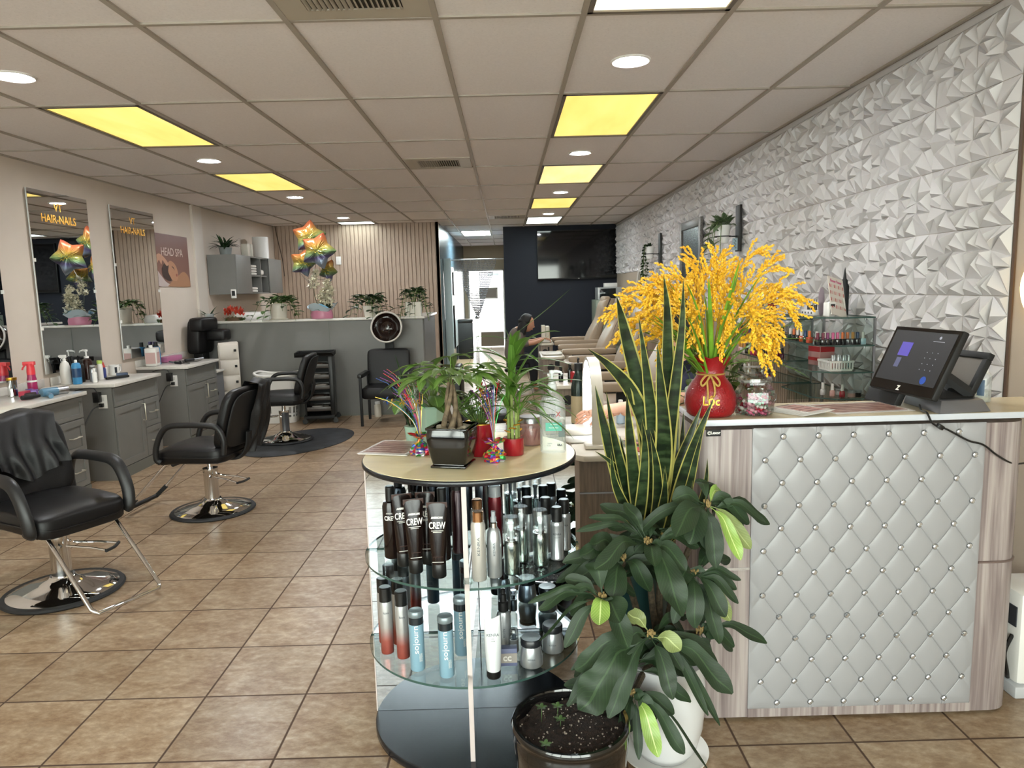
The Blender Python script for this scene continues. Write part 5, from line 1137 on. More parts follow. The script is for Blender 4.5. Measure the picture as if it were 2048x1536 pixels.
# ---------- products on the upper glass shelf ----------
INK = mat('white_ink', '#e9e6df', .5); INKD = mat('dark_ink', '#2c2f33', .5); INKG = mat('grey_ink2', '#5a6066', .5)
BROWN = mat('dark_brown_plastic', '#170d0b', .16); BROWN2 = mat('brown_label', '#3a2119', .35)
SIL = mat('silver_lacquer', '#b9bdc0', .28, .75); 
def wraptext(body_, size, r, z, m, rot=0, sx=1., bold=.0, vertical=False):
    me = text_mesh(body_, size, m, 'lettering', Matrix.Translation((0, 0, z)) @ Matrix.Rotation(pi/2, 4, 'X') @ (Matrix.Rotation(pi/2, 4, 'Z') if vertical else Matrix()), .0002, sx=sx, bold=bold)
    return cylwrap(me, r)
def txt(t, *a, **k):
    o = part(t, 'lettering', wraptext(*a, **{q: v for q, v in k.items() if q != 'turn'}), a[4]); o.rotation_euler = (0, 0, k.get('turn', 0)); return o
def face_cam(x, y): return atan2(-x, y)*-1 if False else atan2(x, -y)*0+(-atan2(x, y))
def prod(name, label, cat, x, y, z, parts, group=None, turn=0):
    return bottle(name, label, cat, (x, y, z), parts, group, -atan2(x, y)+turn)
def crew_tube(x, y, label, tilt=0., s=1.):
    t = thing('styling_tube', label, 'tube', (x, y, S1+.001), -atan2(x, y)+tilt, 'dark brown lettered tubes')
    h = .252*s
    part(t, 'cap', MB().lathe([(0,0),(.022,0),(.024,.003),(.024,.045),(.0225,.048)], 22), BLACK)
    def F(u, v):
        a = 2*pi*u; w = .0235+(.034-.0235)*v; d = .0235*(1-v)**.9+.0012
        return (w*cos(a), d*sin(a), .048+(h-.048)*v)
    part(t, 'tube_body', MB().grid(F, 28, 10, wrap=True, uv=False), BROWN, smooth=60)
    part(t, 'crimp', MB().box(-.034, -.0013, h-.016, .034, .0013, h+.002), BROWN2, smooth=0)
    def yy(z): v = (z-.048)/(h-.048); return -(.0235*(1-v)**.9+.0012)-.0006
    for s_, z, sz, sx in (('CREW', .178*s, .031, .72), ('AMERICAN', .204*s, .0085, 1.05), ('ACID PLEX', .010, .001, 1)):
        if sz < .002: continue
        sl = (yy(z+.01)-yy(z-.01))/.02
        part(t, 'lettering', text_mesh(s_, sz, INK, 'lettering', Matrix.Translation((0, yy(z)-.0008, z)) @ Matrix.Rotation(pi/2-math.atan(sl), 4, 'X'), .0003, sx=sx*.85, bold=.0006), INK)
    for z, w in ((.161*s, .020), (.156*s, .014), (.075*s, .016), (.058*s, .019)):
        part(t, 'printed_line', MB().box(-w, yy(z)-.001, z-.0007, w, yy(z)+.0005, z+.0007), INK if z > .1 or z < .06*s else MATS['brown_label'], smooth=0)
    return t
crew_tube(-.379, 2.395, 'dark brown tube standing left of the other tubes, half behind the centre tube', .12)
crew_tube(-.330, 2.330, 'dark brown lettered tube in the centre front of the tube cluster', .1)
crew_tube(-.300, 2.410, 'dark brown tube mostly hidden behind the centre front tube', -.1)
crew_tube(-.247, 2.285, 'dark brown lettered tube nearest the mirrored divider, farthest right of its cluster', -.12)
t = prod('shampoo_bottle', 'dark brown bottle with black cap behind the leftmost tube', 'bottle', -.432, 2.475, S1+.001, [('flask', [(0,0),(.026,0),(.029,.004),(.029,.19),(.024,.205),(.014,.208)], BROWN), ('cap', cap(.016, .208, .262), BLACK)])
txt(t, 'CREW', .022, .0292, .150, INK, sx=.8, bold=.0006); txt(t, 'AMERICAN', .007, .0292, .168, INK)
bottle('spray_tall', 'tall dark wine-red can near the middle mirrored divider', 'can', (-.195, 2.50, S1+.001), [('can', body(.024, .235, .8, .012), mat('wine_lacquer', '#2d1218', .25, .3)), ('cap', cap(.022, .235, .29), BLACK)])
bottle('pomade_bottle', 'black bottle behind the rightmost brown tube', 'bottle', (-.245, 2.44, S1+.001), [('flask', body(.026, .21, .5, .02), BROWN), ('cap', cap(.016, .21, .26), BLACK)])
GOLDC = mat('rose_gold', '#b98a62', .18, .95)
t = prod('hair_spray', 'silver hairspray can with a gold cap, front of the upper shelf', 'can', -.112, 2.250, S1+.001, [('can', [(0,0),(.022,0),(.024,.003),(.024,.185),(.020,.198)], mat('champagne_silver', '#c6c3bd', .3, .5)), ('cap', cap(.0175, .198, .232), GOLDC)])
txt(t, 'KENRA', .012, .0243, .12, INKG, vertical=True, sx=1.6)
t = prod('hair_spray', 'silver hairspray can with gold cap standing behind its twin', 'can', -.120, 2.385, S1+.001, [('can', [(0,0),(.022,0),(.024,.003),(.024,.185),(.020,.198)], MATS['champagne_silver']), ('cap', cap(.0175, .198, .232), GOLDC)])
t = prod('spray_bottle', 'silver spray bottle with grey nozzle next to the gold-capped can', 'bottle', -.062, 2.275, S1+.001, [('flask', [(0,0),(.023,0),(.0245,.003),(.0245,.12),(.021,.155),(.012,.168)], SIL), ('collar', cap(.0115, .168, .186), CHROME), ('nozzle', [(.010,.186),(.010,.20),(.007,.205),(.0075,.222),(0,.224)], mat('grey_nozzle', '#8d9296', .4))])
txt(t, 'KENRA', .010, .0248, .10, INKG, vertical=True, sx=1.4)
t = prod('hair_lotion', 'deep red aluminium bottle behind the silver spray bottle', 'bottle', -.060, 2.445, S1+.001, [('flask', [(0,0),(.024,0),(.025,.003),(.025,.205),(.022,.222)], mat('deep_red_lacquer', '#5c121b', .25, .3)), ('cap', cap(.021, .222, .262), mat('clear_grey_cap', '#9ea3a6', .15, .4))])
def serum(x, y, label):
    t = prod('serum_bottle', label, 'bottle', x, y, S1+.001, [('flask', [(0,.004),(.022,.004),(.0225,.10),(.0215,.104)], mat('mirror_silver_glass', '#c9ccc8', .10, .95)), ('glass_shell', [(.0235,0),(.026,.003),(.026,.112),(.024,.116)], CLEAR), ('collar', [(.0215,.104),(.0215,.118),(.008,.120)], CHROME), ('pump', [(.007,.12),(.007,.155),(.010,.156),(.010,.168),(0,.17)], mat('clear_pump', '#c3c8ca', .2)), ('overcap', [(.0255,.118),(.0255,.192),(.0235,.196),(0,.196)], glassy('clear_cap', '#f3f6f6', .02, 1., .06))], 'clear-capped mirror-silver serum bottles')
    part(t, 'base', MB().lathe([(.0235, .001), (.0235, .008)], 22), CLEAR)
serum(-.005, 2.295, 'clear-capped silver serum bottle at the front, nearest the spray bottle')
serum(.030, 2.405, 'clear-capped silver serum bottle standing behind the other two')
serum(.094, 2.362, 'clear-capped silver serum bottle nearest the black-capped can')
t = prod('mousse_can', 'silver can with black cap at the right front of the upper shelf', 'can', .155, 2.415, S1+.001, [('can', [(0,0),(.024,0),(.026,.004),(.0235,.008),(.0235,.122),(.0245,.126),(.020,.136)], SIL), ('cap', cap(.0185, .136, .187), BLACK)])
txt(t, 'KENRA', .009, .0238, .095, INKD); txt(t, 'VOLUME', .005, .0238, .083, INKG)
t = prod('mousse_can', 'silver can with black cap behind its twin, by the glass edge', 'can', .187, 2.505, S1+.001, [('can', [(0,0),(.024,0),(.026,.004),(.0235,.008),(.0235,.122),(.0245,.126),(.020,.136)], SIL), ('cap', cap(.0185, .136, .187), BLACK)])
txt(t, 'KENRA', .009, .0238, .095, INKD)
for k, (x, y) in enumerate(((.055, 2.50), (.120, 2.49))): prod('mousse_can', 'black-capped can in the back row, '+['behind the middle serum bottle', 'behind the front black-capped can'][k], 'can', x, y, S1+.001, [('can', [(0,0),(.022,0),(.022,.13),(.018,.14)], SIL), ('cap', cap(.018, .14, .20), BLACK)])

# ---------- products on the lower glass shelf ----------
def ombre():
    m, nt, b = newmat('silver_to_coral'); L = nt.links
    tc = nt.nodes.new('ShaderNodeTexCoord'); sp = nt.nodes.new('ShaderNodeSeparateXYZ'); L.new(tc.outputs['Object'], sp.inputs[0])
    mr = nt.nodes.new('ShaderNodeMapRange'); mr.inputs['From Max'].default_value = .20; L.new(sp.outputs[2], mr.inputs[0])
    r = ramp(nt, [(.0, '#b0574c'), (.25, '#b8695f'), (.5, '#b9b6b4'), (1., '#c0c2c3')]); L.new(mr.outputs[0], r.inputs[0]); L.new(r.outputs[0], b.inputs['Base Color']); b.inputs['Metallic'].default_value = .6; b.inputs['Roughness'].default_value = .3
    return m
OMB = ombre()
for x, y, lab in ((-.458, 2.425, 'silver-to-coral hairspray can at the left edge of the lower shelf'), (-.396, 2.388, 'silver-to-coral hairspray can second from the left on the lower shelf'), (-.480, 2.505, 'silver-to-coral can behind, nearest the mirrored panel end'), (-.425, 2.490, 'silver-to-coral can behind the gap between the front two')):
    t = prod('hair_spray', lab, 'can', x, y, S2+.001, [('can', [(0,0),(.0215,0),(.0225,.003),(.0225,.185),(.0205,.193)], OMB), ('cap', cap(.0215, .193, .245), BLACK)], 'silver-to-coral hairspray cans')
    txt(t, 'luxe', .012, .0228, .155, INKG)
BLUB = mat('dusty_blue_plastic', '#7d9fb0', .35)
for x, y, lab in ((-.335, 2.305, 'dusty blue bottle with grey lid, left of the front pair on the lower shelf'), (-.232, 2.258, 'dusty blue bottle with grey lid beside the mirrored divider'), (-.190, 2.40, 'dusty blue bottle behind, tucked against the mirrored divider')):
    t = prod('conditioner_bottle', lab, 'bottle', x, y, S2+.001, [('flask', [(0,0),(.0235,0),(.025,.003),(.025,.165)], BLUB), ('band', [(.0252,.165),(.0252,.190)], mat('dark_band', '#20262a', .2)), ('lid', [(.0252,.190),(.0262,.192),(.0262,.206),(.023,.211),(0,.212)], mat('grey_lid', '#7f8b90', .3, .4))], 'dusty blue lettered bottles')
    txt(t, 'sojourn', .026, .0252, .115, INK, vertical=True, sx=1.25, turn=-.12); txt(t, 'moisture', .008, .0252, .05, INK, vertical=True, turn=.3); txt(t, 'shampoo', .008, .0252, .05, INK, vertical=True, turn=.55)
t = thing('conditioner_tube', 'white tube with black flip cap, front right of the mirrored divider', 'tube', (-.075, 2.240, S2+.001), -atan2(-.075, 2.24))
part(t, 'cap', MB().lathe([(0,0),(.022,0),(.0235,.003),(.0235,.026)], 24), BLACK)
part(t, 'tube_body', MB().grid(lambda u, v: ((.0235+.004*sin(v*2.6))*cos(2*pi*u), (.0235*(1-v)**.8+.0015)*sin(2*pi*u), .026+(.176-.012*cos(2*pi*u)*v*0)*v+(.012*v if cos(2*pi*u) > 0 else 0)*cos(2*pi*u)), 28, 10, wrap=True, uv=False), mat('pearl_plastic', '#cfd2d4', .3, .2), smooth=60)
for s_, z, sz in (('KENRA', .150, .013), ('color', .138, .005), ('volume', .130, .005)): part(t, 'lettering', text_mesh(s_, sz, INKG, 'lettering', Matrix.Translation((0, -(.0235*(1-(z-.026)/.176)**.8+.0015)-.001, z)) @ Matrix.Rotation(pi/2-.14, 4, 'X'), .0002), INKG)
t = prod('leave_in_spray', 'silver spray bottle with tall black nozzle behind the white tube', 'bottle', -.040, 2.425, S2+.001, [('flask', [(0,0),(.024,0),(.0255,.003),(.0255,.125),(.021,.142),(.016,.145)], SIL), ('collar', cap(.019, .145, .180), BLACK), ('nozzle', [(.012,.18),(.011,.205),(.008,.208),(.008,.224),(0,.226)], BLACK)])
txt(t, 'KEVIN', .012, .0258, .07, INKG, vertical=True)
prod('mini_serum', 'small silver pump bottle with clear cap by the lettered carton', 'bottle', -.005, 2.405, S2+.001, [('flask', [(0,0),(.015,0),(.016,.003),(.016,.045),(.013,.048)], SIL), ('pump', [(.008,.048),(.008,.062),(0,.064)], mat('slate_pump', '#4a5560', .4)), ('overcap', [(.0155,.048),(.0155,.080),(.013,.084),(0,.084)], MATS['clear_cap'])])
t = thing('product_carton', 'small grey-violet carton with lettering in front of the mini pump', 'carton', (-.024, 2.318, S2+.001), .02); part(t, 'carton_body', MB().box(-.028, -.016, 0, .028, .016, .062), mat('slate_violet_card', '#5b607c', .5), bevel=.001)
part(t, 'printed_panel', MB().box(-.0275, -.0166, .012, .0275, -.0158, .046), mat('taupe_print', '#8d867f', .5), smooth=0); part(t, 'lettering', text_mesh('cc', .034, mat('pale_ink', '#c9c4bd', .5), 'lettering', Matrix.Translation((-.006, -.0172, .030)) @ Matrix.Rotation(pi/2, 4, 'X'), .0002, bold=.0008), MATS['pale_ink'])
for (x, y, lab) in ((.053, 2.312, 'silver cream jar with black lid at the front of the lower shelf'), (.132, 2.407, 'silver cream jar with black lid behind the front one')):
    t = prod('cream_jar', lab, 'jar', x, y, S2+.001, [('jar_body', [(0,0),(.036,0),(.039,.004),(.038,.03),(.034,.06),(.030,.072)], SIL), ('lid', [(.034,.072),(.036,.074),(.036,.094),(.033,.098),(0,.097)], mat('charcoal_lid', '#1a1c20', .3))])
    txt(t, 'KENRA', .008, .0385, .034, INKG)

# ---------- things on the table top ----------
def brochure(name, label, loc, rz, w, d, n, printed, group=None):
    t = thing(name, label, 'brochure', loc, rz, group)
    for k in range(n): part(t, 'sheet', MB().box(-w/2+.004*(k % 2), -d/2-.003*k, .0012*k, w/2+.004*(k % 2), d/2-.003*k, .0012*k+.0011), mat('glossy_paper', '#d8d3cf', .25), smooth=0)
    z = .0012*n; 
    part(t, 'printed_picture', MB().box(-w/2+.012, -d/2-.003*n+.03, z, w/2-.012, d/2-.003*n-.012, z+.0004), printed, smooth=0)
    for k in range(5): part(t, 'printed_line', MB().box(-w/2+.018, -d/2+.04+k*.032-.003*n, z+.0004, w/2-.03, -d/2+.045+k*.032-.003*n, z+.0008), mat('plum_ink', '#6b3f3c', .4), smooth=0)
    return t
NUDE = mat('nude_print', '#b79a8c', .3, noise=.25, nscale=25, col2='#8d655a')
brochure('brochure_stack', 'fanned stack of nail brochures at the left edge of the table top', (-.440, 2.69, ZT+.001), -.25, .19, .24, 5, NUDE)
def pot_square(w0, w1, h):
    def F(u, v):
        a = 2*pi*u; g = lambda q: (1 if q >= 0 else -1)*abs(q)**.28
        w = w0+(w1-w0)*sin(min(1, v*1.25)*pi/2)-.004*max(0, v-.85)/.15
        return (w*g(cos(a)), w*g(sin(a)), h*v)
    return MB().grid(F, 64, 14, wrap=True, uv=False)
BG = mat('black_glaze', '#0e0d0d', .08, coat=.6)
LVM = mat('money_tree_leaf', '#56782f', .4, noise=.3, nscale=12)
def veined(name, base, vein, edge=None, rough=.42, ribs=16, spots=.0):
    """leaf with midrib and slanting side veins drawn along its own length"""
    m, nt, b = newmat(name); L = nt.links
    tc = nt.nodes.new('ShaderNodeTexCoord'); sp = nt.nodes.new('ShaderNodeSeparateXYZ'); L.new(tc.outputs['UV'], sp.inputs[0])
    def mth(op, a, c=None):
        n = nt.nodes.new('ShaderNodeMath'); n.operation = op
        for i, q in enumerate((a, c)):
            if q is None: continue
            if isinstance(q, (int, float)): n.inputs[i].default_value = q
            else: L.new(q, n.inputs[i])
        return n.outputs[0]
    au = mth('ABSOLUTE', mth('SUBTRACT', sp.outputs[0], .5))
    rib = mth('LESS_THAN', mth('FRACT', mth('MULTIPLY', mth('SUBTRACT', sp.outputs[1], mth('MULTIPLY', au, .35)), ribs)), .13)
    mid = mth('LESS_THAN', au, .035)
    f = mth('MAXIMUM', mth('MULTIPLY', rib, .35), mth('MULTIPLY', mid, .9))
    n = nt.nodes.new('ShaderNodeTexNoise'); n.inputs['Scale'].default_value = 9; L.new(tc.outputs['Object'], n.inputs[0])
    r = ramp(nt, [(.35, base), (.65, tuple(x*.62 for x in lin(base)[:3]))]); L.new(n.outputs['Fac'], r.inputs[0])
    mx = nt.nodes.new('ShaderNodeMix'); mx.data_type = 'RGBA'; mx.inputs['B'].default_value = lin(vein); L.new(f, mx.inputs['Factor']); L.new(r.outputs[0], mx.inputs['A'])
    res = mx.outputs['Result']
    if edge:
        m2 = nt.nodes.new('ShaderNodeMix'); m2.data_type = 'RGBA'; m2.inputs['B'].default_value = lin(edge); L.new(mth('GREATER_THAN', au, .40), m2.inputs['Factor']); L.new(res, m2.inputs['A']); res = m2.outputs['Result']
    L.new(res, b.inputs['Base Color']); b.inputs['Roughness'].default_value = rough
    bp = nt.nodes.new('ShaderNodeBump'); bp.inputs['Strength'].default_value = .4; bp.inputs['Distance'].default_value = .003; L.new(rib, bp.inputs['Height']); L.new(bp.outputs[0], b.inputs['Normal'])
    return m
MONEY = veined('money_tree_leaf2', '#5c7d33', '#7f9c55'); BAMB = veined('bamboo_leaf', '#57802c', '#6f9440', ribs=1); FERNM = veined('bushy_leaf', '#4a6a2a', '#6f8f48')
# money tree in the square black pot
t = thing('potted_plant', 'braided-trunk plant in a square black glazed pot at the front of the table', 'plant', (-.196, 2.405, ZT+.001), R_(-14))
part(t, 'saucer', MB().box(-.062, -.062, 0, .062, .062, .008).box(-.055, -.055, .008, .055, .055, .014), BG, bevel=.003)
part(t, 'pot', pot_square(.060, .075, .120).warp(lambda x, y, z: (x, y, z+.014)), BG, smooth=60)
part(t, 'pot_rim', MB().box(-.072, -.072, .130, .072, -.062, .137).box(-.072, .062, .130, .072, .072, .137).box(-.072, -.062, .130, -.062, .062, .137).box(.062, -.062, .130, .072, .062, .137), BG, bevel=.002)
part(t, 'soil', MB().box(-.064, -.064, .112, .064, .064, .122), SOIL, smooth=0)
rr = random.Random(2)
PEB = mat('river_pebble', '#a89e8c', .6, noise=.35, nscale=40)
for i in range(13):
    a = i*.5; r = rr.uniform(.038, .055); part(t, 'pebble', MB().sq((r*cos(a), r*sin(a), .128), (rr.uniform(.010, .017), rr.uniform(.010, .015), rr.uniform(.007, .010)), .8, 14, 9, Matrix.Translation((0,0,0))), PEB)
g = MB()
for k in range(4):
    a0 = k*pi/2; pts = []
    for i in range(9):
        q = i/8; a = a0+q*2.6; r = .024*(1-q)+.006; pts.append((r*cos(a), r*sin(a), .118+.175*q))
    g.tube(pts, [.011-.006*i/8 for i in range(9)], 8)
part(t, 'trunk', g, WOODSTEM, smooth=60)
g = MB(); st = MB(); rr = random.Random(14)
for i in range(11):
    a = i*2.4; el = rr.uniform(.1, .9); L = rr.uniform(.05, .11); top = (.01*cos(a), .01*sin(a), .29-.02*rr.random())
    tip = (cos(a)*cos(el)*L*1.3, sin(a)*cos(el)*L*1.3, .29+sin(el)*L); st.tube(catmull([top, (tip[0]*.5, tip[1]*.5, tip[2]), tip], 4), .0018, 5)
    nl = 5
    for k in range(nl):
        b = a+(k-2)*.62; g.leaf(tip, (cos(b), sin(b), rr.uniform(-.15, .25)), rr.uniform(.095, .165)*(1-.12*abs(k-2)), .034, rr.uniform(.5, 1.0), .25, 8, 0, pet=.06)
part(t, 'foliage', g, MONEY, smooth=180); part(t, 'stem', st, STEM)
# green celadon pot
rr = random.Random(16); g = MB(); st = MB()
for i in range(26):
    a = rr.uniform(0, 2*pi); L = rr.uniform(.03, .10); h = rr.uniform(.03, .17); p = (L*cos(a), L*sin(a), h); st.tube(catmull([(0,0,0),(p[0]*.4,p[1]*.4,h*.7),p], 3), .002, 5)
    g.leaf(p, (cos(a), sin(a), rr.uniform(-.3,.5)), rr.uniform(.07,.12), rr.uniform(.05,.075), .7, .25, 6, 3)
potted('potted_plant', 'broad-leaved plant in a pale green octagonal pot behind the black pot', 'plant', (-.300, 2.765, ZT+.001), MB().lathe([(0,0),(.040,0),(.043,.005),(.055,.13),(.060,.142),(.056,.150),(.050,.142)], 8, rot=.39), mat('celadon_glaze', '#94ae9c', .2, coat=.4), .050, .132, (g, st), FERNM)
g = MB(); rr = random.Random(17)
for (dx, dy, h, b) in ((-.03, .02, .30, -.15), (.0, .03, .27, .10), (-.055, .0, .22, -.4), (.02, -.01, .20, .3)): g.leaf((dx*.3, dy, 0), (b, .05, 1), h, .028, .12, .5, 8, 2)
potted('potted_plant', 'small spiky snake plant at the back left of the round table', 'plant', (-.385, 2.82, ZT+.001), [(0,0),(.03,0),(.036,.06),(.033,.06)], mat('celadon_glaze'), .03, .055, (g, MB()), PLANTD)
# tall red cylinder pot with bushy plant
rr = random.Random(18); g = MB(); st = MB()
for i in range(46):
    a = rr.uniform(0, 2*pi); L = rr.uniform(.01, .09); h = rr.uniform(.02, .13); p = (L*cos(a), L*sin(a), h); st.tube([(L*.2*cos(a), L*.2*sin(a), 0), p], .0015, 5)
    for k in range(3): g.leaf(p, (rr.uniform(-1,1), rr.uniform(-1,1), rr.uniform(-.2,.8)), rr.uniform(.03,.05), .016, .5, .25, 4, 0)
REDG = mat('red_glaze', '#8f1420', .22, coat=.4)
potted('potted_plant', 'bushy fine-leaved plant in a tall red cylinder pot with a gold rim', 'plant', (-.108, 2.545, ZT+.001), [(0,0),(.045,0),(.048,.004),(.056,.118)], REDG, .052, .112, (g, st), FERNM)
o = bpy.data.objects['potted_plant.009'] if 'potted_plant.009' in bpy.data.objects else None
for o in [o for o in bpy.data.objects if o.get('label', '').startswith('bushy fine')]: part(o, 'gold_rim', MB().tube([(.0555*cos(2*pi*k/40), .0555*sin(2*pi*k/40), .118) for k in range(40)], .0022, 6, closed=True), GOLD)
# lucky bamboo in the small red pot
t = thing('potted_plant', 'lucky bamboo with long leaves in a small red pot by the candle', 'plant', (.012, 2.535, ZT+.001))
part(t, 'pot', MB().lathe([(0,0),(.036,0),(.038,.003),(.038,.062),(.035,.062)], 32), REDG); part(t, 'soil', MB().lathe([(0,.056),(.036,.054)], 20), SOIL)
st = MB(); g = MB(); rr = random.Random(19)
for i in range(7):
    a = i*.9; r = .018; h = rr.uniform(.09, .17)
    P = [(r*cos(a), r*sin(a), .05+h*q) for q in (0,.2,.4,.6,.8,1.)]; st.tube(P, [.0065,.0058,.0064,.0058,.0064,.006], 8)
part(t, 'cane', st, mat('bamboo_cane', '#7f8f4a', .4, noise=.3, nscale=30))
BL = [((-.02,0,.20),(-.55,-.1,.75),.20,.030,.9),((0,0,.22),(.0,-.1,1),.24,.034,.5),((.0,0,.22),(.25,-.1,.9),.26,.036,.7),((.01,0,.20),(.75,-.1,.55),.28,.034,.9),((0,0,.19),(-.8,-.2,.35),.22,.028,1.0),((0,0,.18),(.85,-.2,.25),.26,.028,1.1),((.0,.0,.25),(.10,.1,1),.19,.026,.3),((.0,.0,.22),(-.3,.2,.8),.24,.03,.8),((.0,.0,.19),(.5,.3,.5),.28,.03,1.0),((0,0,.18),(-.4,-.4,.4),.20,.03,1.3),((.01,0,.17),(.35,-.6,.4),.22,.03,1.2),((0,0,.20),(-.15,-.3,.8),.22,.036,1.1),((0,0,.17),(.9,-.3,-.05),.26,.026,.9),((.0,0,.20),(.05,-.5,.6),.21,.034,1.2)]
rb = random.Random(64)
for b, d, L, W, dr in BL: g.leaf(b, d, L, W*.82, dr, .2, 10, 0, pet=.08)
for i in range(26): g.leaf((rb.uniform(-.02,.02), rb.uniform(-.02,.02), rb.uniform(.15,.34)), (rb.uniform(-1,1), rb.uniform(-.8,.5), rb.uniform(.15,.9)), rb.uniform(.14,.24), rb.uniform(.018,.028), rb.uniform(.6,1.5), .25, 9, 0, pet=.08)
for i in range(16): g.leaf((.02,-.0,.14), (rb.uniform(-.3,1), rb.uniform(-.7,.3), rb.uniform(.3,.9)), rb.uniform(.16,.27), .007, rb.uniform(1.0,1.9), .3, 9, 0)
st2 = MB()
# the long stem that reaches up and to the right, with its narrow leaf
P = catmull([(0,0,.20),(.005,0,.33),(.020,0,.40),(.032,0,.445)], 5); st2.tube(P, .0022, 6)
g.leaf((.032,0,.445), (.80,-.1,.55), .235, .016, -.15, .3, 10, 0); g.leaf((.012,0,.36), (-.35,0,.95), .10, .026, -.1, .3, 8, 0); g.leaf((.02,0,.40), (-.9,0,.40), .22, .014, .9, .3, 8, 0); g.leaf((.016,0,.37), (.5,-.2,.6), .19, .045, 1.0, .2, 8, 0); g.leaf((.008,0,.32), (-.55,-.2,.5), .20, .042, 1.0, .2, 8, 0); g.leaf((.010,0,.34), (.2,-.4,.7), .20, .046, 1.2, .2, 8, 0)
part(t, 'foliage', g, BAMB, smooth=180); part(t, 'stem', st2, STEM)
g = MB()
for k in range(26): a = k*.8; g.tube(catmull([(.024*cos(a),.024*sin(a),.085+.012*(k % 4)),(.034*cos(a+.4),.034*sin(a+.4),.09+.012*(k % 4)),(.026*cos(a+.9),.026*sin(a+.9),.085+.012*(k % 4))], 3), .002, 5)
part(t, 'gold_ribbon', g, GOLD)
# foil-wrapped spray centrepieces
FOIL = [mat('foil_'+n, c, .28, .6) for n, c in (('red', '#c4303a'), ('green', '#3f9a4f'), ('gold', '#d9b04a'), ('violet', '#94409c'), ('blue', '#3f62b0'), ('silver', '#c6c8cc'))]
def foil_spray(x, y, label, h, spread, seed, lean):
    rr = random.Random(seed)
    t = thing('foil_centrepiece', label, 'centrepiece', (x, y, ZT+.001), 0, 'multicoloured foil sprays')
    g = MB(); n = 26
    def F(u, v):
        a = 2*pi*u; r = (.030*sin(min(1, v*1.25+.25)*pi)**.6*(1-v*.35)+.010)*(1+.10*sin(a*9+v*3)); 
        if v > .78: r = .010+.030*(v-.78)/.22*(1+.3*sin(a*7))
        return (r*cos(a), r*sin(a), .075*v)
    g.grid(F, n, 14, wrap=True, uv=False)
    for i in range(len(g.mi)): g.mi[i] = rr.choice((0, 0, 0, 2, 2, 1, 1, 3, 3, 5, 4)) if i % 2 == 0 or i == 0 else g.mi[i-1]
    g.v = [(x*(1+rr.uniform(-.12,.12)), y*(1+rr.uniform(-.12,.12)), z+(rr.uniform(-.003,.003) if z > .004 else 0)) for x, y, z in g.v]
    part(t, 'foil_weight', g, FOIL, smooth=0)
    st = MB(); tw = MB()
    for i in range(30):
        a = rr.uniform(0, 2*pi); s = rr.uniform(.1, 1)*spread; L = rr.uniform(.55, 1)*h
        P = catmull([(0,0,.05),(s*.15*cos(a)+lean*.15,s*.15*sin(a),.05+L*.45),(s*cos(a)*.5+lean*.6,s*sin(a)*.5,.05+L*.85),(s*cos(a)*.8+lean,s*sin(a)*.8,.05+L)], 3)
        st.tube(P, .0009, 4, mi=i % 6)
        if i % 2 == 0:
            c = P[-3-(i % 4)]
            for k in range(5): 
                q = 2*pi*k/5+i; tw.leaf(c, (cos(q), .4*sin(q*2), sin(q)), .016, .010, .2, .3, 3, 3, mi=(i//2) % 6)
    part(t, 'foil_strand', st, FOIL, smooth=0); part(t, 'foil_stars', tw, FOIL, smooth=0, kind='stuff')
foil_spray(-.328, 2.575, 'foil spray left of the black pot, leaning over the brochures', .27, .15, 41, -.09)
foil_spray(-.056, 2.440, 'foil spray between the black pot and the small red pot', .26, .11, 42, -.01)
# candle, sanitizer
t = thing('candle_jar', 'pink printed glass candle with a silver lid behind the small red pot', 'candle', (.080, 2.70, ZT+.001)); part(t, 'glass', MB().lathe([(0,.0),(.042,0),(.044,.004),(.044,.085),(.042,.088)], 30), glassy('pinkish_glass', '#ecd6d2', .05, .8, .05, .35, '#c7a29c')); part(t, 'wax', MB().lathe([(0,.004),(.040,.004),(.040,.066),(0,.066)], 26), mat('pink_wax', '#b98a84', .6)); part(t, 'lid', MB().lathe([(.0445,.085),(.0445,.105),(.042,.108),(0,.108)], 30), STEEL)
me = text_mesh('LOVE & CARE', .020, mat('coral_ink', '#b85a52', .5), 'lettering', Matrix.Translation((0, 0, .04)) @ Matrix.Rotation(pi/2, 4, 'X'), .0002, sx=.7)
bpy.data.meshes.remove(me)
g = MB()
for i in range(14): a = -pi/2-.9+i*.14; g.leaf((.0446*cos(a), .0446*sin(a), .02+.012*(i % 4)), (.3*sin(i), 0, 1), .022, .010, .0, .0, 3, 3)
part(t, 'floral_print', g, MATS['coral_ink'])
t = thing('hand_sanitizer', 'large clear pump bottle of sanitizer with black and red lettering on the table', 'sanitizer', (.156, 2.560, ZT+.001), -.06)
def flat_oval(w, d, zs):
    g = MB()
    def F(u, v):
        k = v*(len(zs)-1); i = min(len(zs)-2, int(k)); f = k-i; (z0, s0), (z1, s1) = zs[i], zs[i+1]; s = s0+(s1-s0)*f; a = 2*pi*u; gg = lambda q: (1 if q >= 0 else -1)*abs(q)**.6
        ww = w*s if s > .4 else w*s; dd = min(d, w*s)
        return (ww*gg(cos(a)), dd*gg(sin(a)), z0+(z1-z0)*f)
    g.grid(F, 36, (len(zs)-1)*3, wrap=True, uv=False); return g
zs = [(0, .93), (.006, 1.), (.16, 1.), (.185, .93), (.205, .68), (.216, .34), (.228, .30)]
part(t, 'flask', flat_oval(.047, .030, zs), glassy('clear_pet', '#f8fbfa', .03, .6, .03, .17, '#ffffff'), smooth=50)
part(t, 'gel', flat_oval(.0445, .0275, [(.004, .95), (.008, 1.), (.115, 1.), (.1155, .1)]), glassy('clear_gel', '#f2f5f0', .02, .4, .02, .06, '#e4e8e0'), smooth=50)
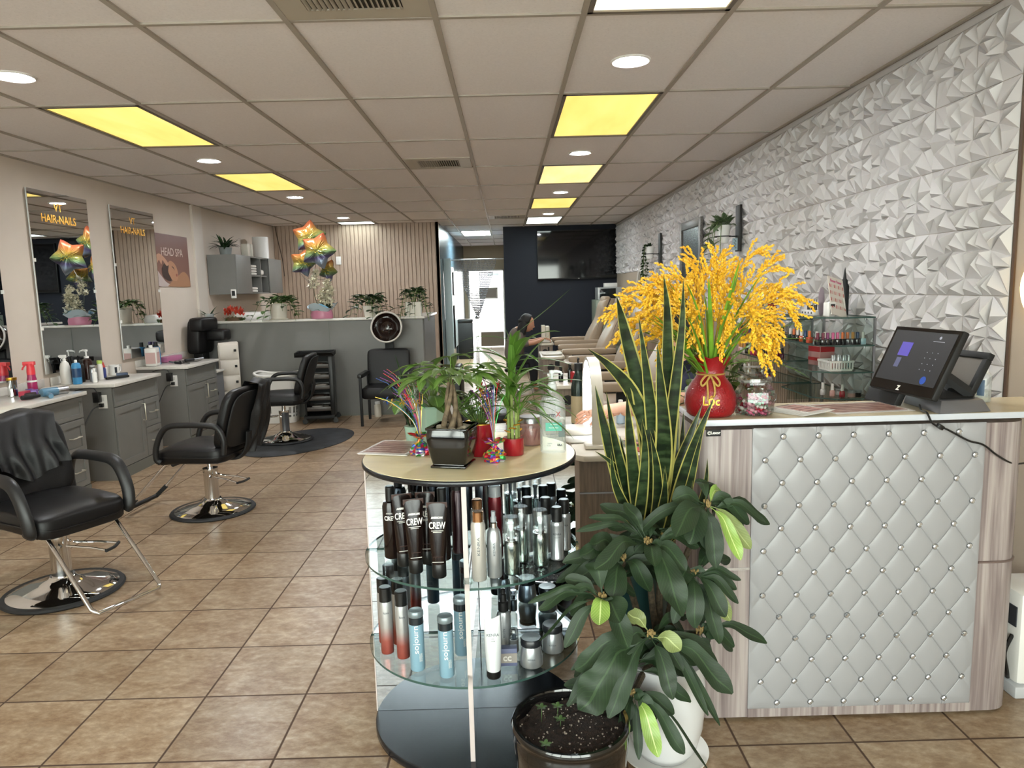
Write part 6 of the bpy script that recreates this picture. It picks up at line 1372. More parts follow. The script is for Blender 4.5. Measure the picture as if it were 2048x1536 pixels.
part(t, 'collar', MB().lathe([(.0155,.226),(.0165,.228),(.0165,.246),(.012,.25)], 24), mat('milky_plastic', '#d8dcdc', .35)); pump(t, .249, .92, MATS['milky_plastic'], 1)
TEAL = mat('teal_label', '#4aa38c', .4)
part(t, 'teal_label', MB().box(-.026, -.0318, .082, .032, -.0308, .112), TEAL, smooth=0)
part(t, 'back_label', MB().box(.020, -.0316, .060, .042, -.0309, .105), mat('slate_label', '#52605c', .4), smooth=0)
for s_, x, z, sz, m_ in (('germ', -.010, .140, .022, INKD), ('X', .020, .142, .024, mat('red_ink', '#b0303a', .5)), ('USA', .024, .030, .011, INKD), ('Advanced', .004, .106, .007, INK), ('Hand Sanitizer', .003, .094, .0065, INK), ('Moisturizing with Vitamin E', .0, .070, .005, INKG), ('Original  Kills 99.99%', .0, .060, .005, INKG), ('of germs', -.012, .036, .005, INKG), ('FL OZ', -.015, .028, .005, INKG)):
    part(t, 'lettering', text_mesh(s_, sz, m_, 'lettering', Matrix.Translation((x, -.0325, z)) @ Matrix.Rotation(pi/2, 4, 'X'), .0002, bold=.0004 if sz > .01 else 0, sx=.9), m_)
# ---------- reception desk ----------
def wood_grain(name, cols, sc_=(26, 26, 1.2)):
    m, nt, b = newmat(name); L = nt.links
    tc = nt.nodes.new('ShaderNodeTexCoord'); mp = nt.nodes.new('ShaderNodeMapping'); mp.inputs['Scale'].default_value = sc_; L.new(tc.outputs['Object'], mp.inputs[0])
    n = nt.nodes.new('ShaderNodeTexNoise'); n.inputs['Scale'].default_value = 1.3; n.inputs['Detail'].default_value = 6; n.inputs['Distortion'].default_value = .9; L.new(mp.outputs[0], n.inputs[0])
    mp2 = nt.nodes.new('ShaderNodeMapping'); mp2.inputs['Scale'].default_value = (120, 120, 1.4); L.new(tc.outputs['Object'], mp2.inputs[0])
    n2 = nt.nodes.new('ShaderNodeTexNoise'); n2.inputs['Scale'].default_value = 1.; n2.inputs['Detail'].default_value = 3; L.new(mp2.outputs[0], n2.inputs[0])
    ad = nt.nodes.new('ShaderNodeMath'); ad.operation = 'MULTIPLY_ADD'; ad.inputs[1].default_value = .35; L.new(n2.outputs[0], ad.inputs[0]); L.new(n.outputs[0], ad.inputs[2])
    r = ramp(nt, [(.42, cols[0]), (.60, cols[1]), (.70, cols[2]), (.82, cols[3])]); L.new(ad.outputs[0], r.inputs[0]); L.new(r.outputs[0], b.inputs['Base Color']); b.inputs['Roughness'].default_value = .38
    return m
GWOOD = wood_grain('grey_wood_laminate', ['#6b5e5e', '#8a7d7b', '#9b8f8c', '#aba09c'])
DY = 2.49; DX0, DX1 = .672, 1.86; DZ = 1.128
t = thing('reception_desk', 'white tufted reception desk with crystal buttons and grey wood sides', 'reception desk', (0, 0, 0))
def rounded_body(x0, x1, y0, y1, r, z0, z1):
    P = []
    for cx, cy, a0 in ((x1-r, y0+r, -pi/2), (x1-.02, y1-.02, 0), (x0+.02, y1-.02, pi/2), (x0+r*.5, y0+r*.5, pi)):
        rr_ = r if cx == x1-r else (r*.5 if a0 == pi else .02)
        for k in range(7): a = a0+pi/2*k/6; P.append((cx+rr_*cos(a), cy+rr_*sin(a)))
    return MB().prism(P, z0, z1)
part(t, 'carcass', rounded_body(DX0, DX1, DY, 2.86, .09, .012, DZ-.02), GWOOD, smooth=40)
part(t, 'metal_strip', MB().box(DX0-.001, DY-.003, .588, .858, DY+.001, .597), mat('satin_strip', '#c9c8c8', .25, .9), smooth=0)
part(t, 'metal_strip', MB().tube([(1.69, DY-.001, .592), (1.76, DY-.001, .592)]+[(DX1-.09+.091*cos(a), DY+.09+.091*sin(a), .592) for a in [-pi/2+pi/2*k/8 for k in range(9)]]+[(DX1+.001, 2.80, .592)], .005, 6), mat('rose_strip', '#8a7a76', .3, .6))
part(t, 'skirt_board', MB().box(.86, DY-.004, .013, 1.69, DY+.001, .052), GWOOD, smooth=0)
part(t, 'toe_kick', MB().box(DX0+.03, DY+.03, 0, DX1-.05, 2.82, .013), MATTE, smooth=0)
PX0, PX1, PZ0, PZ1 = .858, 1.686, .048, 1.112
# button lattice: 13 rows, 6 and 7 in turn
bw = (PX1-PX0); cols6 = [PX0+.107+.1245*k for k in range(6)]; cols7 = [PX0+.045+.1243*k for k in range(7)]
rowz = [1.085-.0826*k for k in range(13)]
rowz = [1.080-(1.080-.072)*k/12 for k in range(13)]
dz = rowz[0]-rowz[1]; dxh = .0622
def puff(x, z):
    u = ((x-cols6[0])/dxh+(z-rowz[0])/dz)/2; v = ((x-cols6[0])/dxh-(z-rowz[0])/dz)/2
    a = abs(sin(pi*u)); b = abs(sin(pi*v)); h = (a*b)**.42
    e = min(x-PX0, PX1-x, z-PZ0, PZ1-z); h *= min(1, max(0, e/.03))**.5
    return h
g = MB(); nx, nz = 200, 250
PANELT = mat('white_quilted_vinyl', '#9a999b', .34, bump=.05, bscale=500)
g.grid(lambda u, v: (PX0+bw*u, DY-.006-(.0085)*puff(PX0+bw*u, PZ0+(PZ1-PZ0)*v), PZ0+(PZ1-PZ0)*v), nx, nz, uv=False)
g.box(PX0, DY-.006, PZ0, PX1, DY+.001, PZ1)
part(t, 'tufted_panel', g, PANELT, smooth=60)
seam = MB()
for r in range(13):
    for c in (cols6 if r % 2 == 0 else cols7):
        for sg in (1, -1):
            x1_, z1_ = c+sg*dxh, rowz[r]-dz
            if PX0 < x1_ < PX1 and z1_ > PZ0-.005: seam.tube([(c+(x1_-c)*q, DY-.0085-.003*sin(pi*q), rowz[r]-dz*q) for q in (0, .25, .5, .75, 1)], .0016, 4)
    if r in (0, 12):
        for c in cols6: seam.tube([(c-.006, DY-.009, rowz[r]), (c-.006, DY-.008, PZ1 if r == 0 else PZ0)], .0014, 4).tube([(c+.006, DY-.009, rowz[r]), (c+.006, DY-.008, PZ1 if r == 0 else PZ0)], .0014, 4)
part(t, 'seam_piping', seam, PANELT, smooth=60)
bm_ = MB().lathe([(.0115, 0), (.0115, .003), (.0105, .0045), (.0098, .004)], 16, cap=False).lathe([(.0098, .002), (.0088, .0065), (.0050, .0085), (0, .0086)], 8, cap=False, mi=1)
bme = bm_.mesh('crystal_button', [mat('button_rim', '#b9bcc0', .2, .9), mat('crystal_facets', '#e3e6ea', .04, .85)], smooth=0)
bme.transform(Matrix.Rotation(pi/2, 4, 'X'))
for r in range(13):
    for c in (cols6 if r % 2 == 0 else cols7):
        o = bpy.data.objects.new('crystal_button', bme); COL.objects.link(o); o.parent = t; o.location = (c, DY-.0075, rowz[r])
TOPW = mat('cream_top_laminate', '#d3c6a8', .28, noise=.05, nscale=6); EDGEW = mat('white_edge_band', '#c4c8d0', .3)
part(t, 'counter_top', MB().box(DX0+.003, 2.472, DZ, 2.02, 2.78, DZ+.021), TOPW, smooth=0)
part(t, 'edge_band', MB().box(DX0-.004, 2.466, DZ-.001, 2.022, 2.4725, DZ+.0205).box(DX0-.004, 2.472, DZ-.001, DX0+.0035, 2.78, DZ+.0205), EDGEW, bevel=.0015)
lg = part(t, 'maker_plate', MB().box(.694, DY-.0025, 1.086, .746, DY, 1.110), MATTE, bevel=.001)
part(lg, 'lettering', text_mesh('Lexor', .014, INK, 'lettering', Matrix.Translation((.7265, DY-.0032, 1.0985)) @ Matrix.Rotation(pi/2, 4, 'X'), .0002, bold=.0006), INK)
part(lg, 'round_emblem', MB().tube([(.7045+.0058*cos(a), DY-.0030, 1.0985+.0058*sin(a)) for a in [2*pi*k/24 for k in range(24)]], .0010, 5, closed=True).tube([(.7045+.0032*cos(a), DY-.0030, 1.0985+.0032*sin(a)) for a in [.6+5*k/16 for k in range(17)]], .0010, 5), INK)
ZK = DZ+.022
# red vase
RED = mat('red_crackle', '#8c0f18', .3, coat=.3, bump=.5, bscale=180)
t = thing('money_bag_vase', 'red pouch-shaped vase with gold cord and gold lettering on the desk corner', 'vase', (.727, 2.560, ZK), -atan2(.727, 2.56))
prof = [(0,0),(.070,.0),(.084,.012),(.091,.045),(.088,.080),(.074,.112),(.054,.138),(.047,.152),(.050,.170),(.062,.195),(.073,.213),(.071,.215),(.060,.196),(.045,.165)]
part(t, 'vase_body', MB().lathe(prof, 48, cap=False, sx=1., sy=.86).warp(lambda x, y, z: (x*(1+.02*sin(9*atan2(y, x))*max(0, (z-.16)/.05)), y, z+(.004*sin(9*atan2(y, x)) if z > .19 else 0))), RED, smooth=60)
part(t, 'gold_cord', MB().tube([(.0485*cos(2*pi*k/30), .0425*sin(2*pi*k/30), .152) for k in range(30)], .0032, 6, closed=True), mat('gold_cord', '#c9a55a', .5, .5, bump=.8, bscale=400))
bow = MB()
for s in (1, -1):
    bow.tube(catmull([(0,-.046,.152),(s*.016,-.060,.150),(s*.032,-.064,.128),(s*.026,-.070,.116),(s*.012,-.064,.130),(0,-.048,.150)], 5), .0038, 6)
    bow.tube(catmull([(0,-.046,.152),(s*.010,-.064,.130),(s*.012+.004,-.080,.100),(s*.010+.002,-.086,.072+s*.006)], 5), .0038, 6)
part(t, 'bow', bow, MATS['gold_cord'])
me = text_mesh('Lộc', .043, GOLD, 'lettering', Matrix.Translation((.004, 0, .062)) @ Matrix.Rotation(pi/2, 4, 'X'), .0012, bold=.0008, sx=.9)
for v in me.vertices:
    z = v.co.z; r_ = .0905 if z < .07 else .0905-(z-.07)*.42; a = v.co.x/r_; rr_ = r_+.0012-v.co.y
    v.co = V((rr_*sin(a), -rr_*cos(a)*.875-.001, z))
part(t, 'gold_lettering', me, GOLD)
rel = MB()
for (cx, cz, R0) in ((0, .03, .012), (-.035, .055, .014), (.045, .10, .012), (-.03, .105, .012), (.04, .035, .012)):
    for k in range(5):
        a = 2*pi*k/5
        P = [(cx+R0*.6*cos(a)+R0*.55*cos(b), cz+R0*.6*sin(a)+R0*.55*sin(b)) for b in [2*pi*j/10 for j in range(10)]]
        Q = []
        for x, z in P: r_ = .0908 if z < .07 else .0908-(z-.07)*.42; al = x/r_; Q.append(((r_+.0006)*sin(al), -(r_+.0006)*cos(al)*.868, z))
        rel.tube(Q, .0008, 4, closed=True)
part(t, 'raised_flowers', rel, RED)
# candy jar
t = thing('candy_jar', 'hexagonal clear glass candy jar half full of pink wrapped sweets', 'jar', (.888, 2.560, ZK), -.33)
JG = glassy('jar_glass', '#f2f5f2', .03, 1., .07)
part(t, 'jar_body', MB().lathe([(.062,0),(.068,.006),(.070,.05),(.070,.085),(.058,.104),(.050,.110),(.050,.118)], 6, cap=False, rot=.2).lathe([(0,.002),(.062,.002)], 6, cap=False, rot=.2), JG, smooth=25)
part(t, 'stopper', MB().lathe([(.056,.118),(.060,.122),(.058,.134),(.046,.138),(.036,.142),(.034,.150),(.042,.160),(.046,.166),(.042,.171),(0,.172)], 28), JG, smooth=40)
rr = random.Random(6); sw = [mat('sweet_'+n, c, .25) for n, c in (('rose', '#c05a7a'), ('pink', '#d99aa8'), ('white', '#e3dcd8'), ('red', '#b3243a'), ('mint', '#a9cbb2'))]
sh = [MB().sq((0,0,0), (.009,.006,.006), .8, 12, 8).lathe([(.002,.008),(.006,.016)], 7, M=Matrix.Rotation(pi/2, 4, 'Y'), cap=False).lathe([(.002,.008),(.006,.016)], 7, M=Matrix.Rotation(-pi/2, 4, 'Y'), cap=False).mesh('sweet', m_, 40) for m_ in sw]
k = 0
for lay in range(6):
    for i in range(13):
        a = rr.uniform(0, 2*pi); R0 = .050*sqrt(rr.random()); z = .011+.0105*lay
        o = solo('sweet', sh[(k*7+lay) % 5], None, 'wrapped sweet in the hexagonal candy jar', 'sweet', (.888+R0*cos(a), 2.560+R0*sin(a), ZK+z), a*3, 'wrapped sweets in the candy jar'); o.rotation_euler = (rr.uniform(-.6,.6), rr.uniform(-.6,.6), a*3); k += 1
# brochures
brochure('leaflet_stack', 'thick stack of pink printed leaflets beside the candy jar', (1.040, 2.585, ZK), .55, .12, .17, 14, mat('rose_print', '#cfa79c', .3, noise=.3, nscale=30, col2='#b97f78'))
brochure('price_list', 'large laminated nail price list lying on the desk in front of the screen', (1.300, 2.625, ZK), .10, .30, .21, 1, NUDE)
# point of sale terminal
t = thing('pos_terminal', 'black touchscreen till on a grey stand at the right of the desk', 'till', (1.60, 2.61, ZK), 0)
SG = mat('stand_grey', '#77767a', .4, .5)
def wedge(m_): return MB().add([(-.10,-.155,0),(.10,-.125,0),(.125,.13,0),(-.085,.105,0),(-.075,-.12,.040),(.085,-.10,.040),(.115,.125,.052),(-.075,.095,.052)], [(3,2,1,0),(4,5,6,7),(0,1,5,4),(1,2,6,5),(2,3,7,6),(3,0,4,7)])
part(t, 'stand_base', wedge(0), SG, bevel=.002)
part(t, 'base_well', MB().add([(-.062,-.10,.044),(.07,-.085,.044),(.095,.10,.0535),(-.062,.075,.0535)], [(0,1,2,3)]), MATTE, smooth=0)
part(t, 'support_arm', MB().tube([(.10,.06,.05),(.0,.04,.125),(-.085,.02,.175)], .030, 4, flat=.5), SG, smooth=0)
part(t, 'support_arm', MB().tube([(.07,-.06,.05),(-.01,-.05,.11),(-.09,-.03,.15)], .02, 4, flat=.4), MATTE, smooth=0)
S_ = Matrix.Translation((-.119, -.01, .175)) @ Matrix.Rotation(-1.474, 4, 'Z') @ Matrix.Rotation(-.432, 4, 'X')
HW, HH = .180, .128
part(t, 'screen_housing', MB().box(-HW, .0, -HH, HW, .026, HH, S_), MATTE, bevel=.006)
part(t, 'screen_glass', MB().box(-HW+.003, -.0015, -HH+.003, HW-.003, .0005, HH-.003, S_), mat('screen_glass', '#08080a', .09, coat=.3), smooth=0)
part(t, 'display', MB().box(-.165, -.0022, -.088, .165, -.0014, .112, S_), mat('display_dark', '#0c0c10', .45, emit=.05), smooth=0)
SCR = [mat('scr_violet', '#4a3f9e', .4, emit=.25), mat('scr_blue', '#2b4fa0', .4, emit=.25), mat('scr_grey', '#4d5070', .4, emit=.2), mat('scr_white', '#a9abb4', .4, emit=.2)]
part(t, 'screen_tile', MB().box(-.098, -.003, .012, -.038, -.0021, .066, S_), SCR[0], smooth=0)
part(t, 'screen_tile', MB().box(-.092, -.003, -.034, -.066, -.0021, .004, S_), SCR[2], smooth=0)
part(t, 'screen_button', MB().lathe([(0,.0), (.015,.0)], 20, M=S_ @ Matrix.Translation((.098, -.0028, -.068)) @ Matrix.Rotation(pi/2, 4, 'X')), SCR[1], smooth=0)
part(t, 'keypad_dots', (lambda g: [g.box(.055+.028*i-.0012, -.003, -.03+.022*j-.0012, .055+.028*i+.0012, -.0021, -.03+.022*j+.0012, S_) for i in range(3) for j in range(4)] and g)(MB()), SCR[3], smooth=0)
part(t, 'screen_text', MB().box(.060, -.003, .078, .118, -.0021, .0795, S_).lathe([(0, 0), (.006, 0)], 12, M=S_ @ Matrix.Translation((.09, -.0028, .093)) @ Matrix.Rotation(pi/2, 4, 'X')), SCR[3], smooth=0)
part(t, 'screen_emblem', text_mesh('Z', .024, INK, 'screen_emblem', S_ @ Matrix.Translation((-.01, -.0024, -.112)) @ Matrix.Rotation(pi/2, 4, 'X'), .0002, bold=.0012), INK)
part(t, 'lower_housing', MB().box(-.13, .02, -.13, .06, .05, .02, Matrix.Translation((-.13, .10, .125)) @ Matrix.Rotation(-1.474, 4, 'Z') @ Matrix.Rotation(-.432, 4, 'X')), MATTE, bevel=.005)
S2_ = Matrix.Translation((.09, .06, .115)) @ Matrix.Rotation(-1.474, 4, 'Z') @ Matrix.Rotation(-.46, 4, 'X')
for a in ((-.12,-.09,.12,-.065),(-.12,.065,.12,.09),(-.12,-.065,-.098,.065),(.098,-.065,.12,.065)): part(t, 'rear_display_rail', MB().box(a[0], -.012, a[1], a[2], .012, a[3], S2_), MATTE, bevel=.003)
part(t, 'rear_display_back', MB().box(-.10, -.004, -.066, .10, .004, .066, S2_), mat('dull_grey_plate', '#6d675f', .4, .3), smooth=0)
t = thing('till_cable', 'black cable hanging over the front of the tufted desk', 'cable', (0, 0, 0))
part(t, 'lead', MB().tube(catmull([(1.50,2.58,ZK+.012),(1.462,2.50,ZK+.006),(1.455,2.455,ZK+.006),(1.475,2.448,1.118),(1.53,2.455,1.095),(1.61,2.462,1.052),(1.665,2.464,1.035),(1.72,2.470,.995),(1.80,2.50,.955),(1.90,2.56,.94)], 6), .0035, 8), BLACK)
part(t, 'ferrite', MB().bx(1.500, 2.449, 1.107, .024, .016, .016, 0, 0, .6), BLACK, bevel=.003)
t = thing('pump_bottle', 'small clear pump bottle with white pump at the right end of the desk', 'pump bottle', (1.805, 2.690, ZK), -.55); part(t, 'flask', MB().lathe([(0,0),(.024,0),(.026,.003),(.026,.095),(.020,.108),(.012,.112)], 24), MATS['clear_pet']); part(t, 'gel', MB().lathe([(0,.003),(.0235,.003),(.0235,.04),(0,.04)], 20), MATS['clear_gel']); part(t, 'collar', MB().lathe([(.013,.110),(.0135,.130),(.010,.133)], 18), WHITE); pump(t, .130, .95, WHITE, -1); part(t, 'printed_label', MB().grid(lambda u, v: (.0264*sin(-.9+u*1.0), -.0264*cos(-.9+u*1.0), .025+.06*v), 8, 1), mat('steel_blue_label', '#4d6178', .5))

# ---------- glass nail-polish racks on the right wall ----------
RG = glassy('rack_glass', '#eef3f1', .02, .35, .015)
CAPS = dict(black='#0f0f10', white='#e2dcd6', orange='#d8703a', amber='#c98a3e', navy='#2d456e', plum='#7a2f5e', rose='#b4557e', wine='#6a1c34', silver='#b9bcbf')
LIQ = dict(red='#a3202e', crimson='#7d1526', pink='#c45a7c', magenta='#a8245e', coral='#c7543a', amber='#b07a2c', lime='#b6b43a', cream='#cfc0a6', violet='#4a2f5e', teal='#2e6f6c', sky='#8fb0b8', black='#141315', green='#1f3b2c', blush='#cfa39c', orange='#c65a30', wine='#4a1424', clear='#c9c4c2')
PM = {}
def polish_mesh(liq, cap_, kind):
    k = (liq, cap_, kind)
    if k in PM: return PM[k]
    lm = mat('lacquer_'+liq, LIQ[liq], .12, coat=.5); cm = mat('cap_'+cap_, CAPS[cap_], .3, .8 if cap_ == 'silver' else 0)
    if kind == 'round': b = MB().lathe([(0,0),(.0145,0),(.0155,.002),(.0155,.028),(.011,.036),(.007,.038)], 14); c = MB().lathe([(.0095,.037),(.0085,.072),(.0075,.074),(0,.074)], 12)
    elif kind == 'square': b = MB().sq((0,0,.018), (.0145,.0145,.018), .2, 16, 8); c = MB().lathe([(.0088,.036),(.0085,.072),(0,.073)], 12)
    elif kind == 'jar': b = MB().lathe([(0,0),(.019,0),(.021,.003),(.020,.024)], 16); c = MB().lathe([(.021,.024),(.0215,.026),(.0215,.038),(.019,.040),(0,.040)], 16)
    else: b = MB().lathe([(0,0),(.008,0),(.008,.03)], 10); c = MB().lathe([(.008,.03),(.0075,.062),(0,.063)], 10)
    PM[k] = (b.mesh('lacquer_bottle', lm, 40), c.mesh('brush_cap', cm, 40)); return PM[k]
ORD = ['first', 'second', 'third', 'fourth', 'fifth', 'sixth', 'seventh', 'eighth', 'ninth', 'tenth', 'eleventh', 'twelfth', 'thirteenth', 'fourteenth', 'fifteenth', 'sixteenth']
def polish(liq, cap_, kind, loc, label, group):
    bmesh_, cmesh_ = polish_mesh(liq, cap_, kind)
    t = thing('nail_polish' if kind != 'jar' else 'powder_jar', label, 'nail polish' if kind != 'jar' else 'jar', loc, RND.uniform(-.3, .3), group)
    part(t, 'lacquer_bottle', bmesh_, None); part(t, 'brush_cap', cmesh_, None)
def rack(y0, y1, x0, zs, label, ends=(1, 1)):
    t = thing('glass_rack', label, 'glass shelf', (0, 0, 0), 0, 'glass nail polish racks')
    xw = XR-.075; ch = .11
    for z in zs:
        P = [(xw, y0), (x0+ch, y0), (x0, y0+ch), (x0, y1-ch), (x0+ch, y1), (xw, y1)]
        g = MB(); m = len(P); top = [(x, y, z) for x, y in P]; bot = [(x, y, z-.008) for x, y in P]
        g.add(top, [tuple(range(m))]); g.add(bot, [tuple(range(m-1, -1, -1))])
        for i in range(m): j = (i+1) % m; g.add([bot[i], bot[j], top[j], top[i]], [(0,1,2,3)], mi=1)
        part(t, 'glass_shelf', g, [RG, GLE], smooth=0)
    for y in (y0+.012, y1-.012): part(t, 'side_glass', MB().box(x0+ch+.02, y-.004, zs[-1]-.12, xw, y+.004, zs[0]-.009), RG, smooth=0)
    for y in (y0+.012, y1-.012): part(t, 'edge_rail', MB().box(xw-.004, y-.006, zs[-1]-.14, xw+.008, y+.006, zs[0]-.009), STEEL, smooth=0)
    for z in zs: part(t, 'shelf_pin', MB().cyl((xw-.05, y0+.02, z-.02), .006, .012), STEEL)
    return t
ZA = [1.412, 1.252, 1.098, .945]; ZB = [1.365, 1.232, 1.082, .93]
rack(4.06, 4.74, 1.78, ZA, 'nearer glass rack of nail polishes fixed to the relief wall')
rack(4.90, 5.75, 1.80, ZB, 'farther glass rack of nail polishes, partly behind the yellow flowers')
FAC = 'facing row'
# nearer rack, second shelf: lacquer with coloured caps
seqA = [('sky','white'),('black','navy'),('black','amber'),('black','orange'),('black','orange'),('black','rose'),('black','rose'),('black','plum'),('black','wine'),('black','wine'),('violet','white'),('wine','white'),('coral','orange'),('green','navy'),('orange','white'),('black','white'),('black','orange'),('green','white')]
y = 4.10; 
for i, (l, c) in enumerate(seqA):
    if i < 10: x = 2.03-.0285*i; yy = 4.085+.004*(i % 2)
    else: j = i-10; x = 1.845-.020*min(j, 2); yy = 4.16+.058*j
    polish(l, c, 'square', (x, yy, ZA[1]+.001), '%s %s-capped polish, %s along the second shelf of the nearer rack' % (l, c, ORD[i] if i < 16 else ['seventeenth', 'eighteenth'][i-16]), 'polishes on the second shelf of the nearer rack')
# nearer rack, top: boards, lamp, stand
t = thing('polish_stand', 'white acrylic stand with three silver-capped polishes on the nearer rack', 'stand', (1.865, 4.40, ZA[0]+.001), 0); part(t, 'stand_block', MB().box(-.028, -.09, 0, .028, .09, .032), WHITE, bevel=.003)
for k in range(4): part(t, 'peg_hole', MB().cyl((0, 0, 0), .006, .002, 12, Matrix.Translation((-.028, -.066+.044*k, .016)) @ Matrix.Rotation(-pi/2, 4, 'Y')), MATTE)
for k in range(3): polish('black', 'silver', 'slim', (1.865, 4.345+.05*k, ZA[0]+.034), ['right', 'middle', 'left'][k]+' silver-capped slim polish standing in the white acrylic stand', 'silver-capped polishes in the acrylic stand')
t = thing('color_chart', 'tilted white nail colour chart with pink heading on the nearer rack', 'colour chart', (1.93, 4.17, ZA[0]+.001), 0)
S3 = frame_mat((-.02, 0, 0), (.62, -.78, 0), (-.66, -.60, .40)); S3 = Matrix.Translation((0,0,.0)) @ Matrix.Rotation(.62, 4, 'Z') @ Matrix.Rotation(-.28, 4, 'X') @ Matrix.Rotation(.22, 4, 'Y')
part(t, 'chart_board', MB().box(-.075, -.002, 0, .075, .002, .235, S3), mat('chart_card', '#d8cfc4', .5), smooth=0)
part(t, 'chart_heading', text_mesh('Flower Power', .024, mat('heading_pink', '#c0587c', .5), 'chart_heading', S3 @ Matrix.Translation((0, -.0026, .210)) @ Matrix.Rotation(pi/2, 4, 'X'), .0002, sx=.82, bold=.001), MATS['heading_pink'])
g = MB()
for r_ in range(4):
    for c_ in range(10):
        mi = (r_*3+c_*7) % 3; x_ = -.064+.0142*c_; z_ = .178-.042*r_
        g.add([(x_-.004, -.0028, z_-.010), (x_+.004, -.0028, z_-.010), (x_+.004, -.0028, z_+.008), (x_, -.0028, z_+.013), (x_-.004, -.0028, z_+.008)], [(0,1,2,3,4)], S3, mi)
part(t, 'nail_swatches', g, [mat('swatch_red', '#b5433f', .4), mat('swatch_pink', '#cf9c98', .4), mat('swatch_cream', '#cbb9a8', .4)], smooth=0)
part(t, 'easel_leg', MB().tube([(.03, .02, .10), (.075, .075, .004)], .003, 6), WHITE)
solo('chart_board', MB().box(-.07, -.003, 0, .07, .003, .175), mat('green_black_board', '#151c15', .4), 'dark green display board behind the acrylic stand', 'display board', (1.985, 4.36, ZA[0]+.001), 1.15, bevel=.001)
t = thing('glue_bottle', 'tall black pointed bottle behind the dark display board', 'bottle', (2.03, 4.33, ZA[0]+.001)); part(t, 'flask', MB().lathe([(0,0),(.026,0),(.026,.17),(.020,.185)], 18), MATTE); part(t, 'nozzle', MB().lathe([(.018,.185),(.018,.205),(.010,.215),(.003,.27),(0,.285)], 16), MATTE)
solo('nail_tip_card', MB().add([(cos(a)*.028, -.001, .085+sin(a)*.085) for a in [2*pi*k/24 for k in range(24)]]+[(cos(a)*.028, .001, .085+sin(a)*.085) for a in [2*pi*k/24 for k in range(24)]], [tuple(range(24)), tuple(range(47, 23, -1))]+[(k, (k+1) % 24, 24+(k+1) % 24, 24+k) for k in range(24)]), mat('lilac_card', '#a89aa6', .4), 'oval lilac card leaning beside the acrylic stand', 'card', (1.86, 4.255, ZA[0]+.001), .5, smooth=0)
t = thing('phone_stand', 'small white block with a black screen in front of the colour chart', 'device', (1.875, 4.175, ZA[0]+.001), .55); part(t, 'case', MB().box(-.035, -.02, 0, .035, .02, .085), WHITE, bevel=.008); part(t, 'screen', MB().box(-.02, -.0212, .022, .02, -.0198, .072), MATTE, smooth=0)
# nearer rack, third shelf: white basket with teal-capped bottles
t = thing('plastic_basket', 'white slotted basket holding clear bottles on the nearer rack', 'basket', (1.925, 4.185, ZA[2]+.001), .0)
g = MB()
for s in (1, -1):
    g.box(s*.062-.002, -.075, 0, s*.062+.002, .075, .012).box(s*.070-.002, -.083, .048, s*.070+.002, .083, .060); g.box(-.062, s*.075-.002, 0, .062, s*.075+.002, .012).box(-.070, s*.083-.002, .048, .070, s*.083+.002, .060)
    for k in range(9): 
        u = -.062+.0155*k; g.box(u-.004, s*.079-.002, .010, u+.004, s*.079+.002, .050); u = -.075+.019*k; g.box(s*.066-.002, u-.004, .010, s*.066+.002, u+.004, .050)
g.box(-.062, -.075, 0, .062, .075, .003); part(t, 'basket_body', g, WHITE, smooth=0)
for k in range(7): polish(['blush','pink','clear','wine','blush','clear','teal'][k], 'silver' if k < 6 else 'silver', 'round', (1.885+.0155*k, 4.135+.014*(k % 2), ZA[2]+.018), '%s silver-capped polish in the white basket, %s from its wall side' % (['blush','pink','clear','wine','pale blush','milky clear','teal'][k], ORD[6-k]), 'polishes in the white basket')
t = thing('gift_pack', 'red and white boxed set at the back of the nearer rack', 'box', (1.96, 4.46, ZA[2]+.001), .2); part(t, 'pack', MB().box(-.05, -.06, 0, .05, .06, .125), mat('pink_carton', '#b98a86', .5), bevel=.003); part(t, 'printed_band', MB().box(-.0515, -.058, .03, -.0505, .058, .05).box(-.0515, -.058, .085, -.0505, .058, .118).box(-.048, -.0615, .085, .048, -.0605, .118), mat('red_carton'), smooth=0)
# nearer rack, bottom shelf
for k, (x, yy, l, kd) in enumerate(((1.90, 4.16, 'blush', 'round'), (1.94, 4.12, 'red', 'round'), (1.87, 4.22, 'clear', 'round'), (1.99, 4.11, 'blush', 'jar'), (2.03, 4.12, 'black', 'jar'), (1.96, 4.20, 'clear', 'jar'))): polish(l, 'white' if kd == 'round' else 'silver', kd, (x, yy, ZA[3]+.001), '%s %s on the bottom shelf of the nearer rack, %s in its cluster' % (l, 'jar' if kd == 'jar' else 'polish', ORD[k]), 'pots on the bottom shelf of the nearer rack')
# farther rack
def row(seq, z, yA, yB, x, shelf, group):
    n = len(seq)
    for i, (l, c, kd) in enumerate(seq):
        polish(l, c, kd, (x+.004*(i % 2), yA+(yB-yA)*i/max(1, n-1), z+.001), '%s %s-capped %s, %s, %s from near end' % (l, c, 'jar' if kd == 'jar' else 'polish', shelf, ORD[i]), group)
row([('red','black','jar'),('crimson','black','jar'),('blush','black','jar'),('pink','silver','jar'),('clear','silver','jar'),('magenta','silver','jar'),('violet','black','jar')], ZB[0], 4.99, 5.42, 1.85, 'top shelf of farther rack', 'jars on the top shelf of the farther rack')
row([('red','black','jar'),('crimson','black','jar'),('violet','silver','jar'),('clear','silver','jar'),('blush','silver','jar')], ZB[0]+.0415, 4.99, 5.26, 1.852, 'second tier on top of farther rack', 'stacked jars on the farther rack')
row([('crimson','black','jar'),('red','black','jar'),('sky','silver','jar'),('violet','silver','jar')], ZB[0]+.083, 5.0, 5.20, 1.854, 'third tier on top of farther rack', 'topmost stacked jars on the farther rack')
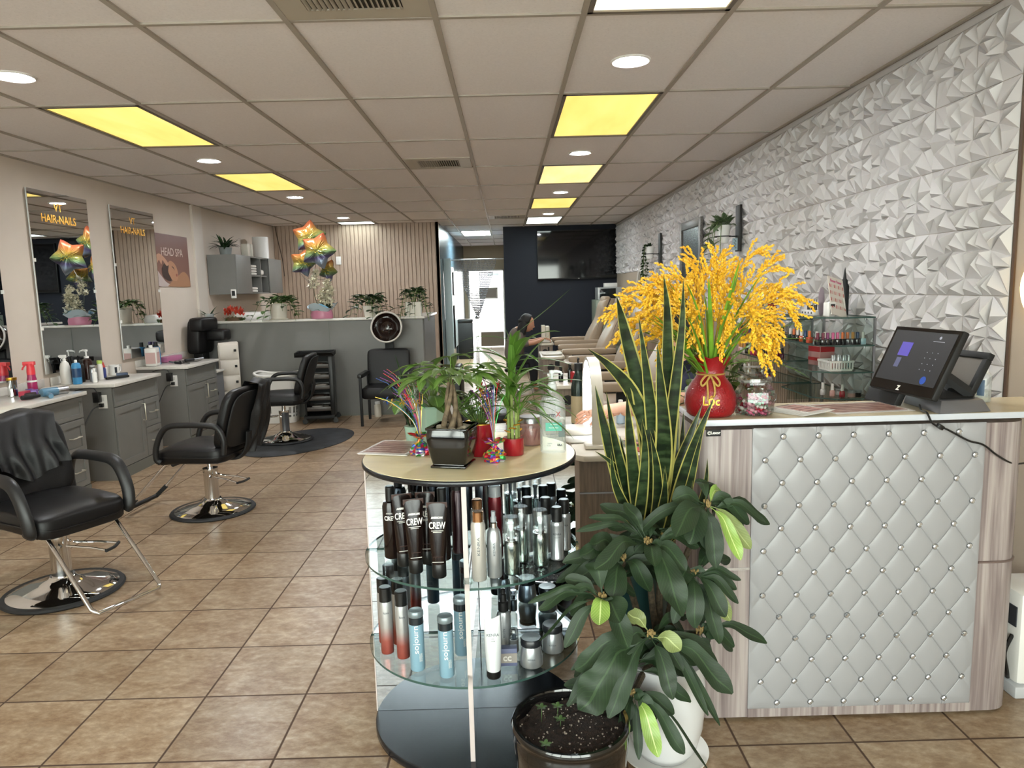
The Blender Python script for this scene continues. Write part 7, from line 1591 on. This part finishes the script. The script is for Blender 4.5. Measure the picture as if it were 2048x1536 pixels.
row([('pink','black','round'),('black','black','round'),('cream','black','round'),('red','silver','round'),('coral','silver','round'),('wine','black','round'),('amber','black','round'),('violet','black','round'),('amber','silver','round'),('red','black','round'),('crimson','black','round'),('pink','black','round')], ZB[1], 5.0, 5.66, 1.835, 'second shelf of farther rack', 'polishes on the second shelf of the farther rack')
row([('crimson','black','round'),('wine','black','round'),('wine','black','round'),('red','black','round'),('crimson','black','round'),('red','black','round'),('magenta','silver','round'),('lime','silver','round'),('black','black','round'),('clear','amber','round'),('clear','amber','round'),('blush','amber','round')], ZB[2], 5.0, 5.66, 1.835, 'third shelf of farther rack', 'polishes on the third shelf of the farther rack')
row([('red','black','round'),('wine','black','round'),('wine','black','round'),('black','black','round'),('clear','silver','jar'),('clear','white','round'),('green','white','round'),('green','black','round')], ZB[3], 5.02, 5.62, 1.84, 'bottom shelf of farther rack', 'polishes on the bottom shelf of the farther rack')
row([('wine','black','round'),('black','black','round'),('crimson','black','round'),('red','black','round'),('wine','black','round'),('violet','black','round')], ZB[1], 5.02, 5.5, 1.93, 'back row of second shelf, farther rack', 'back row polishes on the second shelf of the farther rack')
row([('wine','black','round'),('crimson','black','round'),('black','black','round'),('red','black','round'),('wine','black','round')], ZB[2], 5.02, 5.4, 1.93, 'back row of third shelf, farther rack', 'back row polishes on the third shelf of the farther rack')
# behind the counter: nail sample fan, boxes, bushy plant, low cabinet
t = thing('work_counter', 'low taupe cabinet behind the reception desk under the racks', 'cabinet', (1.72, 3.55, 0)); part(t, 'body', MB().box(-.62, -.15, 0, .38, .25, .80), NDW, smooth=0); part(t, 'top', MB().box(-.64, -.17, .80, .40, .27, .825), mat('taupe_top', '#8a7f74', .4), bevel=.003)
t = thing('nail_sample_fan', 'fan of pale nail tip samples in a patterned glass behind the leaflets', 'sample fan', (1.30, 3.48, .826)); part(t, 'holder', MB().lathe([(0,0),(.035,0),(.030,.05),(.038,.13),(.036,.13),(.028,.05),(.03,.006)], 20), glassy('smoky_glass', '#a9a9b2', .05, 1., .1, .3, '#2b2b33'))
g = MB()
for k in range(9): g.leaf((.01*(k-4)*.3, 0, .10), (.55*(k-4)/4-.1, -.1, 1) if k > 2 else (-.9+.2*k, -.1, .7), .11, .022, .0, .0, 4, 3)
part(t, 'sample_tip', g.warp(lambda x, y, z: (x, y, .33-z) if False else (x, y, z)), mat('pale_tips', '#cfc6b4', .4)); part(t, 'ring', MB().tube([(.014*cos(a), 0, .235+.022*sin(a)) for a in [2*pi*k/20 for k in range(20)]], .0015, 5, closed=True), STEEL)
solo('teal_box', MB().box(-.085, -.06, 0, .085, .06, .085), mat('teal_card', '#12606b', .5), 'teal box on top of the plum box behind the candy jar', 'box', (1.13, 3.52, .896), .05, bevel=.002)
solo('plum_box', MB().box(-.085, -.06, 0, .085, .06, .068), mat('plum_card', '#5e1c4e', .5), 'plum box under the teal box behind the candy jar', 'box', (1.13, 3.52, .827), .05, bevel=.002)
g = MB(); st = MB(); rr = random.Random(55)
for i in range(60):
    a = rr.uniform(0, 2*pi); L = rr.uniform(.02, .17); h = rr.uniform(.05, .36); p = (L*cos(a), L*sin(a), h); st.tube([(L*.2*cos(a), L*.2*sin(a), 0), p], .002, 5)
    for k in range(2): g.leaf(p, (rr.uniform(-1,1), rr.uniform(-1,1), rr.uniform(-.3,.6)), rr.uniform(.06,.10), rr.uniform(.045,.06), .5, .25, 5, 3)
potted('potted_plant', 'bushy olive-green plant between the red vase and the polish racks', 'plant', (1.02, 3.50, .826), [(0,0),(.06,0),(.075,.10),(.08,.11),(.07,.11)], mat('grey_pot'), .065, .10, (g, st), mat('olive_leaf', '#55652f', .5, noise=.4, nscale=14))
t = thing('floor_machine', 'white appliance with dark vents on the floor right of the reception desk', 'appliance', (2.03, 2.68, 0)); part(t, 'case', MB().box(-.10, -.10, .05, .10, .12, .42), WHITE, bevel=.02); part(t, 'vent_panel', MB().box(-.104, -.08, .28, -.099, .09, .36), mat('vent_mesh', '#3a3d42', .6), smooth=0); part(t, 'lower_tray', MB().box(-.11, -.11, .0, .11, .13, .05), mat('pale_grey_tray', '#b9babc', .4), bevel=.008); part(t, 'hose', MB().tube(catmull([(-.10,-.06,.24),(-.14,-.08,.18),(-.12,-.07,.10),(-.10,-.05,.06)], 5), .008, 8), BLACK)
# ---------- yellow bouquet in the red vase ----------
YG = mat('golden_grain', '#f5c836', .5, noise=.3, nscale=25, col2='#e9ae1c'); YST = mat('yellow_stem', '#c9a22a', .55)
GRS = mat('grass_blade', '#6d9a2a', .45, noise=.35, nscale=12)
t = thing('flower_bouquet', 'large spray of golden yellow rice-like flowers in the red vase', 'bouquet', (.727, 2.56, ZK+.20))
rr = random.Random(77); gr = MB(); st = MB(); gb = MB()
def grain(p, d, L=.015, W=.0052):
    d = V(d).normalized(); a = d.orthogonal().normalized(); b = d.cross(a); p = V(p); m = p+d*L*.45
    gr.add([p, m+a*W, m+b*W, m-a*W, m-b*W, p+d*L], [(0,2,1),(0,3,2),(0,4,3),(0,1,4),(5,1,2),(5,2,3),(5,3,4),(5,4,1)])
def panicle(tipdir, L, h, n, droop):
    """stem from the vase mouth outwards, then drooping branchlets set with grains"""
    dx, dy = tipdir; l = sqrt(dx*dx+dy*dy)+1e-6; ux, uy = dx/l, dy/l
    P = catmull([(ux*.012, uy*.012, -.10), (ux*.035, uy*.03, .02), (dx*.45, dy*.45, h*.72), (dx*.78, dy*.78, h), (dx, dy, h-droop)], 7)
    m = len(P); st.tube(P, [.0022-.0012*i/m for i in range(m)], 5)
    for k in range(n):
        i = int(m*.52+(m*.47)*k/n); i = min(i, m-1); p = P[i]; 
        ang = rr.uniform(0, 2*pi); sp = rr.uniform(.25, .7); f = (P[min(i+1, m-1)]-P[i-1]).normalized()
        o = f.orthogonal().normalized(); o = Matrix.Rotation(ang, 3, f) @ o
        d = (f*1.0+o*sp).normalized(); q = V(p); ln = rr.uniform(.055, .105)*(1.1-.4*k/n); ns = int(ln/.0062)
        pts = [q.copy()]
        for j in range(ns):
            d = (d+V((0,0,-.034))).normalized(); q = q+d*.0062; pts.append(q.copy())
            if j > 1:
                s = d.cross(V((rr.uniform(-1,1), rr.uniform(-1,1), rr.uniform(-1,1)))).normalized()
                grain(q, d*1.0+s*.55)
        st.tube(pts[::2]+[pts[-1]], .0008, 4, cap=False)
for (dx, dz, dy, n, dr) in ((-.36,.25,-.03,15,.03),(-.30,.30,.05,15,.05),(-.33,.17,-.09,13,.05),(-.24,.33,-.06,16,.06),(-.22,.26,-.14,14,.06),(-.15,.35,.02,15,.04),(-.17,.22,-.18,14,.08),(-.28,.11,-.12,12,.08),(-.09,.33,-.10,14,.06),(-.05,.40,.03,14,.05),(.02,.41,-.02,13,.03),(.04,.25,-.16,15,.08),(.10,.36,.06,12,.05),(.16,.42,.0,10,-.02),(.21,.36,-.03,11,-.03),(.26,.30,.04,14,.04),(.31,.29,-.02,15,.03),(.27,.24,-.06,14,.04),(.24,.19,.02,13,.05),(.18,.17,-.12,13,.06),(.19,.10,-.10,11,.06),(.10,.22,-.20,14,.08),(.02,.18,-.20,13,.09),(-.08,.20,-.20,14,.09),(-.12,.28,.12,13,.05),(.14,.28,.14,12,.05),(-.02,.28,.12,12,.05),(-.20,.14,-.16,11,.08),(.14,.10,-.16,10,.07),(-.27,.20,.12,13,.05),(.0,.33,-.12,13,.07),(-.19,.30,.14,12,.06)):
    panicle((dx, dy*(.45 if dy < 0 and dx < .05 else 1)), 0, dz*.85, n+6, dr)
part(t, 'blossom', gr, YG, smooth=0); part(t, 'stem', st, YST)
for i in range(46):
    a = rr.uniform(0, 2*pi); s = rr.uniform(.1, .9); gb.leaf((.03*cos(a), .03*sin(a), -.06), (s*cos(a), s*sin(a)*.8, 1), rr.uniform(.22, .42), rr.uniform(.010, .02), rr.uniform(.2, 1.1), .3, 9, 2, twist=rr.uniform(-.6, .6))
for (d, L, dr) in (((.75,-.2,.75),.40,1.1),((.9,-.25,.45),.36,1.2),((-.6,-.3,.8),.34,.5),((-.75,-.3,.5),.34,.6),((.25,-.3,1),.40,.3),((-.15,-.4,1),.38,.2),((.10,-.3,1),.42,.15)): gb.leaf((0,-.02,-.04), d, L, .022, dr, .3, 10, 2)
part(t, 'grass_leaf', gb, GRS, smooth=180)

# ---------- big foliage plants in the foreground ----------
def ribbon(g, pts, W, yaw, prof, fold=.2, n=16, up=None):
    C_ = catmull(pts, max(3, n//(len(pts)-1))); m = len(C_)
    vs = []; uv = []
    for i, p in enumerate(C_):
        tt = i/(m-1); d = (C_[min(i+1, m-1)]-C_[max(i-1, 0)]).normalized()
        nrm = V((sin(yaw), -cos(yaw), .0)) if up is None else V(up)
        s = d.cross(nrm); s = s.normalized() if s.length > 1e-4 else d.orthogonal().normalized(); nn = s.cross(d).normalized()
        w = W*prof(tt)
        for k, u in enumerate((-.5, -.25, 0, .25, .5)):
            vs.append(p+s*w*u+nn*(fold*w*(abs(u)*2)**1.5*.5)); uv.append((u+.5, tt))
    g.add(vs, [(i*5+k, i*5+k+1, i*5+k+6, i*5+k+5) for i in range(m-1) for k in range(4)], None, 0, uv)
def sword(t_): return (.55+.45*min(1, t_/.45))*(1 if t_ < .5 else max(0, 1-((t_-.5)/.5)**1.7))
def margin_material():
    m, nt, b = newmat('snake_plant_leaf'); L = nt.links
    tc = nt.nodes.new('ShaderNodeTexCoord'); sp = nt.nodes.new('ShaderNodeSeparateXYZ'); L.new(tc.outputs['UV'], sp.inputs[0])
    a = nt.nodes.new('ShaderNodeMath'); a.operation = 'SUBTRACT'; a.inputs[1].default_value = .5; L.new(sp.outputs[0], a.inputs[0])
    c = nt.nodes.new('ShaderNodeMath'); c.operation = 'ABSOLUTE'; L.new(a.outputs[0], c.inputs[0])
    n = nt.nodes.new('ShaderNodeTexNoise'); n.inputs['Scale'].default_value = 14; n.inputs['Detail'].default_value = 4
    mp = nt.nodes.new('ShaderNodeMapping'); mp.inputs['Scale'].default_value = (1, 1, 3.2); L.new(tc.outputs['Object'], mp.inputs[0]); L.new(mp.outputs[0], n.inputs[0])
    r = ramp(nt, [(.38, '#142013'), (.52, '#24351d'), (.64, '#3a4b2f')]); L.new(n.outputs['Fac'], r.inputs[0])
    g = nt.nodes.new('ShaderNodeMapRange'); g.inputs['From Min'].default_value = .385; g.inputs['From Max'].default_value = .41; L.new(c.outputs[0], g.inputs[0])
    mx = nt.nodes.new('ShaderNodeMix'); mx.data_type = 'RGBA'; mx.inputs['B'].default_value = lin('#aea65a'); L.new(g.outputs[0], mx.inputs['Factor']); L.new(r.outputs[0], mx.inputs['A'])
    L.new(mx.outputs['Result'], b.inputs['Base Color']); b.inputs['Roughness'].default_value = .38; return m
SNK = margin_material()
SNAKE = [
([(0.346, 2.27, 1.595), (0.381, 2.332, 1.474), (0.449, 2.395, 1.218), (0.494, 2.458, 0.891)],0.062),
([(0.253, 2.27, 1.429), (0.334, 2.32, 1.36), (0.408, 2.37, 1.269), (0.473, 2.42, 1.112), (0.509, 2.47, 0.938)],0.057),
([(0.494, 2.27, 1.658), (0.515, 2.32, 1.542), (0.528, 2.37, 1.375), (0.548, 2.42, 1.18), (0.544, 2.47, 0.937)],0.052),
([(0.557, 2.27, 1.644), (0.565, 2.32, 1.492), (0.558, 2.37, 1.307), (0.55, 2.42, 1.127), (0.544, 2.47, 0.937)],0.040),
([(0.415, 2.27, 1.532), (0.445, 2.32, 1.382), (0.471, 2.37, 1.242), (0.493, 2.42, 1.111), (0.512, 2.47, 0.938)],0.043),
([(0.475, 2.27, 1.439), (0.497, 2.32, 1.298), (0.519, 2.37, 1.138), (0.528, 2.42, 1.022), (0.523, 2.47, 0.883)],0.058),
([(0.29, 2.39, 1.295), (0.319, 2.423, 1.168), (0.358, 2.455, 1.019), (0.405, 2.488, 0.863)],0.045),
([(0.323, 2.36, 1.279), (0.349, 2.4, 1.137), (0.389, 2.44, 0.968), (0.436, 2.48, 0.809)],0.041),
([(0.388, 2.34, 1.274), (0.403, 2.385, 1.138), (0.424, 2.43, 0.969), (0.449, 2.475, 0.81)],0.051),
([(0.69, 2.38, 1.246), (0.639, 2.415, 1.091), (0.603, 2.45, 0.941), (0.575, 2.485, 0.785)],0.051),
([(0.68, 2.49, 1.203), (0.639, 2.497, 1.091), (0.597, 2.505, 0.963), (0.569, 2.512, 0.795)],0.042),
([(0.652, 2.36, 1.159), (0.637, 2.4, 1.042), (0.619, 2.44, 0.907), (0.583, 2.48, 0.768)],0.028),
([(0.291, 2.42, 1.061), (0.35, 2.445, 1.012), (0.403, 2.47, 0.941), (0.451, 2.495, 0.822)],0.027),
([(0.686, 2.44, 1.02), (0.687, 2.46, 0.936), (0.672, 2.48, 0.839), (0.633, 2.5, 0.759)],0.024),
([(0.435, 2.32, 1.191), (0.454, 2.37, 1.071), (0.455, 2.42, 0.918), (0.448, 2.47, 0.784)],0.039),
([(0.594, 2.54, 1.392), (0.594, 2.535, 1.213), (0.588, 2.53, 1.031), (0.571, 2.525, 0.847)],0.039),
([(0.457, 2.3, 1.154), (0.489, 2.355, 1.022), (0.505, 2.41, 0.884), (0.504, 2.465, 0.775)],0.042),
([(0.632, 2.56, 1.171), (0.62, 2.55, 1.026), (0.596, 2.54, 0.879), (0.567, 2.53, 0.77)],0.043),
([(0.384, 2.46, 1.106), (0.407, 2.475, 0.976), (0.438, 2.49, 0.861), (0.471, 2.505, 0.762)],0.038),
([(0.329, 2.3, 1.091), (0.347, 2.355, 0.974), (0.389, 2.41, 0.869), (0.437, 2.465, 0.777)],0.035),
([(0.502, 2.28, 1.04), (0.516, 2.34, 0.939), (0.52, 2.4, 0.85), (0.516, 2.46, 0.758)],0.035),
([(0.598, 2.3, 0.982), (0.604, 2.355, 0.897), (0.598, 2.41, 0.809), (0.571, 2.465, 0.736)],0.026),
]
CROWN= {'A': (0.435, 2.22, 0.797), 'B': (0.275, 2.12, 0.66), 'C': (0.42, 2.1, 0.544), 'D': (0.631, 2.24, 0.911), 'E': (0.584, 2.22, 0.688), 'F': (0.367, 2.1, 0.353), 'G': (0.359, 2.26, 0.729), 'H': (0.5, 2.26, 0.8), 'I': (0.36, 2.13, 0.42), 'J': (0.6, 2.2, 0.5)}
BLADES={
'A':[((0.239, 2.16, 0.91), 0.021), ((0.196, 2.14, 0.875), 0.021), ((0.247, 2.08, 0.768), 0.061), ((0.501, 2.05, 0.641), 0.094), ((0.363, 2.25, 0.922), 0.05), ((0.292, 2.3, 0.906), 0.054), ((0.433, 2.1, 0.774), 0.058), ((0.54, 2.15, 0.734), 0.063)],
'B':[((0.041, 2.06, 0.682), 0.02), ((0.071, 2.05, 0.564), 0.017), ((0.247, 2.0, 0.635), 0.061), ((0.16, 2.15, 0.713), 0.051), ((0.312, 2.02, 0.639), 0.084), ((0.259, 2.18, 0.764), 0.085), ((0.179, 2.1, 0.701), 0.029), ((0.331, 2.0, 0.57), 0.07)],
'C':[((0.184, 1.97, 0.37), 0.104), ((0.27, 1.97, 0.352), 0.066), ((0.462, 1.98, 0.403), 0.055), ((0.499, 2.04, 0.52), 0.06), ((0.653, 2.02, 0.386), 0.07), ((0.583, 2.04, 0.317), 0.034), ((0.627, 2.06, 0.263), 0.029), ((0.351, 2.12, 0.614), 0.059), ((0.152, 2.02, 0.369), 0.051), ((0.179, 2.05, 0.467), 0.063), ((0.574, 2.1, 0.444), 0.053)],
'D':[((0.547, 2.14, 0.828), 0.08), ((0.638, 2.16, 0.736), 0.063), ((0.713, 2.15, 0.765), 0.051), ((0.761, 2.2, 0.771), 0.049), ((0.804, 2.2, 0.869), 0.034), ((0.714, 2.26, 0.872), 0.057), ((0.513, 2.22, 0.941), 0.071), ((0.622, 2.3, 0.981), 0.048), ((0.697, 2.3, 0.937), 0.048), ((0.494, 2.1, 0.868), 0.079)],
'E':[((0.557, 2.1, 0.563), 0.061), ((0.665, 2.14, 0.58), 0.057), ((0.724, 2.18, 0.684), 0.027), ((0.709, 2.16, 0.618), 0.036), ((0.507, 2.14, 0.699), 0.072), ((0.7, 2.2, 0.531), 0.052), ((0.473, 2.14, 0.642), 0.069), ((0.653, 2.16, 0.476), 0.054)],
'F':[((0.417, 1.98, 0.22), 0.055), ((0.364, 2.0, 0.199), 0.031), ((0.508, 2.02, 0.194), 0.048), ((0.583, 2.02, 0.137), 0.014), ((0.493, 2.1, 0.278), 0.047), ((0.298, 1.96, 0.278), 0.035), ((0.409, 2.06, 0.323), 0.052)],
'G':[((0.246, 2.2, 0.814), 0.067), ((0.211, 2.18, 0.782), 0.061), ((0.305, 2.12, 0.656), 0.074), ((0.427, 2.15, 0.672), 0.066)],
'H':[],
'I':[],
'J':[],
}
t = thing('snake_plant', 'tall snake plant with yellow-edged leaves between the round table and the desk', 'plant', (.485, 2.58, 0))
part(t, 'pot', MB().lathe([(0,0),(.085,0),(.095,.02),(.118,.56),(.124,.585),(.122,.60),(.110,.60),(.108,.57)], 36), mat('dark_teal_pot', '#1d3a3a', .3, coat=.3)); part(t, 'soil', MB().lathe([(0,.575),(.109,.572)], 24), SOIL)
rr = random.Random(91)
for pts, w in SNAKE:
    P = [V(p)-V((.485, 2.58, 0)) for p in pts[::-1]]
    b = V((rr.uniform(-.05, .05), rr.uniform(-.06, .04), .57)); q = P[0]
    P = [b, (b+q)*.5+(q-b)*.0]+P if q.z > .75 else [b]+P
    g = MB(); ribbon(g, P, w*1.12, rr.uniform(-.5, .5), sword, .28, 26); part(t, 'leaf', g, SNK, smooth=180)
# crown plant in the round white pot
WX, WY = .508, 2.31
t = thing('rosette_plant', 'broad-leaved rosette plant spilling out of a round white pot in the foreground', 'plant', (WX, WY, 0))
part(t, 'saucer', MB().lathe([(0,.0),(.12,0),(.150,.018),(.152,.026),(.140,.022),(.115,.010),(0,.010)], 48), WHITE)
part(t, 'pot', MB().lathe([(0,.011),(.085,.011),(.112,.05),(.130,.12),(.138,.20),(.137,.28),(.130,.335),(.134,.35),(.132,.362),(.120,.362),(.118,.33)], 48), mat('white_glazed_pot', '#d5d5d6', .25, coat=.3), smooth=60)
part(t, 'soil', MB().lathe([(0,.325),(.119,.322)], 28), SOIL)
ROS = veined('rosette_leaf', '#1d3318', '#33492a', None, .58, 22); ROSL = veined('young_rosette_leaf', '#86a64a', '#c3d08c', None, .4, 18); ROSU = veined('pale_underside_leaf', '#7f8c52', '#a9b47a', None, .5, 18)
PET = mat('pale_petiole', '#8c9a6a', .5); BARK = mat('scarred_stem', '#4f4332', .8, noise=.5, nscale=80, bump=.5, bscale=150)
O = V((WX, WY, 0)); rr = random.Random(92)
def obov(t_):
    if t_ < .27: return .06
    q = (t_-.27)/.73; return .06+.94*(sin(pi*min(1, q**1.25*.97+.02))**.75)
st = MB(); fl = MB()
for k, c in CROWN.items():
    c = V(c)-O; b = V((rr.uniform(-.05,.05), rr.uniform(-.04,.05), .32))
    P = catmull([b, b*.6+c*.4+V((0,.06,.02)), c*.85+b*.15+V((0,.03,0)), c], 6); st.tube(P, [.013-.004*i/len(P) for i in range(len(P))], 8)
    for i in range(26): a = rr.uniform(0, 6.3); fl.lathe([(.0,.0),(.003,.004),(.0035,.010),(0,.013)], 5, (c.x+.014*cos(a)*rr.random(), c.y+.014*sin(a)*rr.random()-.004, c.z+rr.uniform(-.004,.012)))
    blades = [(V(p)-O, w) for p, w in BLADES[k]]
    for i in range(11):
        a = rr.uniform(0, 6.3); L = rr.uniform(.12, .25)*(1.15 if k in 'BCI' else 1); blades.append((c+V((L*cos(a), .02+.6*L*sin(a)*(1 if sin(a) > 0 else .5), rr.uniform(-.14, .04))), rr.uniform(.035, .06)))
    for j, (tip, w) in enumerate(blades):
        d = tip-c; L = d.length; mid = c+d*.5+V((0, 0, .14*L+.01)); q1 = c+d*.22+V((0,0,.10*L))
        q3 = c+d*.80+V((0,0,.07*L))
        g = MB(); hz = sqrt(d.x*d.x+d.y*d.y)
        thin = w < .022
        side = V((-d.y, d.x, 0)); 
        upv = V((d.x*.25, -.75, .75)) if not thin else V((.9, -.3, .2))
        ribbon(g, [c, q1, mid, q3, tip], max(w*.95, .024), 0, obov, .22, 18, up=upv)
        wv = rr.uniform(.06, .12)*w; ph = rr.uniform(0, 6)
        g.v = [(x, y+wv*sin(z*70+ph), z+wv*sin(x*60+ph)) for x, y, z in g.v]
        part(t, 'leaf', g, ROSL if (k, j) in (('F', 0), ('D', 2), ('B', 2), ('D', 8)) else (ROSU if (k, j) in (('C', 3), ('D', 3), ('E', 5), ('C', 7)) else ROS), smooth=180)
part(t, 'stem', st, BARK); part(t, 'flower_cluster', fl, mat('tan_flower_scales', '#8a7448', .7), kind='stuff')
# black pot with seedlings in front
BX, BY = .157, 1.985
t = thing('seedling_pot', 'large glossy black pot of soil with tiny seedlings at the bottom edge', 'plant pot', (BX, BY, 0))
part(t, 'pot', MB().lathe([(0,0),(.115,0),(.125,.01),(.150,.10),(.165,.22),(.172,.30),(.168,.315),(.166,.325),(.175,.333),(.177,.343),(.172,.351),(.162,.350),(.158,.34),(.155,.31)], 64), BG, smooth=60)
part(t, 'soil', MB().grid(lambda u, v: (.156*v*cos(2*pi*u), .156*v*sin(2*pi*u), .318+.006*sin(9*u*6.28*v+v*7)*v+.004*sin(u*40)*v), 64, 14, wrap=True, uv=False), mat('dark_loam', '#23160f', .95, noise=.6, nscale=90, bump=1., bscale=160))
rr = random.Random(7)
sc_ = MB()
for i in range(150):
    a = rr.uniform(0, 6.3); r = .15*sqrt(rr.random()); s = rr.uniform(.001, .0032); sc_.sq((r*cos(a), r*sin(a), .324), (s, s, s*.7), .8, 6, 4)
part(t, 'perlite', sc_, mat('perlite_grey', '#8f8578', .9), kind='stuff')
for (dx, dy, h) in ((-.085, .035, .045), (-.035, .055, .035), (-.03, .01, .02), (-.08, -.105, .02)):
    g = MB(); g.tube([(dx, dy, .32), (dx+.002, dy, .32+h)], .0012, 5)
    for k in range(5): a = k*1.35; g.leaf((dx, dy, .32+h), (cos(a), sin(a), .5), .020, .011, .5, .2, 4, 3)
    part(t, 'seedling', g, PLANT, smooth=180)
